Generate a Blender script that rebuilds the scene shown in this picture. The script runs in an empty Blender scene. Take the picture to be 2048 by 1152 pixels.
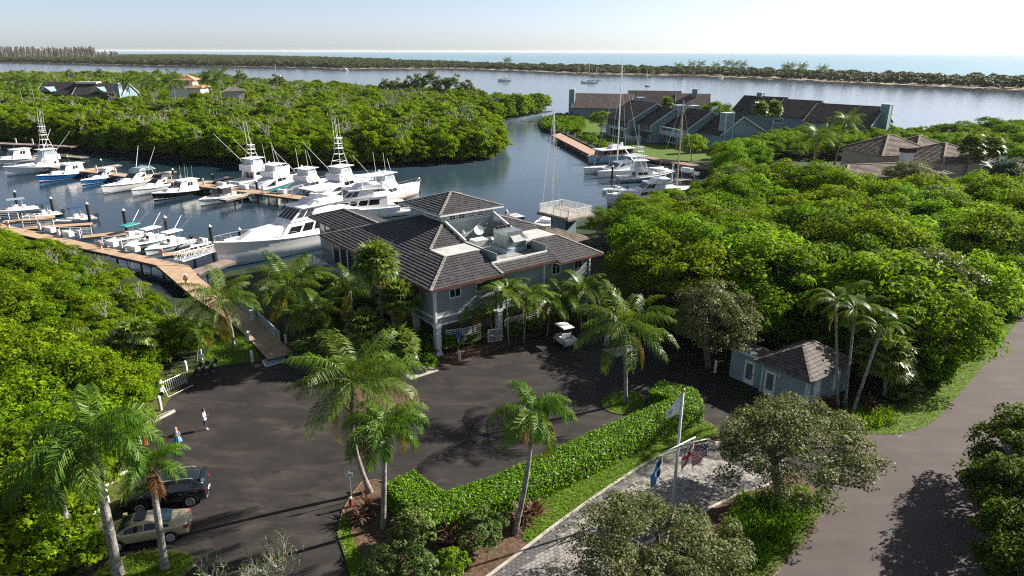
import bpy, math, random
import numpy as np
from mathutils import Vector, Matrix

# ------------------------------------------------------------------ camera, sky, sun, exposure
S = bpy.context.scene
COL = S.collection
F_PX, CAM_H, HOR_Y, ROLL = 1365.0, 27.0, 103.0, math.radians(0.16)
PITCH = math.atan((576 - HOR_Y) / F_PX)
cam = bpy.data.objects.new('camera', bpy.data.cameras.new('camera'))
COL.objects.link(cam)
cam.data.sensor_width = 36.0
cam.data.lens = F_PX / 2048 * 36.0
cam.data.clip_start = 0.5
cam.data.clip_end = 200000.0
cam.matrix_world = (Matrix.Translation((0, 0, CAM_H)) @ Matrix.Rotation(math.pi / 2 - PITCH, 4, 'X')
                    @ Matrix.Rotation(ROLL, 4, 'Z'))
S.camera = cam

SUN_EL, SUN_AZ = math.radians(30.0), math.radians(24.0)       # azimuth measured from +X towards +Y
world = bpy.data.worlds.new('World')
S.world = world
world.use_nodes = True
_nt = world.node_tree
_sky = _nt.nodes.new('ShaderNodeTexSky')
_sky.sky_type = 'NISHITA'
_sky.sun_disc = False
_sky.sun_elevation = SUN_EL
_sky.sun_rotation = math.pi / 2 - SUN_AZ
_sky.altitude = 0.0
_sky.air_density = 0.5
_sky.dust_density = 0.6
_sky.ozone_density = 1.5
_hs = _nt.nodes.new('ShaderNodeHueSaturation')            # milky coastal air: the whole sky a little less saturated
_hs.inputs['Saturation'].default_value = 0.62
_nt.links.new(_sky.outputs[0], _hs.inputs['Color'])
_nt.links.new(_hs.outputs[0], _nt.nodes['Background'].inputs[0])
_nt.nodes['Background'].inputs[1].default_value = 0.066

sun = bpy.data.objects.new('sun', bpy.data.lights.new('sun', 'SUN'))
COL.objects.link(sun)
sun.data.energy = 5.0
sun.data.angle = math.radians(0.5)
sun.data.color = (1.0, 0.93, 0.82)
_sd = Vector((math.cos(SUN_AZ) * math.cos(SUN_EL), math.sin(SUN_AZ) * math.cos(SUN_EL), math.sin(SUN_EL)))
sun.rotation_euler = _sd.to_track_quat('Z', 'Y').to_euler()
S.view_settings.view_transform = 'Standard'
S.view_settings.look = 'None'
S.view_settings.exposure = 1.25
S.view_settings.gamma = 1.0
S.render.engine = 'CYCLES'
S.cycles.max_bounces = 6
S.cycles.diffuse_bounces = 2
S.cycles.glossy_bounces = 3
S.cycles.transmission_bounces = 4
S.cycles.volume_bounces = 0
S.cycles.filter_width = 1.15
S.cycles.use_denoising = False
S.cycles.use_adaptive_sampling = False
S.cycles.sample_clamp_indirect = 4.0
S.cycles.caustics_reflective = False
S.cycles.caustics_refractive = False

# ------------------------------------------------------------------ photo pixel -> place on a known plane
def ray(px, py):
    u, v = px - 1024.0, py - 576.0
    u, v = u * math.cos(ROLL) + v * math.sin(ROLL), -u * math.sin(ROLL) + v * math.cos(ROLL)
    u /= F_PX; v /= F_PX
    return (u, math.cos(PITCH) - v * math.sin(PITCH), -(math.sin(PITCH) + v * math.cos(PITCH)))
def P(px, py, z=0.0):
    d = ray(px, py); t = (z - CAM_H) / d[2]
    return Vector((d[0] * t, d[1] * t, z))
def PH(px, py, Y):
    d = ray(px, py); t = Y / d[1]
    return CAM_H + d[2] * t
WZ = -1.2          # water level
rnd = random.Random(7)
nrg = np.random.default_rng(7)

# ------------------------------------------------------------------ materials
MATS = {}
def pm(name, col, rough=0.6, var=0.12, scale=4.0, bump=0.0, bscale=None, metal=0.0, spec=0.5, dark=None, alpha=1.0, coat=0.0):
    """Principled surface with noise-driven colour wear and optional fine relief."""
    if name in MATS: return MATS[name]
    m = bpy.data.materials.new(name); m.use_nodes = True
    nt = m.node_tree; b = nt.nodes['Principled BSDF']
    b.inputs['Roughness'].default_value = rough
    b.inputs['Metallic'].default_value = metal
    b.inputs['Specular IOR Level'].default_value = spec
    b.inputs['Coat Weight'].default_value = coat
    b.inputs['Alpha'].default_value = alpha
    tc = nt.nodes.new('ShaderNodeTexCoord')
    n = nt.nodes.new('ShaderNodeTexNoise'); n.inputs['Scale'].default_value = scale; n.inputs['Detail'].default_value = 6
    nt.links.new(tc.outputs['Object'], n.inputs['Vector'])
    r = nt.nodes.new('ShaderNodeValToRGB')
    c2 = dark if dark else tuple(c * (1 - 2 * var) for c in col)
    c1 = col if dark else tuple(min(1, c * (1 + var)) for c in col)
    r.color_ramp.elements[0].position = 0.32; r.color_ramp.elements[0].color = (*c2, 1)
    r.color_ramp.elements[1].position = 0.68; r.color_ramp.elements[1].color = (*c1, 1)
    nt.links.new(n.outputs['Fac'], r.inputs['Fac'])
    nt.links.new(r.outputs['Color'], b.inputs['Base Color'])
    if bump:
        n2 = nt.nodes.new('ShaderNodeTexNoise'); n2.inputs['Scale'].default_value = bscale or scale * 8; n2.inputs['Detail'].default_value = 4
        nt.links.new(tc.outputs['Object'], n2.inputs['Vector'])
        bp = nt.nodes.new('ShaderNodeBump'); bp.inputs['Strength'].default_value = bump; bp.inputs['Distance'].default_value = 0.05
        nt.links.new(n2.outputs['Fac'], bp.inputs['Height']); nt.links.new(bp.outputs['Normal'], b.inputs['Normal'])
    MATS[name] = m
    return m

def ground_mat(name, stops, scale, detail=8, bump=0.3, bscale=60, rough=0.9, second=None):
    """Ground cover: colour ramp over two octaves of noise in object space."""
    m = bpy.data.materials.new(name); m.use_nodes = True
    nt = m.node_tree; b = nt.nodes['Principled BSDF']; b.inputs['Roughness'].default_value = rough
    b.inputs['Specular IOR Level'].default_value = 0.25
    tc = nt.nodes.new('ShaderNodeTexCoord')
    n = nt.nodes.new('ShaderNodeTexNoise'); n.inputs['Scale'].default_value = scale; n.inputs['Detail'].default_value = detail
    n.inputs['Roughness'].default_value = 0.65
    nt.links.new(tc.outputs['Object'], n.inputs['Vector'])
    r = nt.nodes.new('ShaderNodeValToRGB')
    while len(r.color_ramp.elements) < len(stops): r.color_ramp.elements.new(0.5)
    for e, (p, c) in zip(r.color_ramp.elements, stops): e.position = p; e.color = (*c, 1)
    nt.links.new(n.outputs['Fac'], r.inputs['Fac'])
    out = r.outputs['Color']
    if second:
        n3 = nt.nodes.new('ShaderNodeTexNoise'); n3.inputs['Scale'].default_value = second[0]; n3.inputs['Detail'].default_value = 5
        mp = nt.nodes.new('ShaderNodeMapping'); mp.inputs['Scale'].default_value = second[2]; mp.inputs['Rotation'].default_value = (0, 0, second[3])
        nt.links.new(tc.outputs['Object'], mp.inputs['Vector']); nt.links.new(mp.outputs['Vector'], n3.inputs['Vector'])
        mx = nt.nodes.new('ShaderNodeMix'); mx.data_type = 'RGBA'; mx.blend_type = 'MULTIPLY'; mx.inputs[0].default_value = second[1]
        r3 = nt.nodes.new('ShaderNodeValToRGB'); r3.color_ramp.elements[0].position = 0.35; r3.color_ramp.elements[1].position = 0.7
        nt.links.new(n3.outputs['Fac'], r3.inputs['Fac'])
        nt.links.new(out, mx.inputs[6]); nt.links.new(r3.outputs['Color'], mx.inputs[7]); out = mx.outputs[2]
    nt.links.new(out, b.inputs['Base Color'])
    n2 = nt.nodes.new('ShaderNodeTexNoise'); n2.inputs['Scale'].default_value = bscale
    nt.links.new(tc.outputs['Object'], n2.inputs['Vector'])
    bp = nt.nodes.new('ShaderNodeBump'); bp.inputs['Strength'].default_value = bump; bp.inputs['Distance'].default_value = 0.04
    nt.links.new(n2.outputs['Fac'], bp.inputs['Height']); nt.links.new(bp.outputs['Normal'], b.inputs['Normal'])
    MATS[name] = m
    return m

def water_mat(name, deep, sc1, st1, sc2, st2, rough=0.06, breeze=None):
    m = bpy.data.materials.new(name); m.use_nodes = True
    nt = m.node_tree; b = nt.nodes['Principled BSDF']
    b.inputs['Base Color'].default_value = (*deep, 1); b.inputs['Roughness'].default_value = rough; b.inputs['IOR'].default_value = 1.33
    geo = nt.nodes.new('ShaderNodeNewGeometry')
    h = None
    for sc, st in ((sc1, st1), (sc2, st2)):
        n = nt.nodes.new('ShaderNodeTexNoise'); n.inputs['Scale'].default_value = sc; n.inputs['Detail'].default_value = 3
        mp = nt.nodes.new('ShaderNodeMapping'); mp.inputs['Rotation'].default_value = (0, 0, 0.5); mp.inputs['Scale'].default_value = (1, 2.2, 1)
        nt.links.new(geo.outputs['Position'], mp.inputs['Vector']); nt.links.new(mp.outputs['Vector'], n.inputs['Vector'])
        bp = nt.nodes.new('ShaderNodeBump'); bp.inputs['Strength'].default_value = st; bp.inputs['Distance'].default_value = 0.3
        nt.links.new(n.outputs['Fac'], bp.inputs['Height'])
        if breeze:                                     # open water is ruffled, the sheltered basin calmer
            sx = nt.nodes.new('ShaderNodeSeparateXYZ'); nt.links.new(geo.outputs['Position'], sx.inputs[0])
            ad = nt.nodes.new('ShaderNodeMath'); ad.operation = 'MULTIPLY_ADD'; ad.inputs[1].default_value = breeze[2]; nt.links.new(sx.outputs['X'], ad.inputs[0]); nt.links.new(sx.outputs['Y'], ad.inputs[2])
            mr = nt.nodes.new('ShaderNodeMapRange'); mr.inputs[1].default_value = breeze[0]; mr.inputs[2].default_value = breeze[1]; mr.inputs[3].default_value = st; mr.inputs[4].default_value = st * breeze[3]
            nt.links.new(ad.outputs[0], mr.inputs[0]); nt.links.new(mr.outputs[0], bp.inputs['Strength'])
        if h: nt.links.new(h, bp.inputs['Normal'])
        h = bp.outputs['Normal']
    nt.links.new(h, b.inputs['Normal'])
    if breeze:
        m2 = nt.nodes.new('ShaderNodeMapRange'); m2.inputs[1].default_value = breeze[0]; m2.inputs[2].default_value = breeze[1]; m2.inputs[3].default_value = rough; m2.inputs[4].default_value = breeze[4]
        nt.links.new(ad.outputs[0], m2.inputs[0]); nt.links.new(m2.outputs[0], b.inputs['Roughness'])
        m3 = nt.nodes.new('ShaderNodeMapRange'); m3.inputs[1].default_value = breeze[0]; m3.inputs[2].default_value = breeze[1]; nt.links.new(ad.outputs[0], m3.inputs[0])
        cm = nt.nodes.new('ShaderNodeMix'); cm.data_type = 'RGBA'; cm.inputs[6].default_value = (*deep, 1); cm.inputs[7].default_value = (*breeze[5], 1)      # open water paler: sky reflection put into the base colour
        nt.links.new(m3.outputs[0], cm.inputs[0]); nt.links.new(cm.outputs[2], b.inputs['Base Color'])
    MATS[name] = m
    return m

def leaf_mat(name, lo, hi, trans=0.4, rough=0.5, spec=0.35, jitter=0.3, tint=(1.25, 1.2, 0.5)):
    """Leaf: colour from a per-leaf value and a per-plant random, part of the light passes through."""
    m = bpy.data.materials.new(name); m.use_nodes = True
    nt = m.node_tree; b = nt.nodes['Principled BSDF']; out = nt.nodes['Material Output']
    b.inputs['Roughness'].default_value = rough; b.inputs['Specular IOR Level'].default_value = spec
    at = nt.nodes.new('ShaderNodeAttribute'); at.attribute_name = 'var'
    mx = nt.nodes.new('ShaderNodeMix'); mx.data_type = 'RGBA'
    mx.inputs[6].default_value = (*lo, 1); mx.inputs[7].default_value = (*hi, 1)
    nt.links.new(at.outputs['Fac'], mx.inputs[0])
    oi = nt.nodes.new('ShaderNodeObjectInfo')
    hs = nt.nodes.new('ShaderNodeHueSaturation')
    mr = nt.nodes.new('ShaderNodeMapRange'); mr.inputs[3].default_value = 1 - jitter; mr.inputs[4].default_value = 1 + jitter
    mh = nt.nodes.new('ShaderNodeMapRange'); mh.inputs[3].default_value = 0.485; mh.inputs[4].default_value = 0.515
    nt.links.new(oi.outputs['Random'], mr.inputs[0]); nt.links.new(mr.outputs[0], hs.inputs['Value'])
    wn = nt.nodes.new('ShaderNodeTexWhiteNoise'); wn.noise_dimensions = '1D'
    nt.links.new(oi.outputs['Random'], wn.inputs['W']); nt.links.new(wn.outputs['Value'], mh.inputs[0]); nt.links.new(mh.outputs[0], hs.inputs['Hue'])
    nt.links.new(mx.outputs[2], hs.inputs['Color'])
    nt.links.new(hs.outputs['Color'], b.inputs['Base Color'])
    tr = nt.nodes.new('ShaderNodeBsdfTranslucent')
    tm = nt.nodes.new('ShaderNodeMix'); tm.data_type = 'RGBA'; tm.blend_type = 'MULTIPLY'; tm.inputs[0].default_value = 1
    tm.inputs[7].default_value = (*tint, 1)
    nt.links.new(hs.outputs['Color'], tm.inputs[6]); nt.links.new(tm.outputs[2], tr.inputs['Color'])
    ms = nt.nodes.new('ShaderNodeMixShader'); ms.inputs[0].default_value = trans
    nt.links.new(b.outputs[0], ms.inputs[1]); nt.links.new(tr.outputs[0], ms.inputs[2]); nt.links.new(ms.outputs[0], out.inputs['Surface'])
    MATS[name] = m
    return m

# ------------------------------------------------------------------ mesh helpers
def link(name, data, parent=None):
    o = bpy.data.objects.new(name, data); COL.objects.link(o)
    if parent is not None: o.parent = parent
    return o
def tag(o, label, cat, group=None):
    o['label'] = label; o['category'] = cat
    if group: o['group'] = group
    return o
def thing(name, label, cat, loc=(0, 0, 0), rz=0.0, group=None, sc=1.0):
    o = link(name, None); o.location = loc; o.rotation_euler = (0, 0, rz); o.scale = (sc, sc, sc)
    o.empty_display_size = 0.2
    return tag(o, label, cat, group)
def stuff(o, label, cat):
    o['kind'] = 'stuff'; o['label'] = label; o['category'] = cat; return o

class MB:
    def __init__(s): s.v = []; s.f = []
    def add(s, vs, fs):
        n = len(s.v); s.v += [tuple(v) for v in vs]; s.f += [tuple(i + n for i in f) for f in fs]; return s
    def quad(s, *p): return s.add(p, [tuple(range(len(p)))])
    def box(s, x0, x1, y0, y1, z0, z1):
        return s.add([(x0, y0, z0), (x1, y0, z0), (x1, y1, z0), (x0, y1, z0), (x0, y0, z1), (x1, y0, z1), (x1, y1, z1), (x0, y1, z1)],
                     [(0, 3, 2, 1), (4, 5, 6, 7), (0, 1, 5, 4), (1, 2, 6, 5), (2, 3, 7, 6), (3, 0, 4, 7)])
    def bar(s, a, b, w, h=None):
        a, b = Vector(a), Vector(b); h = h or w; d = (b - a)
        if d.length < 1e-6: return s
        d.normalize(); up = Vector((0, 0, 1)) if abs(d.z) < 0.98 else Vector((1, 0, 0))
        x = d.cross(up).normalized() * w / 2; y = x.cross(d).normalized() * h / 2
        return s.add([a - x - y, a + x - y, a + x + y, a - x + y, b - x - y, b + x - y, b + x + y, b - x + y],
                     [(3, 2, 1, 0), (4, 5, 6, 7), (0, 1, 5, 4), (1, 2, 6, 5), (2, 3, 7, 6), (3, 0, 4, 7)])
    def tube(s, a, b, r0, r1=None, n=8):
        a, b = Vector(a), Vector(b); r1 = r0 if r1 is None else r1; d = (b - a).normalized()
        up = Vector((0, 0, 1)) if abs(d.z) < 0.98 else Vector((1, 0, 0))
        x = d.cross(up).normalized(); y = d.cross(x)
        vs = [p + (x * math.cos(t) + y * math.sin(t)) * r for p, r in ((a, r0), (b, r1)) for t in (2 * math.pi * i / n for i in range(n))]
        return s.add(vs, [(i, (i + 1) % n, n + (i + 1) % n, n + i) for i in range(n)] + [tuple(range(n))[::-1], tuple(range(n, 2 * n))])
    def path(s, pts, rs, n=6):
        pts = [Vector(p) for p in pts]
        if not hasattr(rs, '__len__'): rs = [rs] * len(pts)
        rings = []
        px = None
        for i, p in enumerate(pts):
            d = (pts[min(i + 1, len(pts) - 1)] - pts[max(i - 1, 0)]).normalized()
            if px is None:
                up = Vector((0, 0, 1)) if abs(d.z) < 0.9 else Vector((1, 0, 0)); px = d.cross(up).normalized()
            x = (px - d * px.dot(d)).normalized(); px = x; y = d.cross(x)
            rings.append([p + (x * math.cos(t) + y * math.sin(t)) * rs[i] for t in (2 * math.pi * k / n for k in range(n))])
        return s.loft(rings)
    def loft(s, rings, closed=True, cap=True):
        n = len(rings[0]); vs = [v for r in rings for v in r]; fs = []
        for i in range(len(rings) - 1):
            for k in range(n if closed else n - 1):
                a = i * n + k; b = i * n + (k + 1) % n; fs.append((a, b, b + n, a + n))
        if cap and closed: fs += [tuple(range(n))[::-1], tuple(range((len(rings) - 1) * n, len(rings) * n))]
        return s.add(vs, fs)
    def prism(s, pts, z0, z1):
        n = len(pts)
        return s.add([(p[0], p[1], z0) for p in pts] + [(p[0], p[1], z1) for p in pts],
                     [tuple(range(n))[::-1], tuple(range(n, 2 * n))] + [(i, (i + 1) % n, n + (i + 1) % n, n + i) for i in range(n)])
    def ball(s, c, r, seg=10, ring=6, sc=(1, 1, 1)):
        vs = [(c[0], c[1], c[2] + r * sc[2])]; fs = []
        for i in range(1, ring):
            t = math.pi * i / ring
            for k in range(seg):
                a = 2 * math.pi * k / seg
                vs.append((c[0] + r * sc[0] * math.sin(t) * math.cos(a), c[1] + r * sc[1] * math.sin(t) * math.sin(a), c[2] + r * sc[2] * math.cos(t)))
        vs.append((c[0], c[1], c[2] - r * sc[2])); e = len(vs) - 1
        for k in range(seg):
            fs.append((0, 1 + k, 1 + (k + 1) % seg))
            for i in range(ring - 2):
                a = 1 + i * seg + k; b = 1 + i * seg + (k + 1) % seg; fs.append((a, a + seg, b + seg, b))
            fs.append((e, 1 + (ring - 2) * seg + (k + 1) % seg, 1 + (ring - 2) * seg + k))
        return s.add(vs, fs)
    def mesh(s, name, mat, smooth=False):
        me = bpy.data.meshes.new(name); me.from_pydata(s.v, [], s.f)
        if mat: me.materials.append(mat)
        if smooth: me.polygons.foreach_set('use_smooth', [True] * len(me.polygons))
        me.update(); return me
    def build(s, name, mat, parent=None, smooth=False): return link(name, s.mesh(name, mat, smooth), parent)

def quads_mesh(name, q, mat, var=None):
    """q: (N,4,3) array of quads -> mesh with a per-face 'var' attribute."""
    q = np.asarray(q, dtype=np.float32); n = len(q)
    me = bpy.data.meshes.new(name)
    me.vertices.add(n * 4); me.vertices.foreach_set('co', q.reshape(-1))
    me.loops.add(n * 4); me.loops.foreach_set('vertex_index', np.arange(n * 4, dtype=np.int32))
    me.polygons.add(n); me.polygons.foreach_set('loop_start', np.arange(0, n * 4, 4, dtype=np.int32))
    me.update(calc_edges=True)
    a = me.attributes.new('var', 'FLOAT', 'FACE')
    a.data.foreach_set('value', (nrg.random(n) if var is None else np.asarray(var)).astype(np.float32))
    me.materials.append(mat); me.validate()
    return me

def sheet(name, pts, z, mat, kind='structure', skirt=None):
    """flat polygon at height z (points x,y), optionally with a vertical edge down to skirt."""
    from mathutils.geometry import tessellate_polygon
    v = [Vector((p[0], p[1], z)) for p in pts]
    area = sum(v[i].x * v[(i + 1) % len(v)].y - v[(i + 1) % len(v)].x * v[i].y for i in range(len(v)))
    if area < 0: v = v[::-1]
    tris = tessellate_polygon([v]); n = len(v); vs = [tuple(p) for p in v]; fs = []
    for t in tris:
        a, b, c = (v[i] for i in t)
        fs.append(tuple(t) if (b - a).cross(c - a).z > 0 else tuple(t)[::-1])
    if skirt is not None:
        vs += [(p.x, p.y, skirt) for p in v]
        fs += [(i, i + n, (i + 1) % n + n, (i + 1) % n) for i in range(n)]
    me = bpy.data.meshes.new(name); me.from_pydata(vs, [], fs); me.materials.append(mat); me.update()
    o = link(name, me)
    if kind: o['kind'] = kind
    return o
def smooth_poly(pts, it=2, closed=True):
    pts = [Vector((p[0], p[1])) for p in pts]
    for _ in range(it):
        out = []
        for i in range(len(pts) if closed else len(pts) - 1):
            a, b = pts[i], pts[(i + 1) % len(pts)]
            out += [a * 0.75 + b * 0.25, a * 0.25 + b * 0.75]
        if not closed: out = [pts[0]] + out + [pts[-1]]
        pts = out
    return pts
def inside(p, poly):
    x, y = p[0], p[1]; c = False; j = len(poly) - 1
    for i in range(len(poly)):
        xi, yi, xj, yj = poly[i][0], poly[i][1], poly[j][0], poly[j][1]
        if (yi > y) != (yj > y) and x < (xj - xi) * (y - yi) / (yj - yi) + xi: c = not c
        j = i
    return c
def px_poly(pts, z=0.0): return [P(x, y, z) for x, y in pts]
# ------------------------------------------------------------------ the setting
M_SOIL = ground_mat('soil', [(0.3, (0.012, 0.02, 0.006)), (0.55, (0.03, 0.045, 0.012)), (0.8, (0.06, 0.07, 0.025))], 0.6)
M_MUD = ground_mat('mud', [(0.3, (0.012, 0.012, 0.008)), (0.7, (0.035, 0.032, 0.02))], 0.5)
M_SAND = ground_mat('sand', [(0.3, (0.32, 0.26, 0.19)), (0.7, (0.5, 0.42, 0.32))], 0.3)
M_ASPH = ground_mat('asphalt', [(0.28, (0.022, 0.019, 0.0185)), (0.5, (0.033, 0.0285, 0.027)), (0.72, (0.045, 0.039, 0.036))], 0.35,
                    detail=10, bump=0.25, bscale=40, rough=0.75, second=(0.9, 0.28, (0.5, 1.6, 1), -0.6))
M_ROAD = ground_mat('road_asphalt', [(0.25, (0.082, 0.066, 0.063)), (0.55, (0.103, 0.083, 0.079)), (0.8, (0.122, 0.099, 0.094))], 0.45,
                    detail=10, bump=0.25, bscale=50, rough=0.85, second=(0.8, 0.16, (0.3, 1.5, 1), -0.75))
M_GRASS = ground_mat('turf', [(0.25, (0.06, 0.115, 0.006)), (0.5, (0.11, 0.20, 0.012)), (0.75, (0.18, 0.28, 0.03))], 2.2, bump=0.8, bscale=30, second=(14, 0.6, (1, 1, 1), 0))
M_DRYGRASS = ground_mat('verge', [(0.3, (0.05, 0.09, 0.012)), (0.5, (0.12, 0.14, 0.035)), (0.72, (0.22, 0.17, 0.09))], 1.5, bump=0.8, bscale=25, second=(12, 0.5, (1, 1, 1), 0))
M_MULCH = ground_mat('mulch', [(0.3, (0.06, 0.035, 0.022)), (0.5, (0.16, 0.10, 0.065)), (0.75, (0.28, 0.19, 0.13))], 3.5, bump=1.0, bscale=14, second=(25, 0.6, (1, 1, 1), 0))
M_CONC = pm('concrete', (0.42, 0.38, 0.33), 0.85, 0.15, 1.5, 0.2, 30)
M_KERB = pm('kerb_stone', (0.20, 0.155, 0.115), 0.9, 0.2, 3.0, 0.3, 20)
M_LAGOON = water_mat('lagoon_water', (0.014, 0.034, 0.052), 1.1, 0.09, 0.22, 0.08, 0.05, (95, 200, 1.2, 0.9, 0.13, (0.055, 0.085, 0.115)))
M_OCEAN = water_mat('ocean_water', (0.11, 0.25, 0.31), 0.05, 0.25, 0.012, 0.3, 0.25)

_nt2 = M_ASPH.node_tree; _b2 = _nt2.nodes['Principled BSDF']; _src = _b2.inputs['Base Color'].links[0].from_socket          # pale dust and wear drifting over the lot
_tc2 = _nt2.nodes.new('ShaderNodeTexCoord'); _mp2 = _nt2.nodes.new('ShaderNodeMapping'); _mp2.inputs['Rotation'].default_value = (0, 0, 0.6); _mp2.inputs['Scale'].default_value = (0.2, 0.42, 1)
_d1 = _nt2.nodes.new('ShaderNodeTexNoise'); _d1.inputs['Scale'].default_value = 1.0; _d1.inputs['Detail'].default_value = 9; _d1.inputs['Roughness'].default_value = 0.7; _d1.inputs['Distortion'].default_value = 1.2
_rr = _nt2.nodes.new('ShaderNodeMapRange'); _rr.inputs[1].default_value = 0.5; _rr.inputs[2].default_value = 0.78; _rr.inputs[4].default_value = 0.8
_mm = _nt2.nodes.new('ShaderNodeMix'); _mm.data_type = 'RGBA'; _mm.inputs[7].default_value = (0.09, 0.077, 0.064, 1)
for _a, _c in ((_tc2.outputs['Object'], _mp2.inputs['Vector']), (_mp2.outputs['Vector'], _d1.inputs['Vector']), (_d1.outputs['Fac'], _rr.inputs[0]), (_rr.outputs[0], _mm.inputs[0]), (_src, _mm.inputs[6]), (_mm.outputs[2], _b2.inputs['Base Color'])): _nt2.links.new(_a, _c)
ridge = [(-9000, 6500), (-3000, 3000), (-1222, 1850), (-700, 1500), (-370, 1400), (-110, 1320), (0, 1200), (130, 985), (245, 935), (318, 800), (372, 690), (440, 600), (900, 340), (2500, -300)]
sheet('lagoon', ridge + [(2500, -400), (-9000, -400)], WZ, M_LAGOON)
sheet('ocean', [(-9000, 6500)] + ridge[1:] + [(60000, -300), (90000, 90000), (-90000, 90000), (-90000, 6500)], WZ, M_OCEAN)
isl_front = [(-9000, 6400), (-2200, 2300), (-1222, 1712), (-693, 1370), (-368, 1243), (-261, 1150), (-108, 1200), (-20, 1115), (111, 911), (227, 865), (297, 736), (344, 631), (393, 545), (700, 330), (2400, -300)]
isl_back = [(2500, -250), (820, 440), (500, 660), (420, 770), (370, 860), (290, 1040), (150, 1160), (0, 1300), (-150, 1600), (-454, 2011), (-1000, 2900), (-2500, 4500), (-9000, 6600)]
ISLAND = isl_front + isl_back
sheet('barrier_island', ISLAND, WZ + 0.5, M_SAND, skirt=-3)
PENIN = [tuple(P(x, y, WZ))[:2] for x, y in ((-300, 262), (-100, 275), (0, 283), (200, 300), (400, 322), (600, 338), (780, 334), (920, 326), (985, 319), (1000, 300), (985, 275), (955, 250), (1020, 238), (1086, 226))] + \
        [(20, 352), (5, 345), (-20, 372), (-75, 420), (-150, 500), (-340, 680), (-600, 700)]
sheet('mangrove_island', PENIN, WZ + 0.25, M_MUD, skirt=-3)
CA = math.radians(37.5); CU = Vector((math.cos(CA), math.sin(CA))); CV = Vector((-math.sin(CA), math.cos(CA))); C0 = Vector((-7.2, 57.0))
def CL(a, b): p = C0 + CU * a + CV * b; return (p.x, p.y)
LAND = [(-160, -60), (-160, 110), tuple(P(-150, 450, WZ))[:2], tuple(P(0, 480, WZ))[:2], tuple(P(150, 505, WZ))[:2], tuple(P(225, 535, WZ))[:2], tuple(P(265, 562, WZ))[:2], tuple(P(300, 590, WZ))[:2], tuple(P(350, 615, WZ))[:2],
        tuple(P(430, 622, WZ))[:2], CL(-12, 34), CL(-7, 39.5), CL(20, 42), CL(36, 36), (9, 110), (22, 124), (33, 131), (41, 145), (48, 163), (44, 178), (38, 184), (26.5, 190), (17.5, 245), (11, 262),
        (10.4, 284), (16, 305), (25, 325), (60, 335), (110, 300), (140, 268), (150, 225), (230, 215), (420, 160), (520, -60)]
LAND[2] = tuple(P(-150, 458, WZ))[:2]
sheet('ground', LAND, 0.0, M_SOIL, skirt=-3)
LOT = px_poly([(150, 1180), (175, 1090), (250, 985), (292, 880), (330, 808), (388, 748), (470, 728), (530, 716), (600, 702), (625, 745), (700, 765), (800, 748), (880, 738), (985, 705), (1095, 665), (1180, 650),
                 (1330, 662), (1400, 700), (1480, 770), (1470, 800), (1560, 850), (1720, 868)]) + [P(1720, 905), P(1600, 960), P(1400, 1000), P(1100, 1150), P(700, 1300), P(300, 1300)]
sheet('parking_lot', LOT, 0.010, M_ASPH)
rl = [Vector((10.5, 24.0)), Vector((14.1, 30.0)), Vector((17.2, 33.6)), Vector((19.8, 36.3)), P(1700, 905).xy, P(1705, 868).xy, P(1790, 866).xy, P(1850, 850).xy, P(1885, 818).xy, P(1960, 735).xy, P(2048, 625).xy, Vector((95, 110))]
rr = [Vector((101, 104)), Vector((62, 64)), Vector((37.5, 40.5)), Vector((25, 29)), Vector((18, 20))]
ROAD = [Vector((v[0], v[1])) for v in rl + rr]
sheet('road', ROAD, 0.018, M_ROAD)
sl = MB()
seam = [P(2030, 750, 0.024), P(2008, 774, 0.024), P(1925, 868, 0.024), P(1862, 940, 0.024), P(1760, 1075, 0.024), P(1700, 1160, 0.024)]
for a, b in zip(seam, seam[1:]):
    n = Vector((-(b - a).y, (b - a).x, 0)).normalized() * 0.018; sl.quad(a - n, b - n, b + n, a + n)
o = sl.build('road_seam', pm('tar', (0.088, 0.078, 0.075), 0.9)); o['kind'] = 'structure'
mk = MB()
for px, py, r in ((1800, 872, 0.3), (1738, 936, 0.25), (1640, 1030, 0.25), (1778, 1066, 0.3)):
    c = P(px, py, 0.026)
    for d in (0.6, 2.2):
        e = Vector((math.cos(d), math.sin(d), 0)) * r; n = Vector((-e.y, e.x, 0)).normalized() * 0.03; mk.quad(c - e - n, c + e - n, c + e + n, c - e + n)
o = mk.build('survey_paint_marks', pm('survey_paint', (0.15, 0.26, 0.25), 0.8)); o['kind'] = 'structure'

def kerb(pts, name, w=0.16, h=0.1, z=0.0, mat=None, closed=True):
    mb = MB(); pts = [Vector((p[0], p[1], 0)) for p in pts]
    n = len(pts)
    for i in range(n if closed else n - 1):
        a, b = pts[i], pts[(i + 1) % n]
        if (b - a).length < 1e-3: continue
        mb.bar(Vector((a.x, a.y, z + h / 2)), Vector((b.x, b.y, z + h / 2)), w, h)
    o = mb.build(name, mat or M_KERB); o['kind'] = 'structure'; return o
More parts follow.
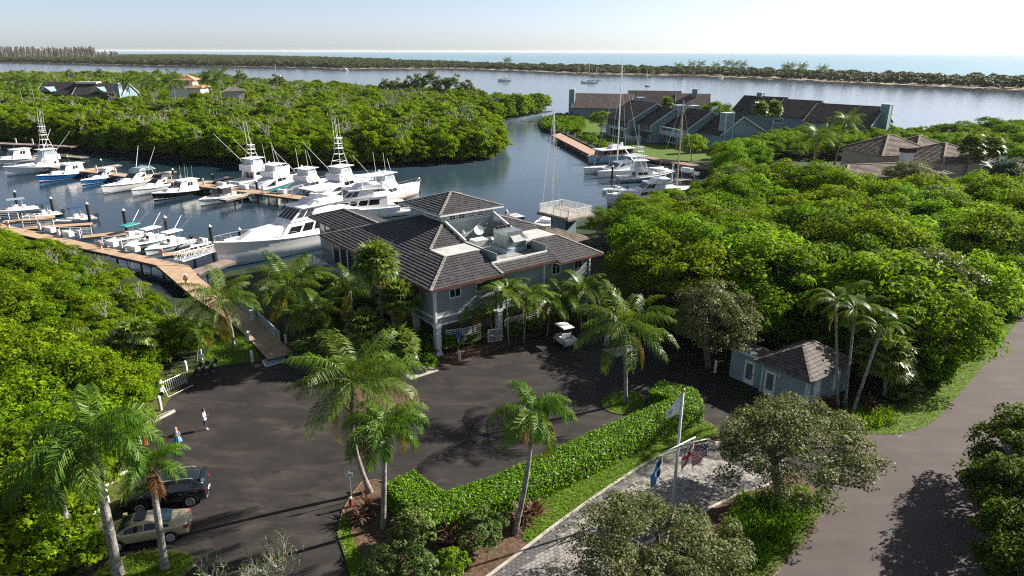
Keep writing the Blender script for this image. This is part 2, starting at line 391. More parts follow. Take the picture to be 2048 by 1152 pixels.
# planting bed between lot, pavers and road
BED = smooth_poly(px_poly([(705, 1130), (674, 1065), (690, 1008), (735, 952)]) + [Vector(q) for q in ((-7.3, 37.2), (-6.0, 36.6), (-4.5, 35.2), (-3.0, 35.8), (-0.8, 36.9), (4.2, 40.8), (10.0, 45.3), (12.9, 47.3), (12.6, 47.9), (11.0, 49.2), (12.4, 50.4), (14.5, 48.6), (15.0, 46.5))] +
                  px_poly([(1500, 890), (1580, 940), (1665, 1000), (1615, 1082), (1540, 1158), (1450, 1300), (800, 1300)]), 1)
sheet('planting_bed', BED, 0.06, M_MULCH, skirt=0.0)
kerb([p for p in BED if p.x < -8.2 or p.y < 31], 'bed_kerb', 0.07, 0.08, closed=False)
GRASS1 = smooth_poly(px_poly([(1040, 1100), (1062, 1020), (1100, 985), (1340, 868), (1385, 845), (1430, 850), (1440, 880), (1345, 905), (1200, 992), (1110, 1054)]), 1)
sheet('hedge_grass', GRASS1, 0.075, M_GRASS)
GRASS2 = smooth_poly(px_poly([(672, 1066), (690, 1030), (700, 1050), (712, 1100), (760, 1160), (730, 1250), (690, 1115)]), 1)
sheet('corner_grass', GRASS2, 0.078, M_GRASS)
GRASS3 = smooth_poly(px_poly([(1660, 1000), (1612, 1080), (1535, 1160), (1440, 1300), (1380, 1300), (1420, 1130), (1500, 1060), (1600, 990)]), 1)
sheet('roadside_grass', GRASS3, 0.078, M_DRYGRASS)
ISL = smooth_poly(px_poly([(1195, 805), (1230, 785), (1275, 783), (1292, 800), (1278, 828), (1225, 830)]), 2)
sheet('palm_island', ISL, 0.068, M_GRASS, skirt=0); kerb(ISL, 'palm_island_kerb', 0.07, 0.07)
ISL2 = smooth_poly(px_poly([(690, 785), (740, 762), (820, 765), (842, 800), (820, 832), (740, 838), (690, 820)]), 2)
sheet('shaded_island', ISL2, 0.06, M_MULCH, skirt=0); kerb(ISL2, 'shaded_island_kerb', 0.07, 0.07)
ISL3 = smooth_poly(px_poly([(170, 1160), (250, 1110), (330, 1100), (395, 1112), (385, 1140), (320, 1180), (180, 1240)]), 2)
sheet('corner_island', ISL3, 0.06, M_GRASS, skirt=0); kerb(ISL3, 'corner_island_kerb', 0.07, 0.07)
VERGE = px_poly([(392, 742), (334, 805), (297, 880), (254, 985), (180, 1088), (160, 1130), (90, 1130), (130, 1060), (200, 960), (255, 870), (300, 790), (350, 735)])
sheet('verge', VERGE, 0.03, M_DRYGRASS)
LAWN1 = px_poly([(395, 738), (520, 722), (510, 690), (470, 660), (420, 690)])
sheet('ramp_lawn', LAWN1, 0.03, M_GRASS)
RGRASS = smooth_poly(px_poly([(1685, 862), (1790, 872), (1858, 852), (1890, 820), (1965, 737), (2052, 622), (2030, 622), (1930, 730), (1850, 790), (1780, 830), (1690, 850)]), 1)
sheet('shed_verge', RGRASS, 0.035, M_GRASS)
LAWN2 = [(11.5, 262), (10.9, 284), (16, 304), (25, 318), (34, 300), (34, 245), (44, 215), (60, 200), (52, 180), (44, 180), (29, 192), (20, 245)]
sheet('condo_lawn', LAWN2, 0.03, M_GRASS)
BEDB = px_poly([(600, 702), (625, 745), (700, 765), (800, 748), (880, 738), (985, 705), (1095, 665), (1180, 650), (1100, 600), (900, 640), (700, 600), (560, 640)])
sheet('foundation_bed', BEDB, 0.02, M_MULCH)
for nm, pp in (('concrete_pad', [(800, 745), (860, 728), (878, 742), (822, 760)]), ('concrete_pad', [(628, 752), (700, 740), (712, 752), (640, 765)]),
               ('concrete_pad', [(1205, 700), (1260, 690), (1275, 700), (1235, 715)])):
    o = sheet(nm, px_poly(pp), 0.05, M_CONC, skirt=0)
PAVE = [Vector((p.x, p.y)) for p in smooth_poly(px_poly([(930, 1190), (1010, 1130), (1060, 1092), (1110, 1052), (1200, 988), (1300, 922), (1345, 903), (1420, 886), (1500, 888), (1570, 920), (1565, 965), (1470, 990), (1385, 1040), (1290, 1090), (1220, 1140), (1180, 1220)]), 2)]
pv = sheet('paved_walk', PAVE, 0.085, pm('paver_joint', (0.06, 0.055, 0.05), 0.95), skirt=0.0)
_k = kerb(PAVE, 'paver_edging', 0.2, 0.135, 0.0, pm('edge_stone', (0.42, 0.38, 0.34), 0.85, 0.15, 2))
# pavers: two tones, laid in rows along the walk; the nearest are single stones
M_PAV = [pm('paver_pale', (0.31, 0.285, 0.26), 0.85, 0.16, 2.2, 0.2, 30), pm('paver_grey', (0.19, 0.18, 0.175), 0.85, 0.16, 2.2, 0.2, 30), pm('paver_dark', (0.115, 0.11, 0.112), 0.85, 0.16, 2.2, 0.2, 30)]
pang = math.radians(38); pu = Vector((math.cos(pang), math.sin(pang))); pvv = Vector((-pu.y, pu.x)); pc = Vector((5, 33))
edge_pts = PAVE
def edge_dist(p): return min((p - q).length for q in edge_pts)
stones = []
LW, SW = 0.34, 0.235
for i in range(-60, 90):
    for j in range(-60, 60):
        c = pc + pu * ((i + 0.5 * (j % 2)) * LW) + pvv * (j * SW)
        if not inside(c, PAVE): continue
        d = edge_dist(c)
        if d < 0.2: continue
        stones.append((c, d))
stones.sort(key=lambda s: s[0].length)
stone_me = [MB().box(-LW / 2 + 0.012, LW / 2 - 0.016, -SW / 2 + 0.016, SW / 2 - 0.016, 0.0, 0.05).mesh('paver', m) for m in M_PAV]
rest = [MB(), MB(), MB()]
for k, (c, d) in enumerate(stones):
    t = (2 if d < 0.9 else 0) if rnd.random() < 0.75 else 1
    z = 0.062 + rnd.uniform(-0.004, 0.004)
    if k < 300:
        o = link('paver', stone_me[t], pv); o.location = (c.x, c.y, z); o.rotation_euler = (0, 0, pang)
    else:
        e1, e2 = pu * (LW / 2 - 0.012), pvv * (SW / 2 - 0.012)
        q = [c - e1 - e2, c + e1 - e2, c + e1 + e2, c - e1 + e2]
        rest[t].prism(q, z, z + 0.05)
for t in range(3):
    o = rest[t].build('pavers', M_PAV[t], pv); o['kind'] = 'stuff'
# dark irregular patches on the lot
tp = MB()
for px, py, rx, ry, a in ((950, 818, 1.1, 0.35, 0.5), (868, 838, 0.35, 0.2, 0.3), (880, 853, 0.4, 0.22, 0.2), (1105, 784, 1.0, 0.3, 0.5)):
    c = P(px, py, 0.016); ring = []
    for k in range(18):
        t = 2 * math.pi * k / 18; w = rnd.uniform(0.75, 1.15); x, y = rx * math.cos(t) * w, ry * math.sin(t) * w
        ring.append((c.x + x * math.cos(a) - y * math.sin(a), c.y + x * math.sin(a) + y * math.cos(a), 0.016))
    tp.quad(*ring)
o = tp.build('dark_patches', pm('dark_patch', (0.012, 0.011, 0.011), 0.5)); o['kind'] = 'structure'
# ------------------------------------------------------------------ vegetation
L_MANG = leaf_mat('mangrove_leaf', (0.052, 0.118, 0.005), (0.215, 0.325, 0.010), 0.42, 0.65, 0.06, 0.22, (1.35, 1.25, 0.35))
L_BROAD = leaf_mat('broad_leaf', (0.0550, 0.1250, 0.0075), (0.2063, 0.3500, 0.0150), 0.40, 0.65, 0.06, 0.22, (1.2, 1.25, 0.4))
L_YELLOW = leaf_mat('buttonwood_leaf', (0.0688, 0.1313, 0.0075), (0.2500, 0.3375, 0.0175), 0.42, 0.65, 0.06, 0.18, (1.15, 1.2, 0.4))
L_BRIGHT = leaf_mat('seagrape_leaf', (0.075, 0.145, 0.009), (0.235, 0.39, 0.02), 0.45, 0.65, 0.06, 0.15, (1.2, 1.25, 0.4))
L_OAK = leaf_mat('oak_leaf', (0.055, 0.075, 0.025), (0.20, 0.225, 0.09), 0.28, 0.5, 0.15, 0.1, (1.2, 1.2, 0.6))
L_HEDGE = leaf_mat('hedge_leaf', (0.075, 0.165, 0.005), (0.26, 0.44, 0.012), 0.42, 0.45, 0.25, 0.04, (1.25, 1.25, 0.3))
L_PALM = leaf_mat('palm_leaf', (0.035, 0.08, 0.008), (0.14, 0.21, 0.022), 0.38, 0.42, 0.25, 0.12, (1.3, 1.2, 0.4))
L_COCO = leaf_mat('coconut_leaf', (0.042, 0.095, 0.008), (0.17, 0.265, 0.025), 0.42, 0.40, 0.3, 0.15, (1.25, 1.2, 0.35))
L_QUEEN = leaf_mat('queen_leaf', (0.038, 0.10, 0.008), (0.15, 0.27, 0.025), 0.42, 0.42, 0.25, 0.12, (1.25, 1.25, 0.4))
L_SABAL = leaf_mat('sabal_leaf', (0.06, 0.115, 0.014), (0.27, 0.34, 0.07), 0.35, 0.38, 0.4, 0.12, (1.2, 1.2, 0.5))
L_SILVER = leaf_mat('bismarck_leaf', (0.100, 0.140, 0.120), (0.220, 0.280, 0.250), 0.25, 0.58, 0.18, 0.1, (1, 1.1, 0.8))
L_DEAD = leaf_mat('dead_leaf', (0.100, 0.055, 0.020), (0.260, 0.150, 0.050), 0.3, 0.78, 0.09, 0.2, (1.2, 1.0, 0.5))
L_YELLOWFROND = leaf_mat('yellowed_frond', (0.14, 0.13, 0.012), (0.27, 0.21, 0.025), 0.4, 0.53, 0.18, 0.2, (1.2, 1.0, 0.4))
L_GREY = leaf_mat('casuarina_hazed', (0.130, 0.115, 0.100), (0.220, 0.200, 0.170), 0.2, 0.88, 0.09, 0.2, (1, 1, 0.9))
L_PINE = leaf_mat('casuarina_leaf', (0.085, 0.115, 0.045), (0.19, 0.235, 0.10), 0.3, 0.68, 0.14, 0.2, (1.1, 1.1, 0.6))
L_TI = leaf_mat('ti_leaf', (0.050, 0.025, 0.018), (0.170, 0.100, 0.060), 0.3, 0.50, 0.23, 0.2, (1.2, 0.9, 0.6))
L_SHRUB = leaf_mat('shrub_leaf', (0.050, 0.100, 0.020), (0.160, 0.230, 0.060), 0.35, 0.50, 0.18, 0.15, (1.2, 1.2, 0.5))
L_GRASS = leaf_mat('grass_blade', (0.085, 0.19, 0.008), (0.22, 0.37, 0.02), 0.4, 0.55, 0.15, 0.05, (1.2, 1.2, 0.4))
M_BARK = pm('bark', (0.17, 0.14, 0.115), 0.9, 0.3, 3, 0.5, 14)
M_PALMBARK = pm('palm_bark', (0.26, 0.24, 0.215), 0.85, 0.3, 4, 0.6, 10)
M_TWIG = pm('pale_twig', (0.34, 0.31, 0.27), 0.9, 0.2, 6)

def unit(v): return v / np.maximum(np.linalg.norm(v, axis=-1, keepdims=True), 1e-9)
def leaf_quads(pos, nor, size, rs, aspect=0.55):
    """rhombic leaves at pos facing nor with random spin."""
    n = len(pos); nor = unit(nor)
    t = unit(np.cross(nor, unit(rs.normal(size=(n, 3))))); b = np.cross(nor, t)
    s = (size * rs.uniform(0.65, 1.35, n))[:, None] if np.isscalar(size) else size[:, None]
    t = t * s * 0.5; b = b * s * 0.5 * aspect
    fold = nor * s * 0.10
    return np.stack([pos - t, pos + b + fold, pos + t, pos - b + fold], axis=1)

def crown_mesh(name, mat, R, Hc, z0, nclump, nleaf, size, seed, clump_r=0.34, flat=0.75, shell=0.62, aspect=0.55, upn=0.55):
    """crown made of leaf clumps spread through an uneven dome; gaps between the clumps stay open."""
    rs = np.random.default_rng(seed); Q = []; V = []
    lob = rs.uniform(0.78, 1.18, 7)
    for k in range(nclump):
        th = rs.uniform(0, 2 * math.pi); u = rs.uniform(-0.25, 1.0)
        rr = (shell + (1 - shell) * rs.random() ** 0.5)
        lo = lob[int(th / (2 * math.pi) * 7) % 7]
        c = np.array([R * rr * lo * math.sqrt(max(0, 1 - u * u)) * math.cos(th), R * rr * lo * math.sqrt(max(0, 1 - u * u)) * math.sin(th), z0 + Hc * (0.42 + 0.52 * u * rr)])
        cr = R * clump_r * rs.uniform(0.6, 1.25)
        d = unit(rs.normal(size=(nleaf, 3))); d[:, 2] = np.where(d[:, 2] < -0.15, -d[:, 2] * 0.6, d[:, 2])
        rad = cr * rs.uniform(0.45, 1.0, nleaf)[:, None] ** 0.5
        p = c + d * rad * np.array([1, 1, flat])
        nor = d * 0.7 + np.array([0, 0, upn]) + rs.normal(size=(nleaf, 3)) * 0.45
        Q.append(leaf_quads(p, nor, size, rs, aspect))
        V.append(np.clip(rs.random(nleaf) * 0.55 + rs.uniform(0.0, 0.5) , 0, 1))
    return quads_mesh(name, np.concatenate(Q), mat, np.concatenate(V))

def trunk_mesh(name, h, r, limbs, R, seed, mat=None, lean=0.15):
    rr = random.Random(seed); mb = MB()
    top = Vector((rr.uniform(-lean, lean) * h, rr.uniform(-lean, lean) * h, h * 0.62)); mid = top * 0.5 + Vector((rr.uniform(-.2, .2), rr.uniform(-.2, .2), 0))
    mb.path([(0, 0, -0.3), (mid.x, mid.y, mid.z), tuple(top)], [r * 1.3, r, r * 0.75], 7)
    for k in range(limbs):
        a = 2 * math.pi * (k + rr.random() * 0.6) / limbs; s = mid.lerp(top, rr.uniform(0.2, 1))
        e = Vector((math.cos(a) * R * 0.72, math.sin(a) * R * 0.72, h * rr.uniform(0.72, 0.98))); m2 = s.lerp(e, 0.5) + Vector((0, 0, 0.12 * h * rr.uniform(0.2, 1)))
        mb.path([s, m2, e], [r * 0.55, r * 0.36, r * 0.1], 5)
        for q in range(2):
            f = m2 + Vector((rr.uniform(-1, 1), rr.uniform(-1, 1), rr.uniform(0.2, 1))) * R * 0.4
            mb.path([m2, m2.lerp(f, 0.5) + Vector((0, 0, 0.1)), f], [r * 0.25, r * 0.16, r * 0.05], 4)
    return mb.mesh(name, mat or M_BARK)

# --- palms
def frond_quads(L, e0, bend, n, ll, lw, droop, seed, spread=1.0, plum=0.0, base=0.16):
    """pinnate frond along +X: rachis curve plus leaflets on both sides; returns quads and the rachis."""
    rs = np.random.default_rng(seed); seg = 12; pts = [np.zeros(3)]; dirs = []
    for i in range(seg):
        t = (i + 0.5) / seg; a = e0 - bend * t ** 1.2; d = np.array([math.cos(a), 0, math.sin(a)]); dirs.append(d); pts.append(pts[-1] + d * L / seg)
    pts = np.array(pts); Q = []
    for k in range(n):
        t = base + (1 - base) * (k + 0.5) / n; f = t * seg; i = min(int(f), seg - 1); p = pts[i] + (pts[i + 1] - pts[i]) * (f - i); d = dirs[i]
        up = np.array([-d[2], 0, d[0]])
        prof = min(1.0, (t - base) / 0.18 + 0.45) * (1 - 0.62 * max(0, (t - 0.55) / 0.45) ** 1.5)
        for s in (-1, 1):
            l = ll * prof * rs.uniform(0.85, 1.1)
            pl = rs.uniform(-plum, plum)
            v = unit(np.array([0, s * spread, 0]) + d * (0.45 + 0.5 * t) + up * (0.25 + pl))
            g = np.array([0, 0, -1.0])
            m = p + v * l * 0.5 + g * l * 0.10 * droop; e = m + unit(v + g * 1.3 * droop) * l * 0.5
            w = unit(np.cross(v, up + 0.001)) ; w = unit(d) * lw * 0.5
            Q.append([p - w * 0.6, p + w * 0.6, m + w, m - w]); Q.append([m - w, m + w, e + w * 0.15, e - w * 0.15])
    return np.array(Q), pts
def frond_mesh(name, mat, L, e0, bend, n, ll, lw, droop, seed, **k):
    Q, pts = frond_quads(L, e0, bend, n, ll, lw, droop, seed, **k)
    R = []                                             # rachis as a thin three-sided stem
    for i in range(len(pts) - 1):
        r0, r1 = 0.05 * (1 - 0.85 * i / 12) * L / 4, 0.05 * (1 - 0.85 * (i + 1) / 12) * L / 4
        a, b = pts[i], pts[i + 1]
        for t0, t1 in ((0, 2.1), (2.1, 4.2), (4.2, 6.28)):
            o = lambda t, r: np.array([0, math.cos(t) * r, math.sin(t) * r])
            R.append([a + o(t0, r0), a + o(t1, r0), b + o(t1, r1), b + o(t0, r1)])
    q = np.concatenate([Q, np.array(R)]); v = np.concatenate([np.random.default_rng(seed).random(len(Q)) * 0.8, np.full(len(R), 1.0)])
    return quads_mesh(name, q, mat, v)
def fan_mesh(name, mat, petiole, rad, e0, nseg, seed, droop=0.5, wid=0.10):
    rs = np.random.default_rng(seed); Q = []; V = []
    d = np.array([math.cos(e0), 0, math.sin(e0)]); h = d * petiole + np.array([0, 0, -0.12 * petiole])
    w = np.array([0, 0.03, 0]); Q += [[-w, w, h + w, h - w]]; V += [0.9]
    up = np.array([-d[2], 0, d[0]])
    for k in range(nseg):
        a = -2.3 + 4.6 * (k + 0.5) / nseg; v = unit(d * math.cos(a) + np.array([0, 1.0, 0]) * math.sin(a) + up * 0.25 * abs(math.sin(a)))
        l = rad * rs.uniform(0.85, 1.05) * (1 - 0.25 * abs(a) / 2.3); s = unit(np.cross(v, up)) * wid
        m = h + v * l * 0.6; e = m + unit(v + np.array([0, 0, -1.0]) * droop * rs.uniform(0.5, 2.0)) * l * 0.45
        Q += [[h - s * 0.15, h + s * 0.15, m + s * 0.5, m - s * 0.5], [m - s * 0.5, m + s * 0.5, e + s * 0.05, e - s * 0.05]]; x = rs.random(); V += [x * 0.8, x]
    return quads_mesh(name, np.array(Q), mat, np.array(V))

FR = {}
def fset(key, fn):
    if key not in FR: FR[key] = fn()
    return FR[key]
def palm_trunk(h, r, lean, mat=None, curve=0.0, bulge=0.0, n=8):
    mb = MB(); pts = []; rs = []
    for i in range(13):
        t = i / 12; pts.append((lean[0] * t + curve * math.sin(math.pi * t) * 0.6, lean[1] * t, -0.2 + (h + 0.2) * t)); rs.append(r * (1.45 - 0.5 * min(1, t * 6) - 0.25 * t + bulge * math.sin(math.pi * min(1, t * 1.3))) * (1 + 0.035 * (i % 2)))
    mb.path(pts, rs, n); return mb.mesh('trunk', mat or M_PALMBARK, True)
def palm(kind, name, label, base, h, lean=(0, 0), seed=1, size=1.0, group=None, n=None, yellow=0, dead=0, curve=0.0, r=None, wind=None):
    rr = random.Random(seed)
    t = thing(name, label, 'palm tree', base, 0, group)
    spec = {'coco': (24, 0.17, L_COCO), 'queen': (18, 0.16, L_QUEEN), 'royal': (12, 0.13, L_PALM), 'sabal': (54, 0.19, L_SABAL), 'small': (14, 0.07, L_COCO), 'fan': (30, 0.10, L_SABAL), 'silver': (20, 0.2, L_SILVER)}[kind]
    n = n or spec[0]; r = r or spec[1] * size ** 0.5; m = spec[2]
    link('trunk', palm_trunk(h, r, lean, None, curve, 0.12 if kind == 'queen' else 0), t)
    top = Vector((lean[0], lean[1], h))
    ga = 2.39996
    if kind == 'royal' or kind == 'small' or kind == 'queen':           # green crownshaft / boot under the fronds
        hh = 0.9 * size if kind == 'royal' else 0.45 * size
        MB().path([(0, 0, -hh * 0.2), (0, 0, hh * 0.4), (0, 0, hh)], [r * 0.85, r * 1.15, r * 0.35], 8).build('crownshaft', pm('crownshaft_' + kind, {'royal': (0.14, 0.20, 0.06), 'small': (0.16, 0.2, 0.05), 'queen': (0.28, 0.21, 0.13)}[kind], 0.6), t, True).location = top
        top = top + Vector((0, 0, hh * 0.75))
    for k in range(n):
        f = (k + 0.5) / n; mm = m
        if kind == 'coco':
            e0 = math.radians(78 - 96 * f); b = math.radians(62 + 22 * rr.random()); key = ('coco', round(f * 5), rr.randrange(2))
            fn = lambda mm=mm: frond_mesh('frond', mm, 3.9, math.radians(78 - 96 * key[1] / 5), math.radians(56 + 18 * key[2]), 50, 1.08, 0.05, 0.85 + 0.7 * key[1] / 5, 10 + key[1] * 3 + key[2], plum=0.45)
        elif kind == 'queen':
            key = ('queen', round(f * 4), rr.randrange(2))
            fn = lambda: frond_mesh('frond', m, 3.1, math.radians(74 - 62 * key[1] / 4), math.radians(112 + 22 * key[2]), 70, 0.88, 0.055, 1.45, 40 + key[1] * 3 + key[2], plum=0.95)
        elif kind == 'royal':
            key = ('royal', round(f * 4), rr.randrange(2))
            fn = lambda: frond_mesh('frond', m, 2.7, math.radians(72 - 58 * key[1] / 4), math.radians(88 + 14 * key[2]), 40, 0.65, 0.045, 0.95, 70 + key[1] * 3 + key[2], spread=0.9)
        elif kind == 'small':
            key = ('small', round(f * 3), rr.randrange(2))
            fn = lambda: frond_mesh('frond', m, 1.75, math.radians(76 - 66 * key[1] / 3), math.radians(80 + 14 * key[2]), 30, 0.62, 0.05, 0.85, 90 + key[1] * 3 + key[2])
        else:
            key = (kind, round(f * 5), rr.randrange(2))
            pet, rad, ns, w = {'sabal': (0.85, 0.95, 26, 0.14), 'fan': (0.7, 0.75, 22, 0.13), 'silver': (1.1, 1.25, 26, 0.2)}[kind]
            fn = lambda: fan_mesh('frond', m, pet, rad, math.radians(82 - 118 * key[1] / 5), ns, 120 + key[1] * 3 + key[2], 0.55, w)
        special = None
        if k >= n - dead: special = ('dead', L_DEAD)
        elif k >= n - dead - yellow: special = ('yel', L_YELLOWFROND)
        me = fset(key, fn)
        if special:
            k2 = key + (special[0],)
            if k2 not in FR:
                FR[k2] = me.copy(); FR[k2].materials.clear(); FR[k2].materials.append(special[1])
            me = FR[k2]
        o = link('frond', me, t); o.location = top
        az = k * ga + rr.uniform(-0.25, 0.25)
        if wind is not None: az = az - 0.35 * math.sin(az - wind)
        o.rotation_euler = (rr.uniform(-0.25, 0.25), (rr.uniform(0.25, 0.6) if special else rr.uniform(-0.08, 0.12)), az)
        s = size * rr.uniform(0.88, 1.1); o.scale = (s, s, s)
        if special and special[0] == 'dead': o['label'] = 'brown dead frond hanging down'
        elif special: o['label'] = 'yellowing old frond'
    return t

# --- scatter: one mass of plants that nobody could count (points with instanced clumps)
def scatter(name, label, cat, pts, scales, protos, seed=1):
    me = bpy.data.meshes.new(name); me.from_pydata(pts, [], []); a = me.attributes.new('sc', 'FLOAT', 'POINT')
    a.data.foreach_set('value', np.asarray(scales, dtype=np.float32)); me.update()
    o = link(name, me); stuff(o, label, cat)
    c = bpy.data.collections.new(name + '_kinds')
    for i, p in enumerate(protos): c.objects.link(bpy.data.objects.new(name + '_kind', p))
    g = bpy.data.node_groups.new(name, 'GeometryNodeTree')
    g.interface.new_socket('Geometry', in_out='INPUT', socket_type='NodeSocketGeometry'); g.interface.new_socket('Geometry', in_out='OUTPUT', socket_type='NodeSocketGeometry')
    N = g.nodes; gi = N.new('NodeGroupInput'); go = N.new('NodeGroupOutput'); ip = N.new('GeometryNodeInstanceOnPoints'); ci = N.new('GeometryNodeCollectionInfo')
    ci.inputs['Collection'].default_value = c; ci.inputs['Separate Children'].default_value = True; ci.inputs['Reset Children'].default_value = True
    rv = N.new('FunctionNodeRandomValue'); rv.data_type = 'FLOAT_VECTOR'; rv.inputs[0].default_value = (-0.12, -0.12, 0); rv.inputs[1].default_value = (0.12, 0.12, 6.283); rv.inputs['Seed'].default_value = seed
    ri = N.new('FunctionNodeRandomValue'); ri.data_type = 'INT'; ri.inputs[4].default_value = 0; ri.inputs[5].default_value = len(protos) - 1; ri.inputs['Seed'].default_value = seed + 5
    na = N.new('GeometryNodeInputNamedAttribute'); na.data_type = 'FLOAT'; na.inputs[0].default_value = 'sc'
    ip.inputs['Pick Instance'].default_value = True; Lk = g.links.new
    Lk(gi.outputs[0], ip.inputs['Points']); Lk(ci.outputs[0], ip.inputs['Instance']); Lk(rv.outputs[0], ip.inputs['Rotation'])
    Lk(ri.outputs[2], ip.inputs['Instance Index']); Lk(na.outputs[0], ip.inputs['Scale']); Lk(ip.outputs[0], go.inputs[0])
    md = o.modifiers.new('scatter', 'NODES'); md.node_group = g
    return o
def jitter_grid(poly, step, jit=0.45, seed=1, avoid=None):
    rr = random.Random(seed); xs = [p[0] for p in poly]; ys = [p[1] for p in poly]; out = []
    y = min(ys); row = 0
    while y < max(ys):
        x = min(xs) + (step * 0.5 if row % 2 else 0)
        while x < max(xs):
            p = (x + rr.uniform(-jit, jit) * step, y + rr.uniform(-jit, jit) * step)
            if inside(p, poly) and not (avoid and avoid(p)): out.append(p)
            x += step
        y += step * 0.88; row += 1
    return out
# ------------------------------------------------------------------ woods
def in_view(p, z=6, m=160):
    x, y = p[0], p[1]
    if y < 15: return False
    c, s = math.cos(PITCH), math.sin(PITCH); dz = z - CAM_H; dep = y * c - dz * s; up = y * s + dz * c
    u = 1024 + x / dep * F_PX; v = 576 - up / dep * F_PX
    return -m < u < 2048 + m and -m < v < 1152 + m
MANG_P = [crown_mesh('mangrove_crown', L_MANG, 3.6, 6.2, 2.0, 52, 80, 0.50, 11 + i, 0.30, 0.7, 0.6) for i in range(4)]
pts = [p for p in jitter_grid(PENIN, 4.3, 0.45, 3) if in_view(p)]
rr = random.Random(5)
big = []; scs = []
for x, y in pts:
    far = (y - 180) / 200
    s = rr.uniform(0.72, 1.12) * (1.0 + 0.10 * math.sin(x * 0.05 + 1) * math.cos(y * 0.04))
    if rr.random() < 0.10: s *= 1.18
    big.append((x, y, WZ + 0.1)); scs.append(s)
scatter('mangrove_forest', 'dense green mangrove forest across the water behind the docked boats', 'mangrove forest', big, scs, MANG_P, 4)
def dead_mesh(seed, h):
    r2 = random.Random(seed); mb = MB()
    for k in range(7):
        p = Vector((r2.uniform(-.5, .5), r2.uniform(-.5, .5), h * .55)); d = Vector((r2.uniform(-.8, .8), r2.uniform(-.8, .8), 1)).normalized(); pts = [p]
        for q in range(4):
            d = (d + Vector((r2.uniform(-.5, .5), r2.uniform(-.5, .5), r2.uniform(-.1, .2)))).normalized(); p = p + d * h * .13; pts.append(p)
            e = p + (d + Vector((r2.uniform(-1, 1), r2.uniform(-1, 1), .2))).normalized() * h * .14; mb.path([p, p.lerp(e, .5), e], [h * .006, h * .005, h * .002], 4)
        mb.path(pts, [h * .012, h * .01, h * .008, h * .006, h * .003], 5)
    return mb.mesh('bare_branches', M_TWIG)
dp = [q for q in big if rr.random() < 0.11]
scatter('bare_mangrove_branches', 'grey leafless branches showing between the mangrove crowns across the water', 'bare branches', dp, [rr.uniform(.9, 1.2) for _ in dp], [dead_mesh(5, 8.2), dead_mesh(6, 8.0)], 3)
# low fringe along its waterline hides the stems
fr = []; fs = []
for a, b in zip(PENIN[:14], PENIN[1:14]):
    a, b = Vector((a[0], a[1])), Vector((b[0], b[1])); L = (b - a).length
    for k in range(max(1, int(L / 2.2))):
        q = a.lerp(b, (k + rr.random()) / max(1, int(L / 2.2))) + Vector((rr.uniform(-0.8, 0.8), rr.uniform(-0.3, 1.6)))
        fr.append((q.x, q.y, WZ - 1.0)); fs.append(rr.uniform(0.5, 0.78))
scatter('mangrove_fringe', 'mangrove branches overhanging the dark waterline of the wooded island', 'mangrove fringe', fr, fs, MANG_P[:2], 9)
# barrier island
ISL_P = [crown_mesh('island_crown', leaf_mat('island_leaf', (0.03, 0.05, 0.012), (0.10, 0.125, 0.03), 0.3, 0.55, 0.3, 0.3, (1.2, 1.15, 0.5)), 4.5, 5.5, 1.0, 26, 34, 1.1, 31 + i, 0.36, 0.7, 0.55) for i in range(3)]
ip, isc = [], []
for p in jitter_grid(ISLAND, 13, 0.45, 8):
    if p[0] < -1700 or p[0] > 700 or not in_view(p, 4, 120): continue
    ip.append((p[0], p[1], WZ + 0.2)); isc.append(rr.uniform(0.85, 1.5) * (1.25 if p[0] < -300 else 1.0))
for a, b in zip(isl_front[1:], isl_front[2:]):                       # denser front edge, set back from the beach
    a, b = Vector(a), Vector(b); n = int((b - a).length / 7)
    for k in range(n):
        q = a.lerp(b, (k + rr.random()) / n); nn = Vector(((b - a).y, -(b - a).x)).normalized() * -1
        q = q + nn * (rr.uniform(5, 16) if q.x > 60 else rr.uniform(0, 9))
        if in_view(q, 3, 120): ip.append((q.x, q.y, WZ + 0.1)); isc.append(rr.uniform(0.65, 1.15))
scatter('island_thicket', 'low green thicket covering the long barrier island before the ocean', 'coastal thicket', ip, isc, ISL_P, 3)
# casuarinas far left, distance haze put into their grey leaf colour
def wispy(name, mat, h, r, n, size, seed):
    rs = np.random.default_rng(seed); z = rs.uniform(0.12, 1, n) ** 0.8; rad = r * (1.05 - z) ** 0.7 * rs.uniform(0.2, 1, n)
    a = rs.uniform(0, 6.283, n); p = np.stack([np.cos(a) * rad, np.sin(a) * rad, z * h], 1)
    nor = np.stack([np.cos(a), np.sin(a), rs.uniform(-0.3, 0.8, n)], 1)
    q = leaf_quads(p, nor, size, rs, 0.3); tr = MB().path([(0, 0, 0), (0.1, 0, h * 0.5), (0, 0.1, h)], [r * 0.07, r * 0.05, r * 0.01], 5)
    tq = np.array([[tr.v[i] for i in f] for f in tr.f if len(f) == 4])
    return quads_mesh(name, np.concatenate([q, tq]), mat)
GREY_P = [wispy('grey_casuarina', L_GREY, 30, 7, 260, 2.8, 51 + i) for i in range(3)]
gp, gs = [], []
for k in range(330):
    px = rr.uniform(-60, 235); d = rr.uniform(0, 1)
    yb = 1850 + d * 900; xb = ray(px, 110)[0] * yb / ray(px, 110)[1]
    gp.append((xb, yb, WZ)); gs.append(rr.uniform(0.75, 1.15) * (1 + 0.28 * d) * (1 if px < 190 else 0.7))
scatter('grey_casuarina_wood', 'casuarina wood on the far horizon at upper left, coloured grey for distance haze', 'casuarina wood', gp, gs, GREY_P, 6)

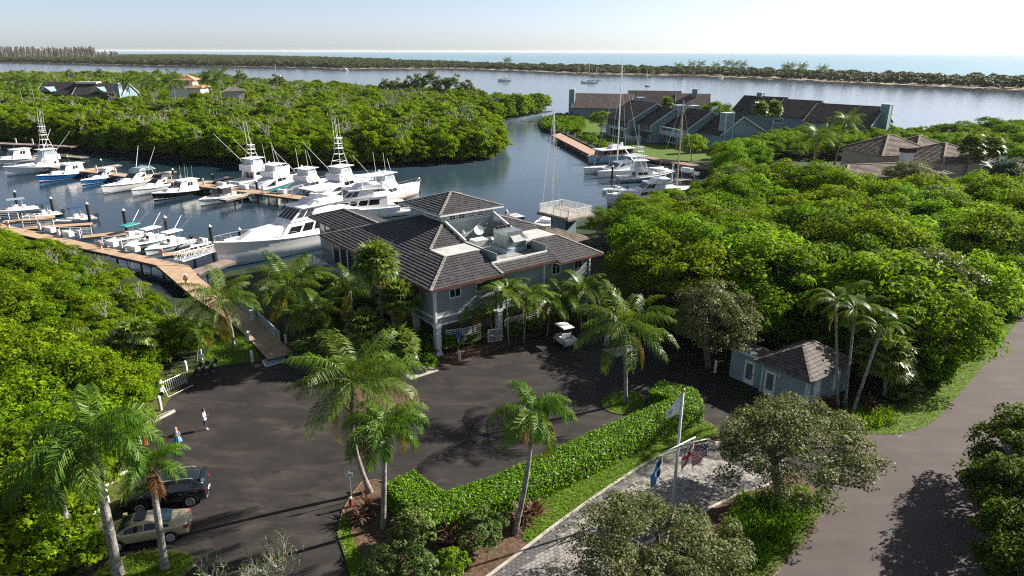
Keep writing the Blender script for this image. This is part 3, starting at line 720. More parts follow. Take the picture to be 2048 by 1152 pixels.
# near left mangrove thicket
THICK = px_poly([(-300, 405), (-60, 458), (80, 488), (180, 512), (240, 545), (285, 578)], 0.8) + px_poly([(352, 635), (405, 668), (400, 705), (372, 728), (335, 758), (292, 815), (250, 880), (205, 965), (150, 1050), (110, 1110), (60, 1200), (-200, 1250), (-500, 1000)])
THICK_P = [crown_mesh('thicket_crown', L_MANG, 1.5, 2.6, 0.5, 28, 95, 0.20, 61 + i, 0.40, 0.75, 0.5) for i in range(4)]
tp2, ts = [], []
for p in jitter_grid([(v.x, v.y) for v in THICK], 1.45, 0.45, 14):
    if not in_view(p, 2, 80): continue
    d = min((Vector(p) - v.xy).length for v in THICK)
    hgt = 0.78 + 0.35 * math.sin(p[0] * 0.23 + 1.3) * math.cos(p[1] * 0.19) + (0.25 if p[1] < 50 else 0)
    gap = math.sin(p[0] * 0.71 + 0.4 * math.sin(p[1] * .5)) * math.sin(p[1] * 0.63 + 1.1) + 0.4 * math.sin(p[0] * 1.7) * math.cos(p[1] * 1.9)
    if gap > 0.62 and p[1] < 90: continue
    hgt *= 1.0 + 0.28 * math.sin(p[0] * 0.9 + p[1] * 0.35) * math.cos(p[1] * 0.8 - p[0] * .2)
    tp2.append((p[0], p[1], -0.3)); ts.append(max(0.5, hgt * rr.uniform(0.75, 1.3) * (0.62 if d < 3 and p[1] > 60 else 0.85 if p[1] > 70 else 1)))
scatter('mangrove_thicket', 'low bright green mangrove thicket between the wooden pier and the parking lot', 'mangrove thicket', tp2, ts, THICK_P, 2)

dp = [q for q in tp2 if rr.random() < 0.10]
scatter('bare_thicket_twigs', 'grey leafless twigs among the low mangrove thicket', 'bare branches', dp, [rr.uniform(.8, 1.15) for _ in dp], [dead_mesh(15, 2.9), dead_mesh(16, 2.7)], 3)
# wood on the right: single trees
KIND = [('broad', L_BROAD, 'green broadleaf tree in the dense wood between clubhouse and road'),
        ('yellow', L_YELLOW, 'yellow-green buttonwood tree in the dense wood between clubhouse and road'),
        ('bright', L_BRIGHT, 'bright green large-leaved tree in the dense wood between clubhouse and road'),
        ('oak', L_OAK, 'grey-green oak in the dense wood between clubhouse and road')]
CROWNS = {}
for kname, m, _ in KIND:
    CROWNS[kname] = [crown_mesh('crown', m, 3.5, 7.0, 1.1, 66, 122 if kname != 'bright' else 90, {'broad': 0.30, 'yellow': 0.27, 'bright': 0.38, 'oak': 0.26}[kname], 200 + 10 * len(CROWNS) + i, 0.32, 0.62 if kname == 'yellow' else 0.75, 0.6) for i in range(3)]
TRUNKS = [trunk_mesh('trunk', 7.0, 0.17, 6, 3.2, 300 + i) for i in range(3)]
def tree(name, label, loc, rz, sc, crown, trunk, group=None, cat='tree', sx=1.0):
    t = thing(name, label, cat, loc, rz, group); t.scale = (sc * sx, sc * sx, sc)
    link('trunk', trunk, t); link('crown', crown, t); return t
SHED_C = P(1605, 800); HOUSE_C = Vector((88, 153, 0))
WOOD = [tuple(P(x, y))[:2] for x, y in ((1228, 640), (1290, 655), (1345, 668), (1440, 712), (1470, 712), (1560, 690), (1640, 705), (1700, 745), (1790, 780), (1850, 772), (1930, 712), (2020, 612))] + \
       [(98, 112), (150, 165), (178, 212), (140, 226), (128, 236), (108, 232), (85, 226), (66, 196), (56, 186), (50, 170), (44, 146), (36, 130), (27, 121), (16, 109), (14, 96), (18, 84), (14, 74)]
def wood_avoid(p):
    v = Vector((p[0], p[1], 0))
    if (v - SHED_C).length < 6.0: return True
    if 58 < v.x < 114 and 132 < v.y < 182: return True
    return False
wp = [p for p in jitter_grid(WOOD, 5.0, 0.40, 21, wood_avoid) if in_view(p, 5, 60)]
wp.sort(key=lambda p: p[1])
wr = random.Random(77)
far_pts, far_sc = [], []
for i, p in enumerate(wp):
    if p[1] > 200 and p[0] < 138: far_pts.append((p[0], p[1], -0.3)); far_sc.append(wr.uniform(0.42, 0.58)); continue
    if i >= 240 or p[1] > 150:
        far_pts.append((p[0], p[1], 0)); far_sc.append(wr.uniform(0.75, 1.1) * (0.68 if p[1] > 182 else 0.9)); continue
    n1 = math.sin(p[0] * 0.13 + 0.5) * math.cos(p[1] * 0.11)
    x = wr.random() + n1 * 0.35
    kd = 1 if x > 0.72 else (2 if (x < 0.12 or (p[0] > 40 and p[1] < 90 and wr.random() < 0.5)) else (3 if wr.random() < 0.10 else 0))
    kn, m, lab = KIND[kd]
    s = wr.uniform(0.78, 1.15) * (1.16 if kd == 1 else 1.0) * (0.86 if p[1] > 120 else 1.0)
    if p[1] < 80: s *= 1.14
    if p[0] < 36 and p[1] > 96: s *= 0.62
    elif p[0] < 50 and p[1] > 118: s *= 0.75
    elif p[0] > 52 and p[1] > 112: s *= 0.66
    kindname = ('green broadleaf tree', 'yellow-green buttonwood tree', 'bright green large-leaved tree', 'grey-green oak')[kd]
    where = ('beside the clubhouse gable' if p[0] < 26 and p[1] < 82 else 'in the low wood edge along the basin' if p[1] > 96 and p[0] < 50 else 'in the wood edge behind the shed' if p[1] < 74 and p[0] < 38 else 'in the wood edge along the road' if (p[0] - 22) * 0.68 - (p[1] - 36) * 0.73 > -14 else 'around the tiled house' if p[1] > 108 and p[0] > 60 else 'in the middle of the right-hand wood')
    tree('broadleaf_tree' if kd != 3 else 'oak_tree', kindname + ' ' + where, (p[0], p[1], 0), wr.uniform(0, 6.28), s, wr.choice(CROWNS[kn]), wr.choice(TRUNKS), kindname + 's ' + where, sx=wr.uniform(0.9, 1.2))
print('wood trees', len(wp))
for p in jitter_grid([(100, 116), (175, 175), (200, 214), (150, 224), (128, 236), (110, 232), (84, 226), (66, 198), (60, 180), (100, 175)], 5.2, 0.4, 31, wood_avoid):
    if in_view(p, 5, 60): far_pts.append((p[0], p[1], 0)); far_sc.append(wr.uniform(0.75, 1.1) * (0.52 if p[1] > 200 and p[0] < 138 else 0.68 if p[1] > 182 and p[0] < 140 else 1))
scatter('far_wood', 'far part of the green wood around the tiled house up to the lagoon', 'wood', far_pts, far_sc, CROWNS['broad'] + CROWNS['yellow'][:1] + CROWNS['bright'][:1], 8)
# dark understorey along the open edges of the wood
up, us = [], []
EDGE = [P(x, y) for x, y in ((1225, 640), (1290, 655), (1345, 668), (1440, 705), (1490, 705), (1640, 705), (1715, 750), (1790, 778), (1850, 765), (1925, 705), (2010, 612))] + [Vector((70, 88, 0))]
for a, b in zip(EDGE, EDGE[1:]):
    L = (b - a).length
    for k in range(int(L / 0.55)):
        q = a.lerp(b, rr.random()) + Vector((rr.uniform(-0.8, 0.8), rr.uniform(-0.2, 2.6), 0)); up.append((q.x, q.y, -0.4)); us.append(rr.uniform(0.5, 1.25))
L_UNDER = [crown_mesh('understorey', L_BROAD, 1.5, 2.8, 0.4, 24, 56, 0.30, 161 + i, 0.40, 0.8, 0.5) for i in range(3)]
scatter('understorey', 'leafy undergrowth along the foot of the right-hand wood', 'undergrowth', up, us, L_UNDER, 5)
# ------------------------------------------------------------------ palms
def palm_px(kind, name, label, bp, cp, seed, size=1.0, zb=0.0, **k):
    b = P(bp[0], bp[1], zb); d = ray(*cp); t = b.y / d[1]
    return palm(kind, name, label, b, CAM_H + d[2] * t - zb, (d[0] * t - b.x, 0.0), seed, size, **k)
palm_px('coco', 'coconut_palm', 'tall curved coconut palm in the middle of the parking lot', (742, 985), (706, 762), 3, 1.12, yellow=1, n=26, curve=-0.9)
palm_px('queen', 'queen_palm', 'straight grey queen palm with a hanging dead frond at the hedge corner', (766, 1056), (770, 868), 5, 0.98, dead=1, yellow=1, n=18)
palm_px('queen', 'queen_palm', 'leaning queen palm on the near side of the long hedge', (1028, 1068), (1066, 842), 8, 0.95, yellow=1, dead=1, n=15, curve=0.25)
palm_px('coco', 'coconut_palm', 'coconut palm on the small kerbed island before the hedge hook', (1252, 808), (1250, 655), 12, 1.12, yellow=1, n=22)
palm_px('queen', 'queen_palm', 'tallest queen palm beside the gold sedan', (237, 1152), (186, 900), 15, 1.38, r=0.25, n=16)
palm_px('queen', 'queen_palm', 'queen palm with ragged brown boot between camera and gold sedan', (330, 1138), (302, 940), 18, 0.75, r=0.2, n=11, dead=2)
palm_px('queen', 'queen_palm', 'queen palm with an orange dead frond left of the parked cars', (150, 1120), (112, 955), 21, 1.0, r=0.2, n=15, dead=1)
palm_px('queen', 'queen_palm', 'half hidden queen palm deep in the thicket at the left edge', (78, 1010), (60, 925), 24, 1.0, r=0.16, n=13)
palm_px('sabal', 'cabbage_palm', 'tall cabbage palm rising in front of the clubhouse roof', (772, 700), (754, 525), 27, 1.5, r=0.17, yellow=2)
palm_px('sabal', 'cabbage_palm', 'shaggy cabbage palm beside the clubhouse corner', (806, 705), (797, 598), 30, 1.35, r=0.18, yellow=3, dead=2)
palm_px('sabal', 'cabbage_palm', 'low cabbage palm below the shaggy one at the clubhouse corner', (790, 735), (796, 690), 33, 1.3, r=0.18, yellow=2)
palm_px('sabal', 'cabbage_palm', 'small cabbage palm left of the tall one by the balcony', (690, 660), (686, 592), 36, 1.1, r=0.14, yellow=1)
palm_px('coco', 'coconut_palm', 'coconut palm beside the ramp landing near the thicket', (468, 697), (440, 598), 39, 1.0, yellow=1, curve=0.5)
palm_px('coco', 'coconut_palm', 'coconut palm between the big motor yacht and the ramp', (590, 650), (575, 570), 42, 1.2, yellow=3, n=18)
palm_px('small', 'young_palm', 'small yellowish young palm behind the golf carts', (392, 722), (398, 672), 45, 1.05, r=0.09, yellow=3)
palm_px('fan', 'thatch_palm', 'larger of two thatch palms in the left thicket', (275, 735), (272, 672), 48, 1.5, r=0.1, dead=1)
palm_px('fan', 'thatch_palm', 'smaller of two thatch palms in the left thicket', (236, 745), (232, 703), 51, 1.3, r=0.1)
palm_px('small', 'young_palm', 'young palm left of the shaggy cabbage palm', (655, 690), (640, 640), 54, 1.8, yellow=1)
palm_px('small', 'areca_palm', 'small palm with dry fronds at the lattice screens corner', (945, 690), (948, 632), 57, 1.45, yellow=2, dead=2)
palm_px('small', 'areca_palm', 'taller palm in front of the middle clubhouse wall', (1018, 690), (1012, 598), 60, 1.65, yellow=1)
palm_px('small', 'areca_palm', 'bright palm right of the middle clubhouse wall', (1048, 685), (1052, 610), 63, 1.65, yellow=1)
palm_px('small', 'areca_palm', 'palm with a yellow spear before the second lattice screen', (1094, 672), (1100, 618), 66, 1.6, yellow=2)
palm_px('small', 'areca_palm', 'dark palm at the far corner of the clubhouse front', (1162, 660), (1163, 590), 69, 1.8)
palm_px('small', 'areca_palm', 'second dark palm at the far corner of the clubhouse front', (1140, 665), (1128, 606), 71, 1.6)
palm_px('sabal', 'cabbage_palm', 'cabbage palm low behind the curved coconut palm', (735, 720), (728, 655), 131, 1.3, r=0.16, yellow=2)
palm_px('sabal', 'cabbage_palm', 'cabbage palm in the shade under the clubhouse balcony', (650, 640), (652, 575), 132, 1.2, r=0.15)
palm_px('coco', 'coconut_palm', 'slender coconut palm between the tall cabbage palm and the balcony', (712, 690), (700, 580), 133, 0.85, n=16, yellow=2)
palm_px('small', 'young_palm', 'young palm beside the ramp fence', (610, 690), (612, 640), 134, 1.6, yellow=1)
palm_px('small', 'young_palm', 'young palm in front of the boarded ramp bend', (545, 655), (548, 610), 135, 1.4)
palm_px('coco', 'coconut_palm', 'dark coconut palm right of the yacht stern by the balcony', (630, 620), (622, 560), 136, 0.9, n=18)
palm_px('royal', 'crownshaft_palm', 'left stem of the three slim palms beside the shed', (1676, 818), (1672, 622), 72, 1.1, n=10)
palm_px('royal', 'crownshaft_palm', 'middle stem of the three slim palms beside the shed', (1690, 812), (1708, 640), 75, 1.1, n=10, yellow=1)
palm_px('royal', 'crownshaft_palm', 'right leaning stem of the three slim palms beside the shed', (1703, 830), (1757, 672), 78, 1.0, n=10)
palm_px('sabal', 'cabbage_palm', 'low cabbage palm behind the three slim palms', (1770, 790), (1772, 712), 81, 1.5, r=0.2)
palm_px('fan', 'thatch_palm', 'thatch palm leaning over the roadside grass', (1800, 790), (1805, 775), 83, 1.3)
palm_px('coco', 'coconut_palm', 'nearer of two dark coconut palms rising from the wood', (1622, 360), (1634, 272), 84, 1.25, n=24, yellow=2)
palm_px('coco', 'coconut_palm', 'farther of two dark coconut palms rising from the wood', (1668, 330), (1692, 245), 87, 1.25, n=22)
def far_palm(kind, label, px, py_top, Y, seed, size=1.0, group=None, base=0.0):
    d = ray(px, py_top); t = Y / d[1]; h = CAM_H + d[2] * t - base
    return palm(kind, {'coco': 'coconut_palm', 'sabal': 'cabbage_palm', 'silver': 'bismarck_palm'}[kind], label, (d[0] * t, Y, base), h, (0, 0), seed, size, group)
far_palm('sabal', 'round cabbage palm before the dark-roofed condo block, left of its twin', 1521, 218, 205, 90, 1.7)
far_palm('sabal', 'round cabbage palm before the dark-roofed condo block, right of its twin', 1549, 217, 208, 91, 1.7)
far_palm('sabal', 'round headed cabbage palm right of the tiled house, left of its twin', 1943, 292, 150, 92, 1.9)
far_palm('sabal', 'round headed cabbage palm right of the tiled house, right of its twin', 1981, 292, 152, 93, 1.9)
far_palm('silver', 'silver-blue fan palm at the right edge beside the tiled house', 2000, 352, 118, 94, 1.9)
far_palm('sabal', 'cabbage palm between the two nearer condo rows', 1335, 206, 250, 95, 1.6)
for k, (px, py) in enumerate(((1015, 122), (1357, 132), (1384, 129), (1403, 129), (1432, 132), (1456, 128), (1470, 130), (1486, 130), (1572, 135), (1582, 133), (1605, 134), (1645, 139))):
    yb = {0: 1250}.get(k, 1000 - (px - 1350) * 0.85)
    far_palm('coco', 'coconut palm standing on the barrier island against the sea', px, py - 1, yb, 100 + k, 2.0 if k else 2.6, 'coconut palms on the barrier island', WZ)
for k, px in enumerate((35, 60, 255, 300, 345, 420, 436)):
    far_palm('coco', 'palm among the mangroves around the far left houses', px, 158 + (px * 7) % 9 - (6 if px > 400 else 0), 300 - k * 4, 120 + k, 1.5, 'palms around the far left houses', 0)

# ------------------------------------------------------------------ hedge
HC = [Vector(p) for p in ((-7.2, 36.9), (-6.0, 35.6), (-4.35, 33.95), (-0.7, 36.0), (4.3, 39.9), (10.3, 44.6), (13.5, 46.8), (13.6, 48.4), (11.6, 49.6))]
def offset_path(pts, d):
    out = []
    for i, p in enumerate(pts):
        a = (pts[i] - pts[i - 1]).normalized() if i else None; b = (pts[i + 1] - p).normalized() if i < len(pts) - 1 else None
        a = a or b; b = b or a; n = (Vector((-a.y, a.x)) + Vector((-b.y, b.x))).normalized(); out.append(p + n * d / max(0.5, n.dot(Vector((-a.y, a.x)))))
    return out
hed = thing('hedge', 'clipped bright green hedge bent in a V between the lot and the paved walk', 'hedge', (0, 0, 0))
lft, rgt = offset_path(HC, 1.12), offset_path(HC, -1.12)
MB().prism([tuple(p) for p in lft] + [tuple(p) for p in rgt[::-1]], 0.1, 1.42).build('branches', pm('hedge_core', (0.018, 0.03, 0.008), 0.9), hed)
rs = np.random.default_rng(4); Pp, Nn = [], []
for (a, b, la, lb, ra, rb) in zip(HC, HC[1:], lft, lft[1:], rgt, rgt[1:]):
    L = (b - a).length
    for _ in range(int(L * 2.3 * 190)):
        t, s = rs.random(), rs.random(); p = (la.lerp(lb, t)).lerp(ra.lerp(rb, t), s)
        bump = 0.03 * math.sin(p.x * 3.1) * math.cos(p.y * 2.7)
        Pp.append((p.x, p.y, 1.52 + bump + rs.normal() * 0.03)); Nn.append((rs.normal() * 0.55, rs.normal() * 0.55, 1))
    for e0, e1 in ((la, lb), (rb, ra)):
        n = Vector((-(e1 - e0).y, (e1 - e0).x)).normalized()
        for _ in range(int(L * 1.6 * 170)):
            p = e0.lerp(e1, rs.random()); z = rs.uniform(0.05, 1.55); o_ = rs.normal() * 0.05
            Pp.append((p.x + n.x * (0.06 + o_), p.y + n.y * (0.06 + o_), z)); Nn.append((n.x + rs.normal() * 0.5, n.y + rs.normal() * 0.5, 0.5 + rs.normal() * 0.4))
for c, n in ((HC[0], HC[0] - HC[1]), (HC[-1], HC[-1] - HC[-2])):
    n = n.normalized(); w = Vector((-n.y, n.x))
    for _ in range(480):
        p = c + w * rs.uniform(-1.15, 1.15) + n * rs.normal() * 0.05; Pp.append((p.x, p.y, rs.uniform(0.05, 1.55))); Nn.append((n.x + rs.normal() * 0.5, n.y + rs.normal() * 0.5, 0.5))
link('leaves', quads_mesh('leaves', leaf_quads(np.array(Pp), np.array(Nn), 0.16, rs, 0.6), L_HEDGE), hed)

# ------------------------------------------------------------------ oaks and other single trees near the walk
OAKC = [crown_mesh('crown', L_OAK, 4.2, 6.0, 0.7, 220, 140, 0.165, 401, 0.19, 0.7, 0.42, 0.5, 0.4), crown_mesh('crown', L_OAK, 4.2, 5.0, 1.0, 180, 130, 0.165, 402, 0.19, 0.65, 0.42, 0.5, 0.4),
        crown_mesh('crown', L_OAK, 3.8, 7.2, 1.2, 180, 120, 0.19, 403, 0.19, 0.8, 0.42, 0.5, 0.4)]
OAKT = [trunk_mesh('trunk', 6.0, 0.26, 8, 3.6, 410), trunk_mesh('trunk', 5.2, 0.24, 8, 3.6, 411), trunk_mesh('trunk', 7.4, 0.25, 8, 3.2, 412)]
tree('oak_tree', 'broad grey-green oak between the flagpole plaza and the road', (17.4, 37.0, 0), 0.4, 1.0, OAKC[0], OAKT[0], sx=1.1)
tree('oak_tree', 'spreading oak in front of the flagpole at the lower edge', (7.2, 28.6, 0), 2.1, 0.92, OAKC[1], OAKT[1], sx=1.12)
tree('oak_tree', 'tall grey oak at the edge of the shaded drive behind the coconut palm', (17.9, 56.0, 0), 1.0, 0.98, OAKC[2], OAKT[2], sx=1.05)
tree('oak_tree', 'dark oak before the tiled house roof', (74, 128, 0), 0.7, 1.2, OAKC[0], OAKT[0])
tree('oak_tree', 'grey oak at the right edge below the silver palm', (87, 118, 0), 0.2, 1.2, OAKC[2], OAKT[2])
BIGY = crown_mesh('crown', L_YELLOW, 5.0, 7.4, 1.2, 110, 80, 0.42, 421, 0.24, 0.5, 0.62, 0.5)
tree('buttonwood_tree', 'largest yellow-green domed tree in the right-hand wood', (40.5, 84, 0), 0.3, 1.15, BIGY, TRUNKS[0])
tree('buttonwood_tree', 'second yellow-green domed tree of the wood, nearer the clubhouse', (26, 92, 0), 1.3, 1.0, BIGY, TRUNKS[1])
RBT = trunk_mesh('trunk', 4.0, 0.13, 6, 2.0, 430)
RBC = crown_mesh('crown', leaf_mat('roadside_leaf', (0.025, 0.06, 0.006), (0.10, 0.17, 0.012), 0.35, 0.6, 0.1, 0.1, (1.2, 1.25, 0.4)), 3.2, 4.6, 0.4, 110, 120, 0.22, 425, 0.26, 0.75, 0.5)
tree('broadleaf_tree', 'dark green tree overhanging the near side of the road at right', (33.4, 38.0, 0), 0, 1.12, RBC, RBT)
tree('broadleaf_tree', 'second roadside tree at the right edge, farther along the road', (40.4, 42.4, 0), 1.4, 1.1, RBC, RBT)
tree('broadleaf_tree', 'roadside tree in the bottom right corner', (29.6, 32.2, 0), 2.4, 1.1, RBC, RBT)
for k, (x, y, sc_, lab) in enumerate(((16.5, 68.0, 1.25, 'tall tree shading the far drive, nearest the clubhouse gable'), (20.0, 72.5, 1.3, 'tall tree shading the far drive, behind the nearest one'), (23.0, 67.5, 1.2, 'tall tree shading the far drive, right of the nearest one'), (15.0, 75.0, 1.2, 'tall tree touching the right end of the clubhouse roof'), (13.5, 97.5, 0.72, 'small tree beside the lookout deck'), (17.0, 101.0, 0.7, 'small tree right of the lookout deck'))):
    tree('broadleaf_tree', lab, (x, y, 0), k * 1.3, sc_, CROWNS['broad' if k % 2 else 'yellow'][k % 3], TRUNKS[k % 3])
tree('broadleaf_tree', 'roadside bush tree cut by the bottom right corner', (27.0, 28.0, 0), 4.0, 1.0, RBC, RBT)
RT = crown_mesh('crown', L_BROAD, 4.0, 6.6, 1.2, 60, 60, 0.5, 428)
tree('broadleaf_tree', 'round dark tree between the condo roofs', (76, 262, 0), 0.2, 1.25, RT, TRUNKS[0])
tree('broadleaf_tree', 'leafy tree at the corner of the left condo', (31.5, 246, 0), 0.9, 0.95, RT, TRUNKS[1])
tree('broadleaf_tree', 'bright tree before the balcony of the third condo', (47, 180, 0), 0.9, 0.9, CROWNS['bright'][0], TRUNKS[1])
tree('broadleaf_tree', 'lone tree at the tip of the mangrove point', (16, 346, WZ), 0.9, 0.75, MANG_P[0], TRUNKS[2])
# casuarinas on the mangrove island's far shore
PINE_P = [crown_mesh('crown', L_PINE, 4.6, 13.0, 1.5, 46, 44, 0.95, 81 + i, 0.24, 1.2, 0.35, 0.3, 0.2) for i in range(3)]
for k, (px, py, Y, s) in enumerate(((770, 158, 398, 0.9), (788, 154, 396, 0.9), (812, 150, 395, 0.9), (835, 148, 392, 1.0), (885, 150, 388, 1), (945, 165, 378, 1), (862, 142, 390, 1.15), (905, 146, 385, 1.1), (930, 158, 380, 0.85), (478, 140, 470, 0.95), (555, 146, 455, 0.9), (142, 138, 560, 0.9), (198, 138, 560, 0.95), (416, 135, 490, 1.1))):
    d = ray(px, py); t = Y / d[1]; top = CAM_H + d[2] * t
    q = thing('casuarina_tree', 'feathery casuarina standing above the mangroves on the far shore', 'tree', (d[0] * t, Y, WZ), k * 1.1, 'casuarinas above the mangroves'); sc = (top - WZ) / 14; q.scale = (sc, sc, sc)
    link('crown', PINE_P[k % 3], q)
# ------------------------------------------------------------------ shrubs and beds
def rosette(name, label, loc, n, L, w, mat, seed, group=None, cat='shrub'):
    rs = np.random.default_rng(seed); Q = []; V = []
    for k in range(n):
        a = k * 2.4 + rs.normal() * 0.2; e = math.radians(rs.uniform(25, 85)); l = L * rs.uniform(0.65, 1.1)
        d = np.array([math.cos(a) * math.cos(e), math.sin(a) * math.cos(e), math.sin(e)]); s = np.array([-math.sin(a), math.cos(a), 0]) * w
        z0 = np.array([0, 0, rs.uniform(0.1, 0.6) * L * 0.6]); m = z0 + d * l * 0.6; t = m + unit(d + np.array([0, 0, -0.7])) * l * 0.5
        Q += [[z0 - s * 0.4, z0 + s * 0.4, m + s, m - s], [m - s, m + s, t + s * 0.1, t - s * 0.1]]; x = rs.random(); V += [x, x]
    t = thing(name, label, cat, loc, 0, group)
    link('leaves', quads_mesh('leaves', np.array(Q), mat, np.array(V)), t)
    MB().path([(0, 0, -0.05), (0.03, 0, L * 0.4)], [0.06, 0.03], 5).build('stem', M_BARK, t)
    return t
for k, (px, py, lab) in enumerate(((735, 1030, 'bronze ti plant beside the red hydrant and curved palm'), (722, 1045, 'low bronze ti plant at the tip of the mulch bed'), (1045, 1048, 'bronze ti plant at the foot of the leaning queen palm'), (1068, 1040, 'second bronze ti plant right of the leaning queen palm'),
                                (897, 1082, 'bronze ti plant between the two flowering shrubs'), (905, 1112, 'bronze ti plant in front of the flowering shrubs'), (1652, 822, 'bronze ti plant left of the three slim palms'), (1738, 822, 'bronze ti plant right of the three slim palms'), (1640, 835, 'low ti plant against the louvred shed wall'))):
    rosette('ti_plant', lab, P(px, py, 0.05), 46, 1.25 if k not in (1, 8) else 0.85, 0.07, L_TI, 500 + k, 'bronze ti plants')
SHR = [crown_mesh('leaves', L_SHRUB, 1.15, 1.9, 0.05, 46, 60, 0.16, 520 + i, 0.3, 0.8, 0.45) for i in range(3)]
SHD = [crown_mesh('leaves', L_BROAD, 0.9, 1.4, 0.0, 26, 46, 0.17, 530 + i, 0.34, 0.8, 0.4) for i in range(3)]
STEMS = trunk_mesh('stems', 1.5, 0.05, 5, 0.8, 540)
def shrub(label, loc, sc, me, group=None, rz=0.0):
    t = thing('shrub', label, 'shrub', loc, rz, group); t.scale = (sc, sc, sc); link('leaves', me, t); link('stems', STEMS, t); return t
shrub('light green flowering shrub left of the bronze ti plant', P(822, 1095, 0.05), 1.15, SHR[0])
shrub('light green flowering shrub right of the bronze ti plant', P(965, 1090, 0.05), 1.12, SHR[1])
shrub('flowering shrub against the hedge corner', P(860, 1055, 0.05), 0.85, SHR[2])
shrub('dark shrub in front of the flowering shrubs', P(905, 1148, 0.05), 1.0, SHD[0])
shrub('grey-green shrub at the bottom edge beside the drive', P(760, 1165, 0.05), 1.0, SHR[2])
shrub('second grey-green shrub at the bottom edge beside the drive', P(830, 1170, 0.05), 1.05, SHR[0])
for k in range(26):                                    # dark planting along the clubhouse
    px = 640 + k * 21.5; py = 700 + (18 if px < 860 else -(px - 860) * 0.17) + rr.uniform(-14, 6) + (14 if 800 < px < 900 else 0)
    if px > 1170: break
    shrub('dark foundation shrub along the clubhouse front', P(px, py, 0.02), rr.uniform(0.7, 1.15), SHD[k % 3], 'foundation shrubs along the clubhouse', rr.uniform(0, 6))
for k in range(44):
    shrub('dark shrub in the shaded bed between ramp and clubhouse', P(rr.uniform(590, 860), rr.uniform(610, 735), 0.0), rr.uniform(0.8, 1.5), (SHD + SHR)[k % 5], 'shrubs in the bed left of the clubhouse', rr.uniform(0, 6))
for k in range(12):
    shrub('leafy shrub below the queen palms at the lower left', P(rr.uniform(10, 160), rr.uniform(1010, 1150), 0.0), rr.uniform(1.2, 1.9), SHD[k % 3], 'shrubs at the lower left', rr.uniform(0, 6))
for k in range(6):
    shrub('shrub behind the hedge hook beside the shed', P(1560 + k * 18, 760 + 16 * k, 0.0) + Vector((2, 6.5, 0)), rr.uniform(0.8, 1.2), SHD[k % 3], 'shrubs behind the shed', k)
# bare-twigged shrubs at the bottom edge
def bare_shrub(label, loc, h, seed):
    r2 = random.Random(seed); mb = MB(); ends = []
    for k in range(15):
        a = r2.uniform(0, 6.28); p = Vector((0, 0, 0)); d = Vector((math.cos(a) * 0.45, math.sin(a) * 0.45, 1)).normalized(); pts = [p]
        for s in range(5):
            d = (d + Vector((r2.uniform(-.35, .35), r2.uniform(-.35, .35), r2.uniform(-.05, .2)))).normalized(); p = p + d * h / 5; pts.append(p)
            if s > 0:
                for _ in range(3):
                    e = p + (d + Vector((r2.uniform(-1, 1), r2.uniform(-1, 1), r2.uniform(-.2, .6)))).normalized() * h * r2.uniform(0.12, 0.28); mb.path([p, p.lerp(e, .5) + Vector((0, 0, .03)), e], [0.014, 0.011, 0.005], 4); ends.append(e)
        mb.path(pts, [0.04, 0.034, 0.028, 0.022, 0.016, 0.008], 5)
    t = thing('bare_shrub', label, 'shrub', loc, 0, 'half bare shrubs at the bottom edge')
    mb.build('branches', M_TWIG, t)
    pos = np.array([list(e + Vector((r2.gauss(0, .1), r2.gauss(0, .1), r2.gauss(0, .08)))) for e in ends for _ in range(5) if r2.random() < 0.55])
    rs = np.random.default_rng(seed); link('leaves', quads_mesh('leaves', leaf_quads(pos, rs.normal(size=pos.shape) + np.array([0, 0, .6]), 0.13, rs, .5), L_SHRUB), t)
bare_shrub('half bare twiggy shrub in front of the drive', P(560, 1175), 2.6, 601)
bare_shrub('half bare twiggy shrub at the bottom left of the drive', P(440, 1205), 2.2, 602)
bare_shrub('half bare twiggy shrub between the other two', P(500, 1215), 2.2, 604)
# strap-leaved ground cover and grass
def tufts(name, label, cat, poly, step, L, w, mat, seed, nb=9, z=0.07, parent=None):
    rs = np.random.default_rng(seed); Q = []; V = []
    for x, y in jitter_grid(poly, step, 0.48, seed):
        for k in range(nb):
            a = rs.uniform(0, 6.283); e = rs.uniform(0.5, 1.45); l = L * rs.uniform(0.6, 1.2); d = np.array([math.cos(a) * math.cos(e), math.sin(a) * math.cos(e), math.sin(e)])
            s = np.array([-math.sin(a), math.cos(a), 0]) * w; p = np.array([x + rs.normal() * step * .25, y + rs.normal() * step * .25, z]); m = p + d * l * .6; t = m + unit(d + np.array([0, 0, -.6])) * l * .45
            Q.append([p - s * .5, p + s * .5, t + s * .3, t - s * .3] if nb < 5 else [p - s, m + s, t, m - s]); V.append(rs.random())
    o = link(name, quads_mesh(name, np.array(Q), mat, np.array(V))); return stuff(o, label, cat)
tufts('liriope', 'strap-leaved ground cover beneath the oak by the road', 'ground cover', [(p.x, p.y) for p in px_poly([(1480, 1000), (1600, 985), (1640, 1000), (1590, 1075), (1500, 1160), (1400, 1160)])], 0.42, 0.75, 0.035, L_BROAD, 701, 16)
tufts('liriope', 'strap-leaved ground cover beside the shed at the road corner', 'ground cover', [(p.x, p.y) for p in px_poly([(1670, 850), (1690, 828), (1780, 820), (1790, 848), (1740, 862), (1690, 862)])], 0.42, 0.7, 0.035, L_BROAD, 702, 16)
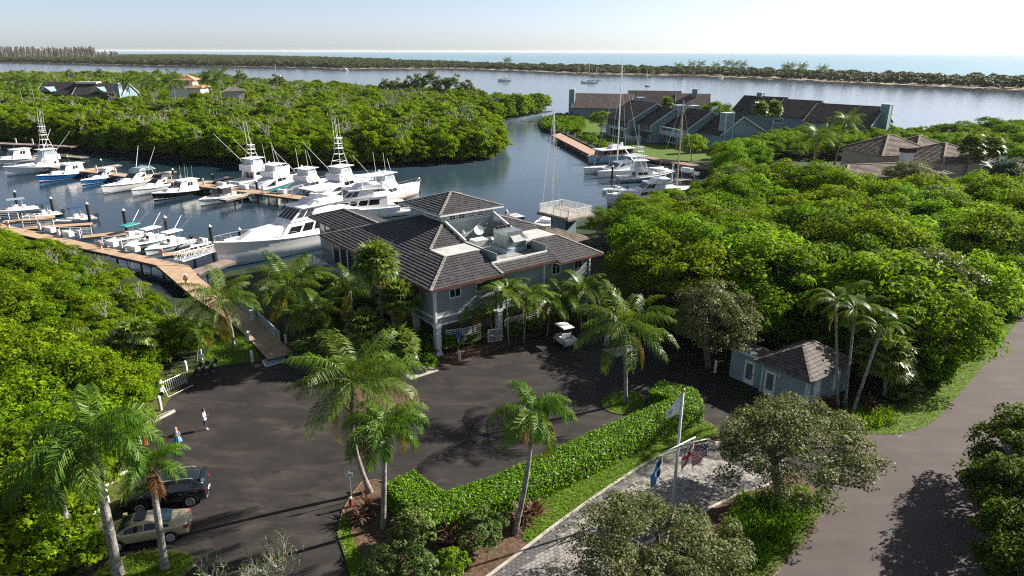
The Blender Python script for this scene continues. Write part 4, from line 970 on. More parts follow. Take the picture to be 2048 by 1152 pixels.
for nm, lab, pl, stp, sd in (('lawn_grass', 'mown bright grass strip between the hedge and the paved walk', GRASS1, 0.2, 711), ('lawn_grass', 'mown grass beside the mulch bed tip', GRASS2, 0.2, 712), ('lawn_grass', 'rough grass along the road below the oak', GRASS3, 0.22, 713),
                             ('lawn_grass', 'grass on the kidney island under the queen palms', ISL3, 0.2, 714), ('lawn_grass', 'grass on the palm island', ISL, 0.25, 715), ('lawn_grass', 'bright roadside grass along the wood', RGRASS, 0.3, 716),
                             ('lawn_grass', 'patchy grass verge left of the lot', [v.xy for v in VERGE], 0.34, 717), ('lawn_grass', 'lush grass around the ramp landing', [v.xy for v in LAWN1], 0.3, 718)):
    tufts(nm, lab, 'grass', [(p[0], p[1]) for p in pl], stp, 0.16 if sd != 718 else 0.3, 0.022, L_GRASS, sd, 5)
cb, cs = [], []
for p in jitter_grid([(11.5, 262), (10.9, 284), (16, 302), (24, 316), (30, 300), (27, 262), (23, 245), (31, 196), (29, 192), (20, 246)], 1.7, 0.45, 41): cb.append((p[0], p[1], -0.6)); cs.append(rr.uniform(0.5, 0.85))
scatter('shore_planting', 'bright green low planting along the condo shore', 'shrubbery', cb, cs, [crown_mesh('shore_clump', L_BRIGHT, 1.5, 2.4, 0.4, 18, 40, 0.34, 171 + i, 0.42, 0.7, 0.5) for i in range(2)], 5)
# ------------------------------------------------------------------ buildings
def siding(name, col, pitch=0.18, rough=0.7):
    """painted lap siding: colour wear plus horizontal board relief."""
    m = pm(name, col, rough, 0.08, 0.8); nt = m.node_tree; b = nt.nodes['Principled BSDF']
    tc = nt.nodes.new('ShaderNodeTexCoord'); sp = nt.nodes.new('ShaderNodeSeparateXYZ'); nt.links.new(tc.outputs['Object'], sp.inputs[0])
    mu = nt.nodes.new('ShaderNodeMath'); mu.operation = 'MULTIPLY'; mu.inputs[1].default_value = 1 / pitch; nt.links.new(sp.outputs['Z'], mu.inputs[0])
    fr = nt.nodes.new('ShaderNodeMath'); fr.operation = 'FRACT'; nt.links.new(mu.outputs[0], fr.inputs[0])
    bp = nt.nodes.new('ShaderNodeBump'); bp.inputs['Strength'].default_value = 0.8; bp.inputs['Distance'].default_value = 0.02; bp.invert = True
    nt.links.new(fr.outputs[0], bp.inputs['Height']); nt.links.new(bp.outputs['Normal'], b.inputs['Normal'])
    return m
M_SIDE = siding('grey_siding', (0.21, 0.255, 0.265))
M_SHED = siding('blue_siding', (0.22, 0.31, 0.34))
M_CONDO = siding('condo_siding', (0.17, 0.27, 0.31), 0.25)
M_TRIM = pm('white_trim', (0.72, 0.73, 0.72), 0.5, 0.06, 2)
M_BTRIM = pm('pale_blue_trim', (0.50, 0.58, 0.62), 0.5, 0.06, 2)
M_TILE = pm('roof_tile', (0.055, 0.053, 0.057), 0.75, 0.25, 1.6, 0.25, 25)
M_TILEB = pm('old_roof_tile', (0.15, 0.115, 0.09), 0.85, 0.3, 0.9, 0.3, 12)
M_CAP = pm('hip_cap', (0.26, 0.245, 0.235), 0.8, 0.2, 3)
M_GUTTER = pm('gutter', (0.10, 0.032, 0.024), 0.5, 0.15, 2)
M_MEMB = pm('membrane', (0.46, 0.455, 0.44), 0.85, 0.14, 0.7)
M_GLASS = pm('dark_glass', (0.012, 0.016, 0.02), 0.06, 0.1, 1, spec=0.8)
M_RAILG = pm('frosted_glass', (0.52, 0.64, 0.70), 0.25, 0.06, 1)
M_STEEL = pm('stainless', (0.55, 0.58, 0.57), 0.32, 0.1, 2, metal=0.85)
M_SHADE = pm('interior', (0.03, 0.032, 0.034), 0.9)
M_SHING = pm('condo_shingle', (0.042, 0.034, 0.032), 0.9, 0.25, 0.5, 0.6, 5)
M_SHINGB = pm('brown_shingle', (0.10, 0.072, 0.062), 0.9, 0.2, 0.5, 0.6, 5)
M_WOODRAIL = pm('dark_rail', (0.10, 0.07, 0.05), 0.6)

def roof_tiles(mb, poly, e1, e2, course=0.4, tw=0.48, th=0.085):
    """one convex roof plane laid with overlapping tiles; poly = 3-D points, e1 along the eave, e2 up the slope."""
    e1, e2 = Vector(e1).normalized(), Vector(e2).normalized(); p0 = Vector(poly[0]); n = e1.cross(e2).normalized()
    if n.z < 0: n = -n
    q = [((Vector(p) - p0).dot(e1), (Vector(p) - p0).dot(e2)) for p in poly]
    t0, t1 = min(t for _, t in q), max(t for _, t in q)
    def span(t):
        xs = []
        for i in range(len(q)):
            (s0, a), (s1, b) = q[i], q[(i + 1) % len(q)]
            if (a - t) * (b - t) <= 0 and abs(a - b) > 1e-9: xs.append(s0 + (s1 - s0) * (t - a) / (b - a))
            elif abs(a - b) < 1e-9 and abs(a - t) < 1e-6: xs += [s0, s1]
        return (min(xs), max(xs)) if xs else None
    def W(s, t, h): return p0 + e1 * s + e2 * t + n * h
    t = t0; r = 0
    while t < t1 - 0.02:
        tt = min(t + course, t1); a, b = span(min(t + 1e-4, t1)), span(max(tt - 1e-4, t0))
        if a and b:
            lo, hi = min(a[0], b[0]), max(a[1], b[1]); s = lo - (tw * 0.5 if r % 2 else 0)
            while s < hi:
                g = 0.012; x0, x1 = s + g, s + tw - g
                A0, A1 = max(x0, a[0]), min(x1, a[1]); B0, B1 = max(x0, b[0]), min(x1, b[1])
                if A1 < A0: A0 = A1 = min(max((x0 + x1) / 2, a[0]), a[1])
                if B1 < B0: B0 = B1 = min(max((x0 + x1) / 2, b[0]), b[1])
                h = th * rnd.uniform(0.85, 1.15)
                if (A1 - A0) > 0.02 or (B1 - B0) > 0.02:
                    mb.add([W(A0, t, h), W(A1, t, h), W(B1, tt, 0.012), W(B0, tt, 0.012), W(A0, t, -0.01), W(A1, t, -0.01)], [(0, 1, 2, 3), (4, 5, 1, 0)])
                s += tw
        t = tt; r += 1
def caps(mb, a, b, w=0.26, h=0.12, step=0.4):
    a, b = Vector(a), Vector(b); n = max(1, int((b - a).length / step))
    for i in range(n): mb.bar(a.lerp(b, i / n) + Vector((0, 0, 0.05)), a.lerp(b, (i + 0.92) / n) + Vector((0, 0, 0.03)), w, h)
def window(parent, p0, p1, z0, z1, nrm, cross=True, fr=0.09, mull=0, mat=None, proud=0.05):
    """p0,p1: plan end points on the wall face; nrm outward."""
    p0, p1, nn = Vector(p0).to_3d(), Vector(p1).to_3d(), Vector(nrm).to_3d(); mb = MB(); o = nn * proud * 0.5
    A = lambda s, z: p0.lerp(p1, s) + Vector((0, 0, z)) + o
    for s0, za, s1, zb in ((0, z0, 1, z0), (0, z1, 1, z1), (0, z0, 0, z1), (1, z0, 1, z1)): mb.bar(A(s0, za), A(s1, zb), fr, fr)
    k = mull + (1 if cross else 0)
    for i in range(k): mb.bar(A((i + 1) / (k + 1), z0), A((i + 1) / (k + 1), z1), fr * 0.55, fr * 0.5)
    if cross: mb.bar(A(0, (z0 + z1) / 2), A(1, (z0 + z1) / 2), fr * 0.5, fr * 0.5)
    w = mb.build('window', mat or M_TRIM, parent); o2 = nn * 0.012
    MB().quad(p0 + Vector((0, 0, z0)) + o2, p1 + Vector((0, 0, z0)) + o2, p1 + Vector((0, 0, z1)) + o2, p0 + Vector((0, 0, z1)) + o2).build('pane', M_GLASS, w)
    return w
def railing(mb, pts, h=1.0, step=0.14, z=None, post=0.07, pick=0.03):
    for a, b in zip(pts, pts[1:]):
        a, b = Vector(a), Vector(b); L = (b - a).length; up = Vector((0, 0, 1))
        mb.bar(a + up * h, b + up * h, 0.09, 0.06); mb.bar(a + up * 0.1, b + up * 0.1, 0.05)
        for i in range(int(L / 1.6) + 2): q = a.lerp(b, min(1, i / (int(L / 1.6) + 1))); mb.bar(q, q + up * (h + 0.05), post)
        for i in range(int(L / step)): q = a.lerp(b, (i + .5) / int(L / step)); mb.bar(q + up * 0.1, q + up * h, pick)

club = thing('clubhouse', 'grey two-storey clubhouse with dark tiled hip roofs and a small tower', 'building', (C0.x, C0.y, 0), CA)
K = 0.32
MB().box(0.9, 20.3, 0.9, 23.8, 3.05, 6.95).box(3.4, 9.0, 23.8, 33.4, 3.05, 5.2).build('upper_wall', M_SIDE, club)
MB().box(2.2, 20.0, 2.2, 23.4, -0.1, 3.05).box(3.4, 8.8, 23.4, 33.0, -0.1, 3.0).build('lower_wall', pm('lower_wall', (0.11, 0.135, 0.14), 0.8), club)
mb = MB()
for z0, z1 in ((3.72, 3.92), (3.0, 3.14)): mb.box(0.84, 20.36, 0.84, 0.9, z0, z1).box(0.84, 0.9, 0.9, 14.0, z0, z1)
for a in (0.98, 8.0, 13.85, 20.22): mb.box(a - 0.09, a + 0.09, 0.83, 0.92, 3.05, 6.9)
mb.box(0.83, 0.92, 0.93, 1.1, 3.05, 6.9); mb.box(8.55, 8.7, 0.83, 0.92, 3.05, 6.9)
mb.build('trim_boards', M_TRIM, club)
for a, b in ((1.2, 1.15), (8.3, 1.15), (13.7, 1.15), (20.0, 1.15), (1.2, 5.0), (1.2, 9.5), (1.2, 14.5)):
    MB().box(a - 0.27, a + 0.27, b - 0.27, b + 0.27, 0.0, 3.06).box(a - 0.36, a + 0.36, b - 0.36, b + 0.36, 0.0, 0.25).box(a - 0.34, a + 0.34, b - 0.34, b + 0.34, 2.8, 3.0).build('column', pm('column_paint', (0.66, 0.72, 0.74), 0.5, 0.05, 2), club)
for a0, a1, z0, z1 in ((2.5, 3.7, 5.45, 6.3), (5.5, 6.75, 5.45, 6.3), (14.9, 16.0, 5.3, 6.5), (18.0, 19.1, 5.35, 6.3)): window(club, (a0, 0.9), (a1, 0.9), z0, z1, (0, -1), cross=False, mull=1)
window(club, (0.9, 3.4), (0.9, 4.6), 5.3, 6.2, (-1, 0)); window(club, (0.9, 8.2), (0.9, 10.4), 4.3, 6.2, (-1, 0), mull=1)
for k in range(5): window(club, (0.9, 13.6 + k * 1.95), (0.9, 13.6 + k * 1.95 + 1.85), 3.55, 6.2, (-1, 0), cross=False, fr=0.12)
for k in range(5): window(club, (3.4, 24.6 + k * 1.75), (3.4, 24.6 + k * 1.75 + 1.65), 5.3, 6.75, (-1, 0), cross=False, fr=0.12)
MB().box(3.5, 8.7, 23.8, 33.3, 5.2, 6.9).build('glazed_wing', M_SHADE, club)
# roofs
T = MB()
zl = lambda a: 6.9 + K * a
up_l, up_f = (1, 0, K), (0, 1, K)
roof_tiles(T, [(0, 7.3, zl(0)), (0, 0, zl(0)), (4.4, 4.4, zl(4.4)), (4.4, 7.3, zl(4.4))], (0, 1, 0), up_l)
roof_tiles(T, [(0, 24.6, zl(0)), (0, 7.3, zl(0)), (4.4, 7.3, zl(4.4)), (8.6, 11.5, zl(8.6)), (8.6, 16.0, zl(8.6))], (0, 1, 0), up_l)
roof_tiles(T, [(0, 0, 6.9), (8.0, 0, 6.9), (8.0, 4.4, zl(4.4)), (4.4, 4.4, zl(4.4))], (1, 0, 0), up_f)
roof_tiles(T, [(4.4, 7.3, zl(4.4)), (8.6, 7.3, zl(4.4)), (8.6, 11.5, zl(8.6))], (1, 0, 0), up_f)
roof_tiles(T, [(2.5, 34.3, 6.95), (2.5, 20, 6.95), (5.9, 20, 8.04), (5.9, 30.9, 8.04)], (0, 1, 0), up_l)
roof_tiles(T, [(9.3, 20, 6.95), (9.3, 34.3, 6.95), (5.9, 30.9, 8.04), (5.9, 20, 8.04)], (0, 1, 0), (-1, 0, K))
roof_tiles(T, [(9.3, 34.3, 6.95), (2.5, 34.3, 6.95), (5.9, 30.9, 8.04)], (1, 0, 0), (0, -1, K))
roof_tiles(T, [(8.0, 0.3, 6.98), (15.2, 0.3, 6.98), (15.2, 1.8, 7.46), (8.0, 1.8, 7.46)], (1, 0, 0), up_f)
roof_tiles(T, [(15.0, -0.3, 6.8), (21.0, -0.3, 6.8), (18.4, 4.3, 8.27), (15.0, 4.3, 8.27)], (1, 0, 0), up_f)
roof_tiles(T, [(21.0, -0.3, 6.8), (21.0, 12, 6.8), (18.4, 9, 8.27), (18.4, 4.3, 8.27)], (0, 1, 0), (-1, 0, 0.565))
roof_tiles(T, [(15.4, 7.7, 8.3), (19.5, 7.7, 8.3), (15.4, 11.8, 9.6)], (1, 0, 0), up_f)
roof_tiles(T, [(21.5, 8, 7.6), (21.5, 26, 7.0), (15.4, 18, 9.6), (15.4, 11.8, 9.6), (19.5, 7.7, 8.3)], (0, 1, 0), (-1, 0, K))
roof_tiles(T, [(0, 24.6, 6.9), (15, 24.6, 6.9), (15, 16, 9.65), (8.6, 16, 9.65)], (1, 0, 0), (0, -1, K))
tw_ = [(7.8, 10.9), (16.2, 10.9), (16.2, 19.4), (7.8, 19.4)]; ap = (12.0, 15.15, 12.0)
for i, (e1, e2) in enumerate((((1, 0, 0), (0, 1, 0.33)), ((0, 1, 0), (-1, 0, 0.33)), ((1, 0, 0), (0, -1, 0.33)), ((0, 1, 0), (1, 0, 0.33)))):
    a, b = tw_[i], tw_[(i + 1) % 4]; roof_tiles(T, [(*a, 10.6), (*b, 10.6), ap], e1, e2)
o = T.build('roof_tiles', M_TILE, club); o['kind'] = 'stuff'
MB().box(4.4, 8.7, 4.4, 7.32, 8.15, 8.32).box(14.3, 18.45, 4.3, 7.72, 8.1, 8.29).build('flat_roof', M_MEMB, club)
C = MB()
for a, b in (((0, 0, 6.9), (4.4, 4.4, 8.31)), ((4.4, 7.3, 8.31), (8.6, 11.5, 9.65)), ((0, 24.6, 6.9), (8.6, 16, 9.65)), ((2.5, 34.3, 6.95), (5.9, 30.9, 8.04)), ((5.9, 31, 8.04), (5.9, 20, 8.04)), ((21, -0.3, 6.8), (18.4, 4.3, 8.27)),
             ((7.8, 10.9, 10.6), ap), ((16.2, 10.9, 10.6), ap), ((7.8, 19.4, 10.6), ap), ((16.2, 19.4, 10.6), ap), ((19.5, 7.7, 8.3), (15.4, 11.8, 9.6)), ((8.0, 0.0, 6.95), (8.0, 1.8, 7.5))): caps(C, a, b)
C.build('hip_caps', M_CAP, club)['kind'] = 'stuff'
G = MB()
for a, b in (((-0.06, -0.06, 6.84), (8.05, -0.06, 6.84)), ((-0.06, -0.06, 6.84), (-0.06, 24.7, 6.84)), ((8.0, 0.24, 6.92), (15.1, 0.24, 6.92)), ((15.0, -0.36, 6.74), (21.06, -0.36, 6.74)), ((21.06, -0.36, 6.74), (21.06, 12, 6.74)), ((2.44, 34.36, 6.89), (2.44, 22, 6.89)), ((2.44, 34.36, 6.89), (9.4, 34.36, 6.89))):
    G.bar(a, b, 0.12, 0.16)
G.build('gutter', M_GUTTER, club)
S2 = MB().box(0.02, 8.0, 0.02, 0.9, 6.7, 6.76).box(0.02, 0.9, 0.9, 24.5, 6.7, 6.76).box(8.0, 15, 0.36, 0.9, 6.74, 6.8).box(15, 21, -0.28, 0.9, 6.6, 6.66).box(20.3, 21, 0.9, 12, 6.6, 6.66).box(2.5, 9.2, 24.6, 34.2, 6.8, 6.86)
S2.build('soffit', pm('soffit', (0.5, 0.5, 0.48), 0.7), club)
# tower
MB().box(8.6, 15.4, 11.8, 18.6, 7.0, 10.55).build('tower_wall', pm('tower_siding', (0.36, 0.42, 0.42), 0.7, 0.06, 1), club)
for k in range(4): window(club, (9.5 + k * 1.22, 11.8), (9.5 + k * 1.22 + 0.85, 11.8), 9.72, 10.25, (0, -1), cross=True, fr=0.08)
for k in range(5): window(club, (8.6, 12.5 + k * 1.15), (8.6, 12.5 + k * 1.15 + 0.8), 9.82, 10.3, (-1, 0), cross=True, fr=0.08)
mb = MB()
for a, b in (((7.78, 10.88), (16.22, 10.88)), ((16.22, 10.88), (16.22, 19.42)), ((7.78, 10.88), (7.78, 19.42))): mb.bar((*a, 10.53), (*b, 10.53), 0.08, 0.16)
mb.box(7.9, 16.1, 11, 19.3, 10.47, 10.52).box(8.53, 8.62, 11.73, 11.85, 8.5, 10.5).box(15.33, 15.42, 11.73, 11.8, 7.4, 10.5).box(8.62, 15.33, 11.74, 11.79, 9.45, 9.55)
mb.bar((8.64, 7.3, 8.5), (8.64, 11.75, 9.95), 0.16, 0.3); mb.bar((15.4, 7.7, 8.5), (15.4, 11.75, 9.8), 0.16, 0.3); mb.bar((8.0, 1.86, 7.6), (15.0, 1.86, 7.6), 0.14, 0.16); mb.bar((8.7, 4.4, 8.36), (8.7, 7.3, 8.36), 0.12, 0.14)
mb.build('parapet_trim', M_TRIM, club)
MB().box(8.7, 15.0, 1.95, 11.8, 7.0, 7.18).build('roof_well', pm('well_floor', (0.30, 0.30, 0.29), 0.9, 0.3, 1.2), club)
MB().box(8.62, 8.72, 1.9, 11.7, 7.0, 8.4).box(14.9, 15.0, 1.9, 4.3, 7.0, 8.25).box(14.2, 14.3, 4.3, 7.7, 7.0, 8.2).build('well_walls', M_SIDE, club)
unit_ = thing('kitchen_exhaust_unit', 'stainless kitchen exhaust unit on the clubhouse roof well', 'exhaust unit', (C0.x, C0.y, 0), CA)
MB().box(11.9, 14.6, 4.6, 7.6, 7.18, 7.62).build('curb', pm('unit_curb', (0.32, 0.42, 0.46), 0.6), unit_)
MB().box(12.2, 14.2, 4.9, 7.3, 7.62, 9.35).build('housing', M_STEEL, unit_)
MB().add([(14.2, 4.9, 9.0), (14.2, 7.3, 9.0), (15.1, 4.9, 8.3), (15.1, 7.3, 8.3), (14.2, 4.9, 7.9), (14.2, 7.3, 7.9)], [(0, 1, 3, 2), (2, 3, 5, 4), (0, 2, 4), (1, 5, 3)]).add([(12.6, 4.9, 8.9), (13.9, 4.9, 8.9), (13.9, 4.2, 8.4), (12.6, 4.2, 8.4)], [(0, 1, 2, 3)]).build('hood', M_STEEL, unit_)
mb = MB()
for k in range(4): mb.tube((12.5 + k * 0.5, 7.0, 9.35), (12.5 + k * 0.5, 7.0, 9.55), 0.22, 0.2, 10)
mb.build('fan_caps', M_SHADE, unit_)
mb = MB()
for k in range(3): mb.box(12.18, 12.2, 5.0 + k * 0.78, 5.7 + k * 0.78, 7.75, 8.95)
mb.build('access_panels', pm('panel_grey', (0.36, 0.40, 0.40), 0.4, metal=0.5), unit_)
dish = thing('satellite_dish', 'white satellite dish before the tower wall', 'satellite dish', Vector((*CL(12.6, 11.0), 7.18)), CA)
MB().tube((0, 0, 0), (0, 0, 1.0), 0.05).build('mast', M_TRIM, dish)
rings = [[(0.62 * r * math.cos(t), -0.2 - 0.22 * r * r + 0.25 * r * math.sin(t), 1.25 + 0.5 * r * math.sin(t)) for t in (6.283 * k / 18 for k in range(18))] for r in (0.05, 0.4, 0.75, 1.0)]
MB().loft(rings, cap=False).build('reflector', M_TRIM, dish, True)
MB().bar((0, -0.2, 0.75), (0, -0.9, 1.3), 0.04).box(-0.07, 0.07, -1.0, -0.85, 1.22, 1.38).build('feed_arm', M_TRIM, dish)
for k, (a, b, w, d, h, nm, lab) in enumerate(((10.6, 10.8, 0.5, 0.5, 1.5, 'vent_stack', 'silver vent stack beside the satellite dish'), (11.4, 8.9, 1.7, 1.2, 0.8, 'condenser', 'white slatted condenser box in the roof well'), (12.6, 8.5, 0.9, 0.9, 0.9, 'turbine_fan', 'round grey exhaust fan beside the steel unit'))):
    t = thing(nm, lab, 'roof equipment', Vector((*CL(a, b), 7.18)), CA)
    if nm == 'condenser':
        MB().box(-w / 2, w / 2, -d / 2, d / 2, 0.1, h).build('cabinet', M_TRIM, t); mb = MB()
        for q in range(8): mb.box(-w / 2 - 0.02, w / 2 + 0.02, -d / 2 - 0.03, -d / 2 - 0.005, 0.15 + q * 0.08, 0.19 + q * 0.08)
        mb.build('louvres', M_MEMB, t)
    else:
        MB().tube((0, 0, 0), (0, 0, h * 0.75), w * 0.4, w * 0.4, 14).build('duct', M_STEEL, t); MB().tube((0, 0, h * 0.75), (0, 0, h), w * 0.55, w * 0.3, 14).build('cowl', M_STEEL, t)
# balcony
MB().box(-1.05, 0.88, 14.0, 25.2, 3.25, 3.45).build('balcony_floor', pm('balcony_floor', (0.34, 0.33, 0.31), 0.8), club)
mb = MB(); gl = MB()
bp = [(0.85, 14.1), (-1.0, 14.1), (-1.0, 25.1), (0.9, 25.1)]
for a, b in zip(bp, bp[1:]):
    a, b = Vector((*a, 3.45)), Vector((*b, 3.45)); L = (b - a).length; n = max(1, round(L / 1.25)); up = Vector((0, 0, 1))
    mb.bar(a + up * 1.12, b + up * 1.12, 0.08, 0.06); mb.bar(a + up * 0.06, b + up * 0.06, 0.06)
    for i in range(n + 1): q = a.lerp(b, i / n); mb.bar(q, q + up * 1.12, 0.06)
    for i in range(n): q, r = a.lerp(b, (i + .06) / n), a.lerp(b, (i + .94) / n); gl.quad(q + up * .1, r + up * .1, r + up * 1.06, q + up * 1.06)
o = mb.build('balcony_rail', M_BTRIM, club); gl.build('rail_glass', M_RAILG, o)
# lattice screens on the front, each its own panel
def lattice(a0, a1, b0, b1, z0, z1):
    p, q = Vector((a0, b0, 0)), Vector((a1, b1, 0)); L = (q - p).length; mb = MB(); n = max(3, int(L / 0.2)); m = int((z1 - z0) / 0.2)
    for i in range(n + 1): r = p.lerp(q, i / n); w = 0.1 if i in (0, n) else 0.05; mb.bar(r + Vector((0, 0, z0)), r + Vector((0, 0, z1)), w, w * 0.6)
    for k in range(m + 1): z = z0 + (z1 - z0) * k / m; mb.bar(p + Vector((0, 0, z)), q + Vector((0, 0, z)), 0.045, 0.1 if k in (0, m) else 0.05)
    mb.build('lattice_panel', M_TRIM, club)
for s in ((2.4, 3.9, 1.6, 1.1, 0.5, 2.0), (3.9, 6.0, 1.0, 1.0, 0.45, 2.0), (6.6, 8.0, 0.6, 0.2, 0.1, 1.3), (8.8, 11.1, 0.75, 0.75, 0.5, 1.9), (11.3, 13.4, 0.75, 0.75, 0.5, 1.9), (14.1, 16.0, 0.75, 0.75, 0.5, 1.9), (16.1, 17.9, 0.75, 0.75, 0.5, 1.9)): lattice(*s)
mb = MB(); railing(mb, [(1.2, 1.6, 0.5), (1.2, 4.7, 0.5)], 1.0, 0.16); mb.build('porch_rail', M_TRIM, club)
# lookout deck and low pavilion behind
deck = thing('lookout_deck', 'raised white railed lookout deck over the marina corner', 'deck', (8.2, 97.6, 0), math.radians(41))
MB().box(-0.2, 5.2, -0.2, 6.4, 3.75, 3.98).build('floor', pm('deck_boards', (0.42, 0.36, 0.30), 0.85, 0.12, 1.5), deck)
MB().box(-0.3, 5.3, -0.3, 6.5, 3.5, 3.74).build('edge_beam', pm('deck_beam', (0.16, 0.13, 0.11), 0.8), deck)
mb = MB(); railing(mb, [(0, 0, 3.98), (5, 0, 3.98), (5, 6.2, 3.98), (0, 6.2, 3.98), (0, 0, 3.98)], 1.15, 0.17, pick=0.04); mb.build('railing', M_TRIM, deck)
MB().box(1.5, 3.8, 2.0, 5.2, 0, 3.5).build('base', M_CONDO, deck)
pav = thing('low_pavilion', 'low brown-tiled pavilion below the lookout deck', 'building', (5.2, 91.2, 0), math.radians(41))
MB().box(-4, 4, -3, 3, 0, 2.6).build('wall', M_SIDE, pav)
T = MB(); r = [(-4.7, -3.7), (4.7, -3.7), (4.7, 3.7), (-4.7, 3.7)]
roof_tiles(T, [(*r[0], 2.6), (*r[1], 2.6), (1, 0, 3.9), (-1, 0, 3.9)], (1, 0, 0), (0, 3.7, 1.3)); roof_tiles(T, [(*r[2], 2.6), (*r[3], 2.6), (-1, 0, 3.9), (1, 0, 3.9)], (1, 0, 0), (0, -3.7, 1.3))
roof_tiles(T, [(*r[1], 2.6), (*r[2], 2.6), (1, 0, 3.9)], (0, 1, 0), (-3.7, 0, 1.3)); roof_tiles(T, [(*r[3], 2.6), (*r[0], 2.6), (-1, 0, 3.9)], (0, 1, 0), (3.7, 0, 1.3))
T.build('roof_tiles', M_TILEB, pav)['kind'] = 'stuff'

# ------------------------------------------------------------------ shed
shed = thing('shed', 'small blue-grey shed with dark tiled hip roof by the road corner', 'building', (23.26, 47.6, 0), math.radians(36.5))
MB().box(0.45, 6.3, 0.45, 4.7, 0, 2.78).build('wall', M_SHED, shed)
MB().box(0.75, 3.2, 4.7, 7.9, 0, 2.6).build('annex_wall', M_SHED, shed)
MB().box(0.8, 3.15, 4.72, 7.85, 2.6, 2.66).build('annex_roof', pm('annex_felt', (0.10, 0.095, 0.09), 0.9, 0.2, 2), shed); MB().bar((0.73, 4.72, 2.66), (0.73, 7.98, 2.66), 0.14, 0.16).bar((0.66, 7.92, 2.66), (3.25, 7.92, 2.66), 0.14, 0.16).build('annex_coping', M_BTRIM, shed)
T = MB(); E4 = [(0, 0), (6.8, 0), (6.8, 5.15), (0, 5.15)]; r0, r1 = (2.6, 2.57, 4.3), (4.2, 2.57, 4.3); ez = 2.72
roof_tiles(T, [(*E4[0], ez), (*E4[1], ez), r1, r0], (1, 0, 0), (0, 2.57, 1.58), 0.34, 0.5); roof_tiles(T, [(*E4[2], ez), (*E4[3], ez), r0, r1], (1, 0, 0), (0, -2.57, 1.58), 0.34, 0.5)
roof_tiles(T, [(*E4[1], ez), (*E4[2], ez), r1], (0, 1, 0), (-2.6, 0, 1.58), 0.34, 0.5); roof_tiles(T, [(*E4[3], ez), (*E4[0], ez), r0], (0, 1, 0), (2.6, 0, 1.58), 0.34, 0.5)
T.build('roof_tiles', pm('shed_tile', (0.12, 0.10, 0.09), 0.8, 0.25, 1.6, 0.25, 25), shed)['kind'] = 'stuff'
C = MB(); [caps(C, a, b, 0.22, 0.1) for a, b in (((*E4[0], ez), r0), ((*E4[3], ez), r0), ((*E4[1], ez), r1), ((*E4[2], ez), r1), (r0, r1))]; C.build('hip_caps', pm('shed_cap', (0.17, 0.15, 0.135), 0.8, 0.2, 3), shed)['kind'] = 'stuff'
MB().box(0.02, 6.78, 0.02, 5.13, 2.62, 2.7).build('soffit', pm('shed_soffit', (0.2, 0.17, 0.15), 0.8), shed)
for b0, a in ((3.25, 0.45), (5.45, 0.75)):
    d = MB().box(a - 0.05, a - 0.005, b0, b0 + 1.0, 0.05, 2.15).build('door', M_TRIM, shed)
    MB().box(a - 0.075, a - 0.052, b0 + 0.2, b0 + 0.8, 0.5, 1.95).build('pane', pm('door_screen', (0.10, 0.125, 0.14), 0.4), d)
    MB().box(a - 0.12, a - 0.052, b0 + 0.06, b0 + 0.12, 1.0, 1.12).build('handle', M_STEEL, d)
mb = MB().box(0.4, 0.449, 4.45, 4.6, 0, 2.6).box(0.38, 0.449, 0.45, 0.66, 0, 2.6).box(0.451, 0.66, 0.38, 0.449, 0, 2.6).box(6.1, 6.3, 0.39, 0.449, 0, 2.6)
mb.build('corner_boards', M_BTRIM, shed)
for a0 in (1.2, 4.1):
    mb = MB().box(a0, a0 + 0.09, 0.36, 0.449, 0.7, 2.2).box(a0 + 0.9, a0 + 0.99, 0.36, 0.449, 0.7, 2.2).box(a0, a0 + 0.99, 0.36, 0.449, 2.2, 2.29).box(a0, a0 + 0.99, 0.36, 0.449, 0.61, 0.7)
    w = mb.build('louvre_window', M_TRIM, shed); mb = MB()
    for q in range(12): mb.add([(a0 + 0.09, 0.37, 0.72 + q * 0.123), (a0 + 0.9, 0.37, 0.72 + q * 0.123), (a0 + 0.9, 0.44, 0.81 + q * 0.123), (a0 + 0.09, 0.44, 0.81 + q * 0.123)], [(0, 1, 2, 3)])
    mb.build('slats', M_TRIM, w)
lamp = MB().tube((0.32, 2.9, 2.05), (0.32, 2.9, 2.25), 0.11, 0.06, 8).bar((0.32, 2.9, 2.25), (0.44, 2.9, 2.3), 0.04).build('wall_lamp', M_TRIM, shed)

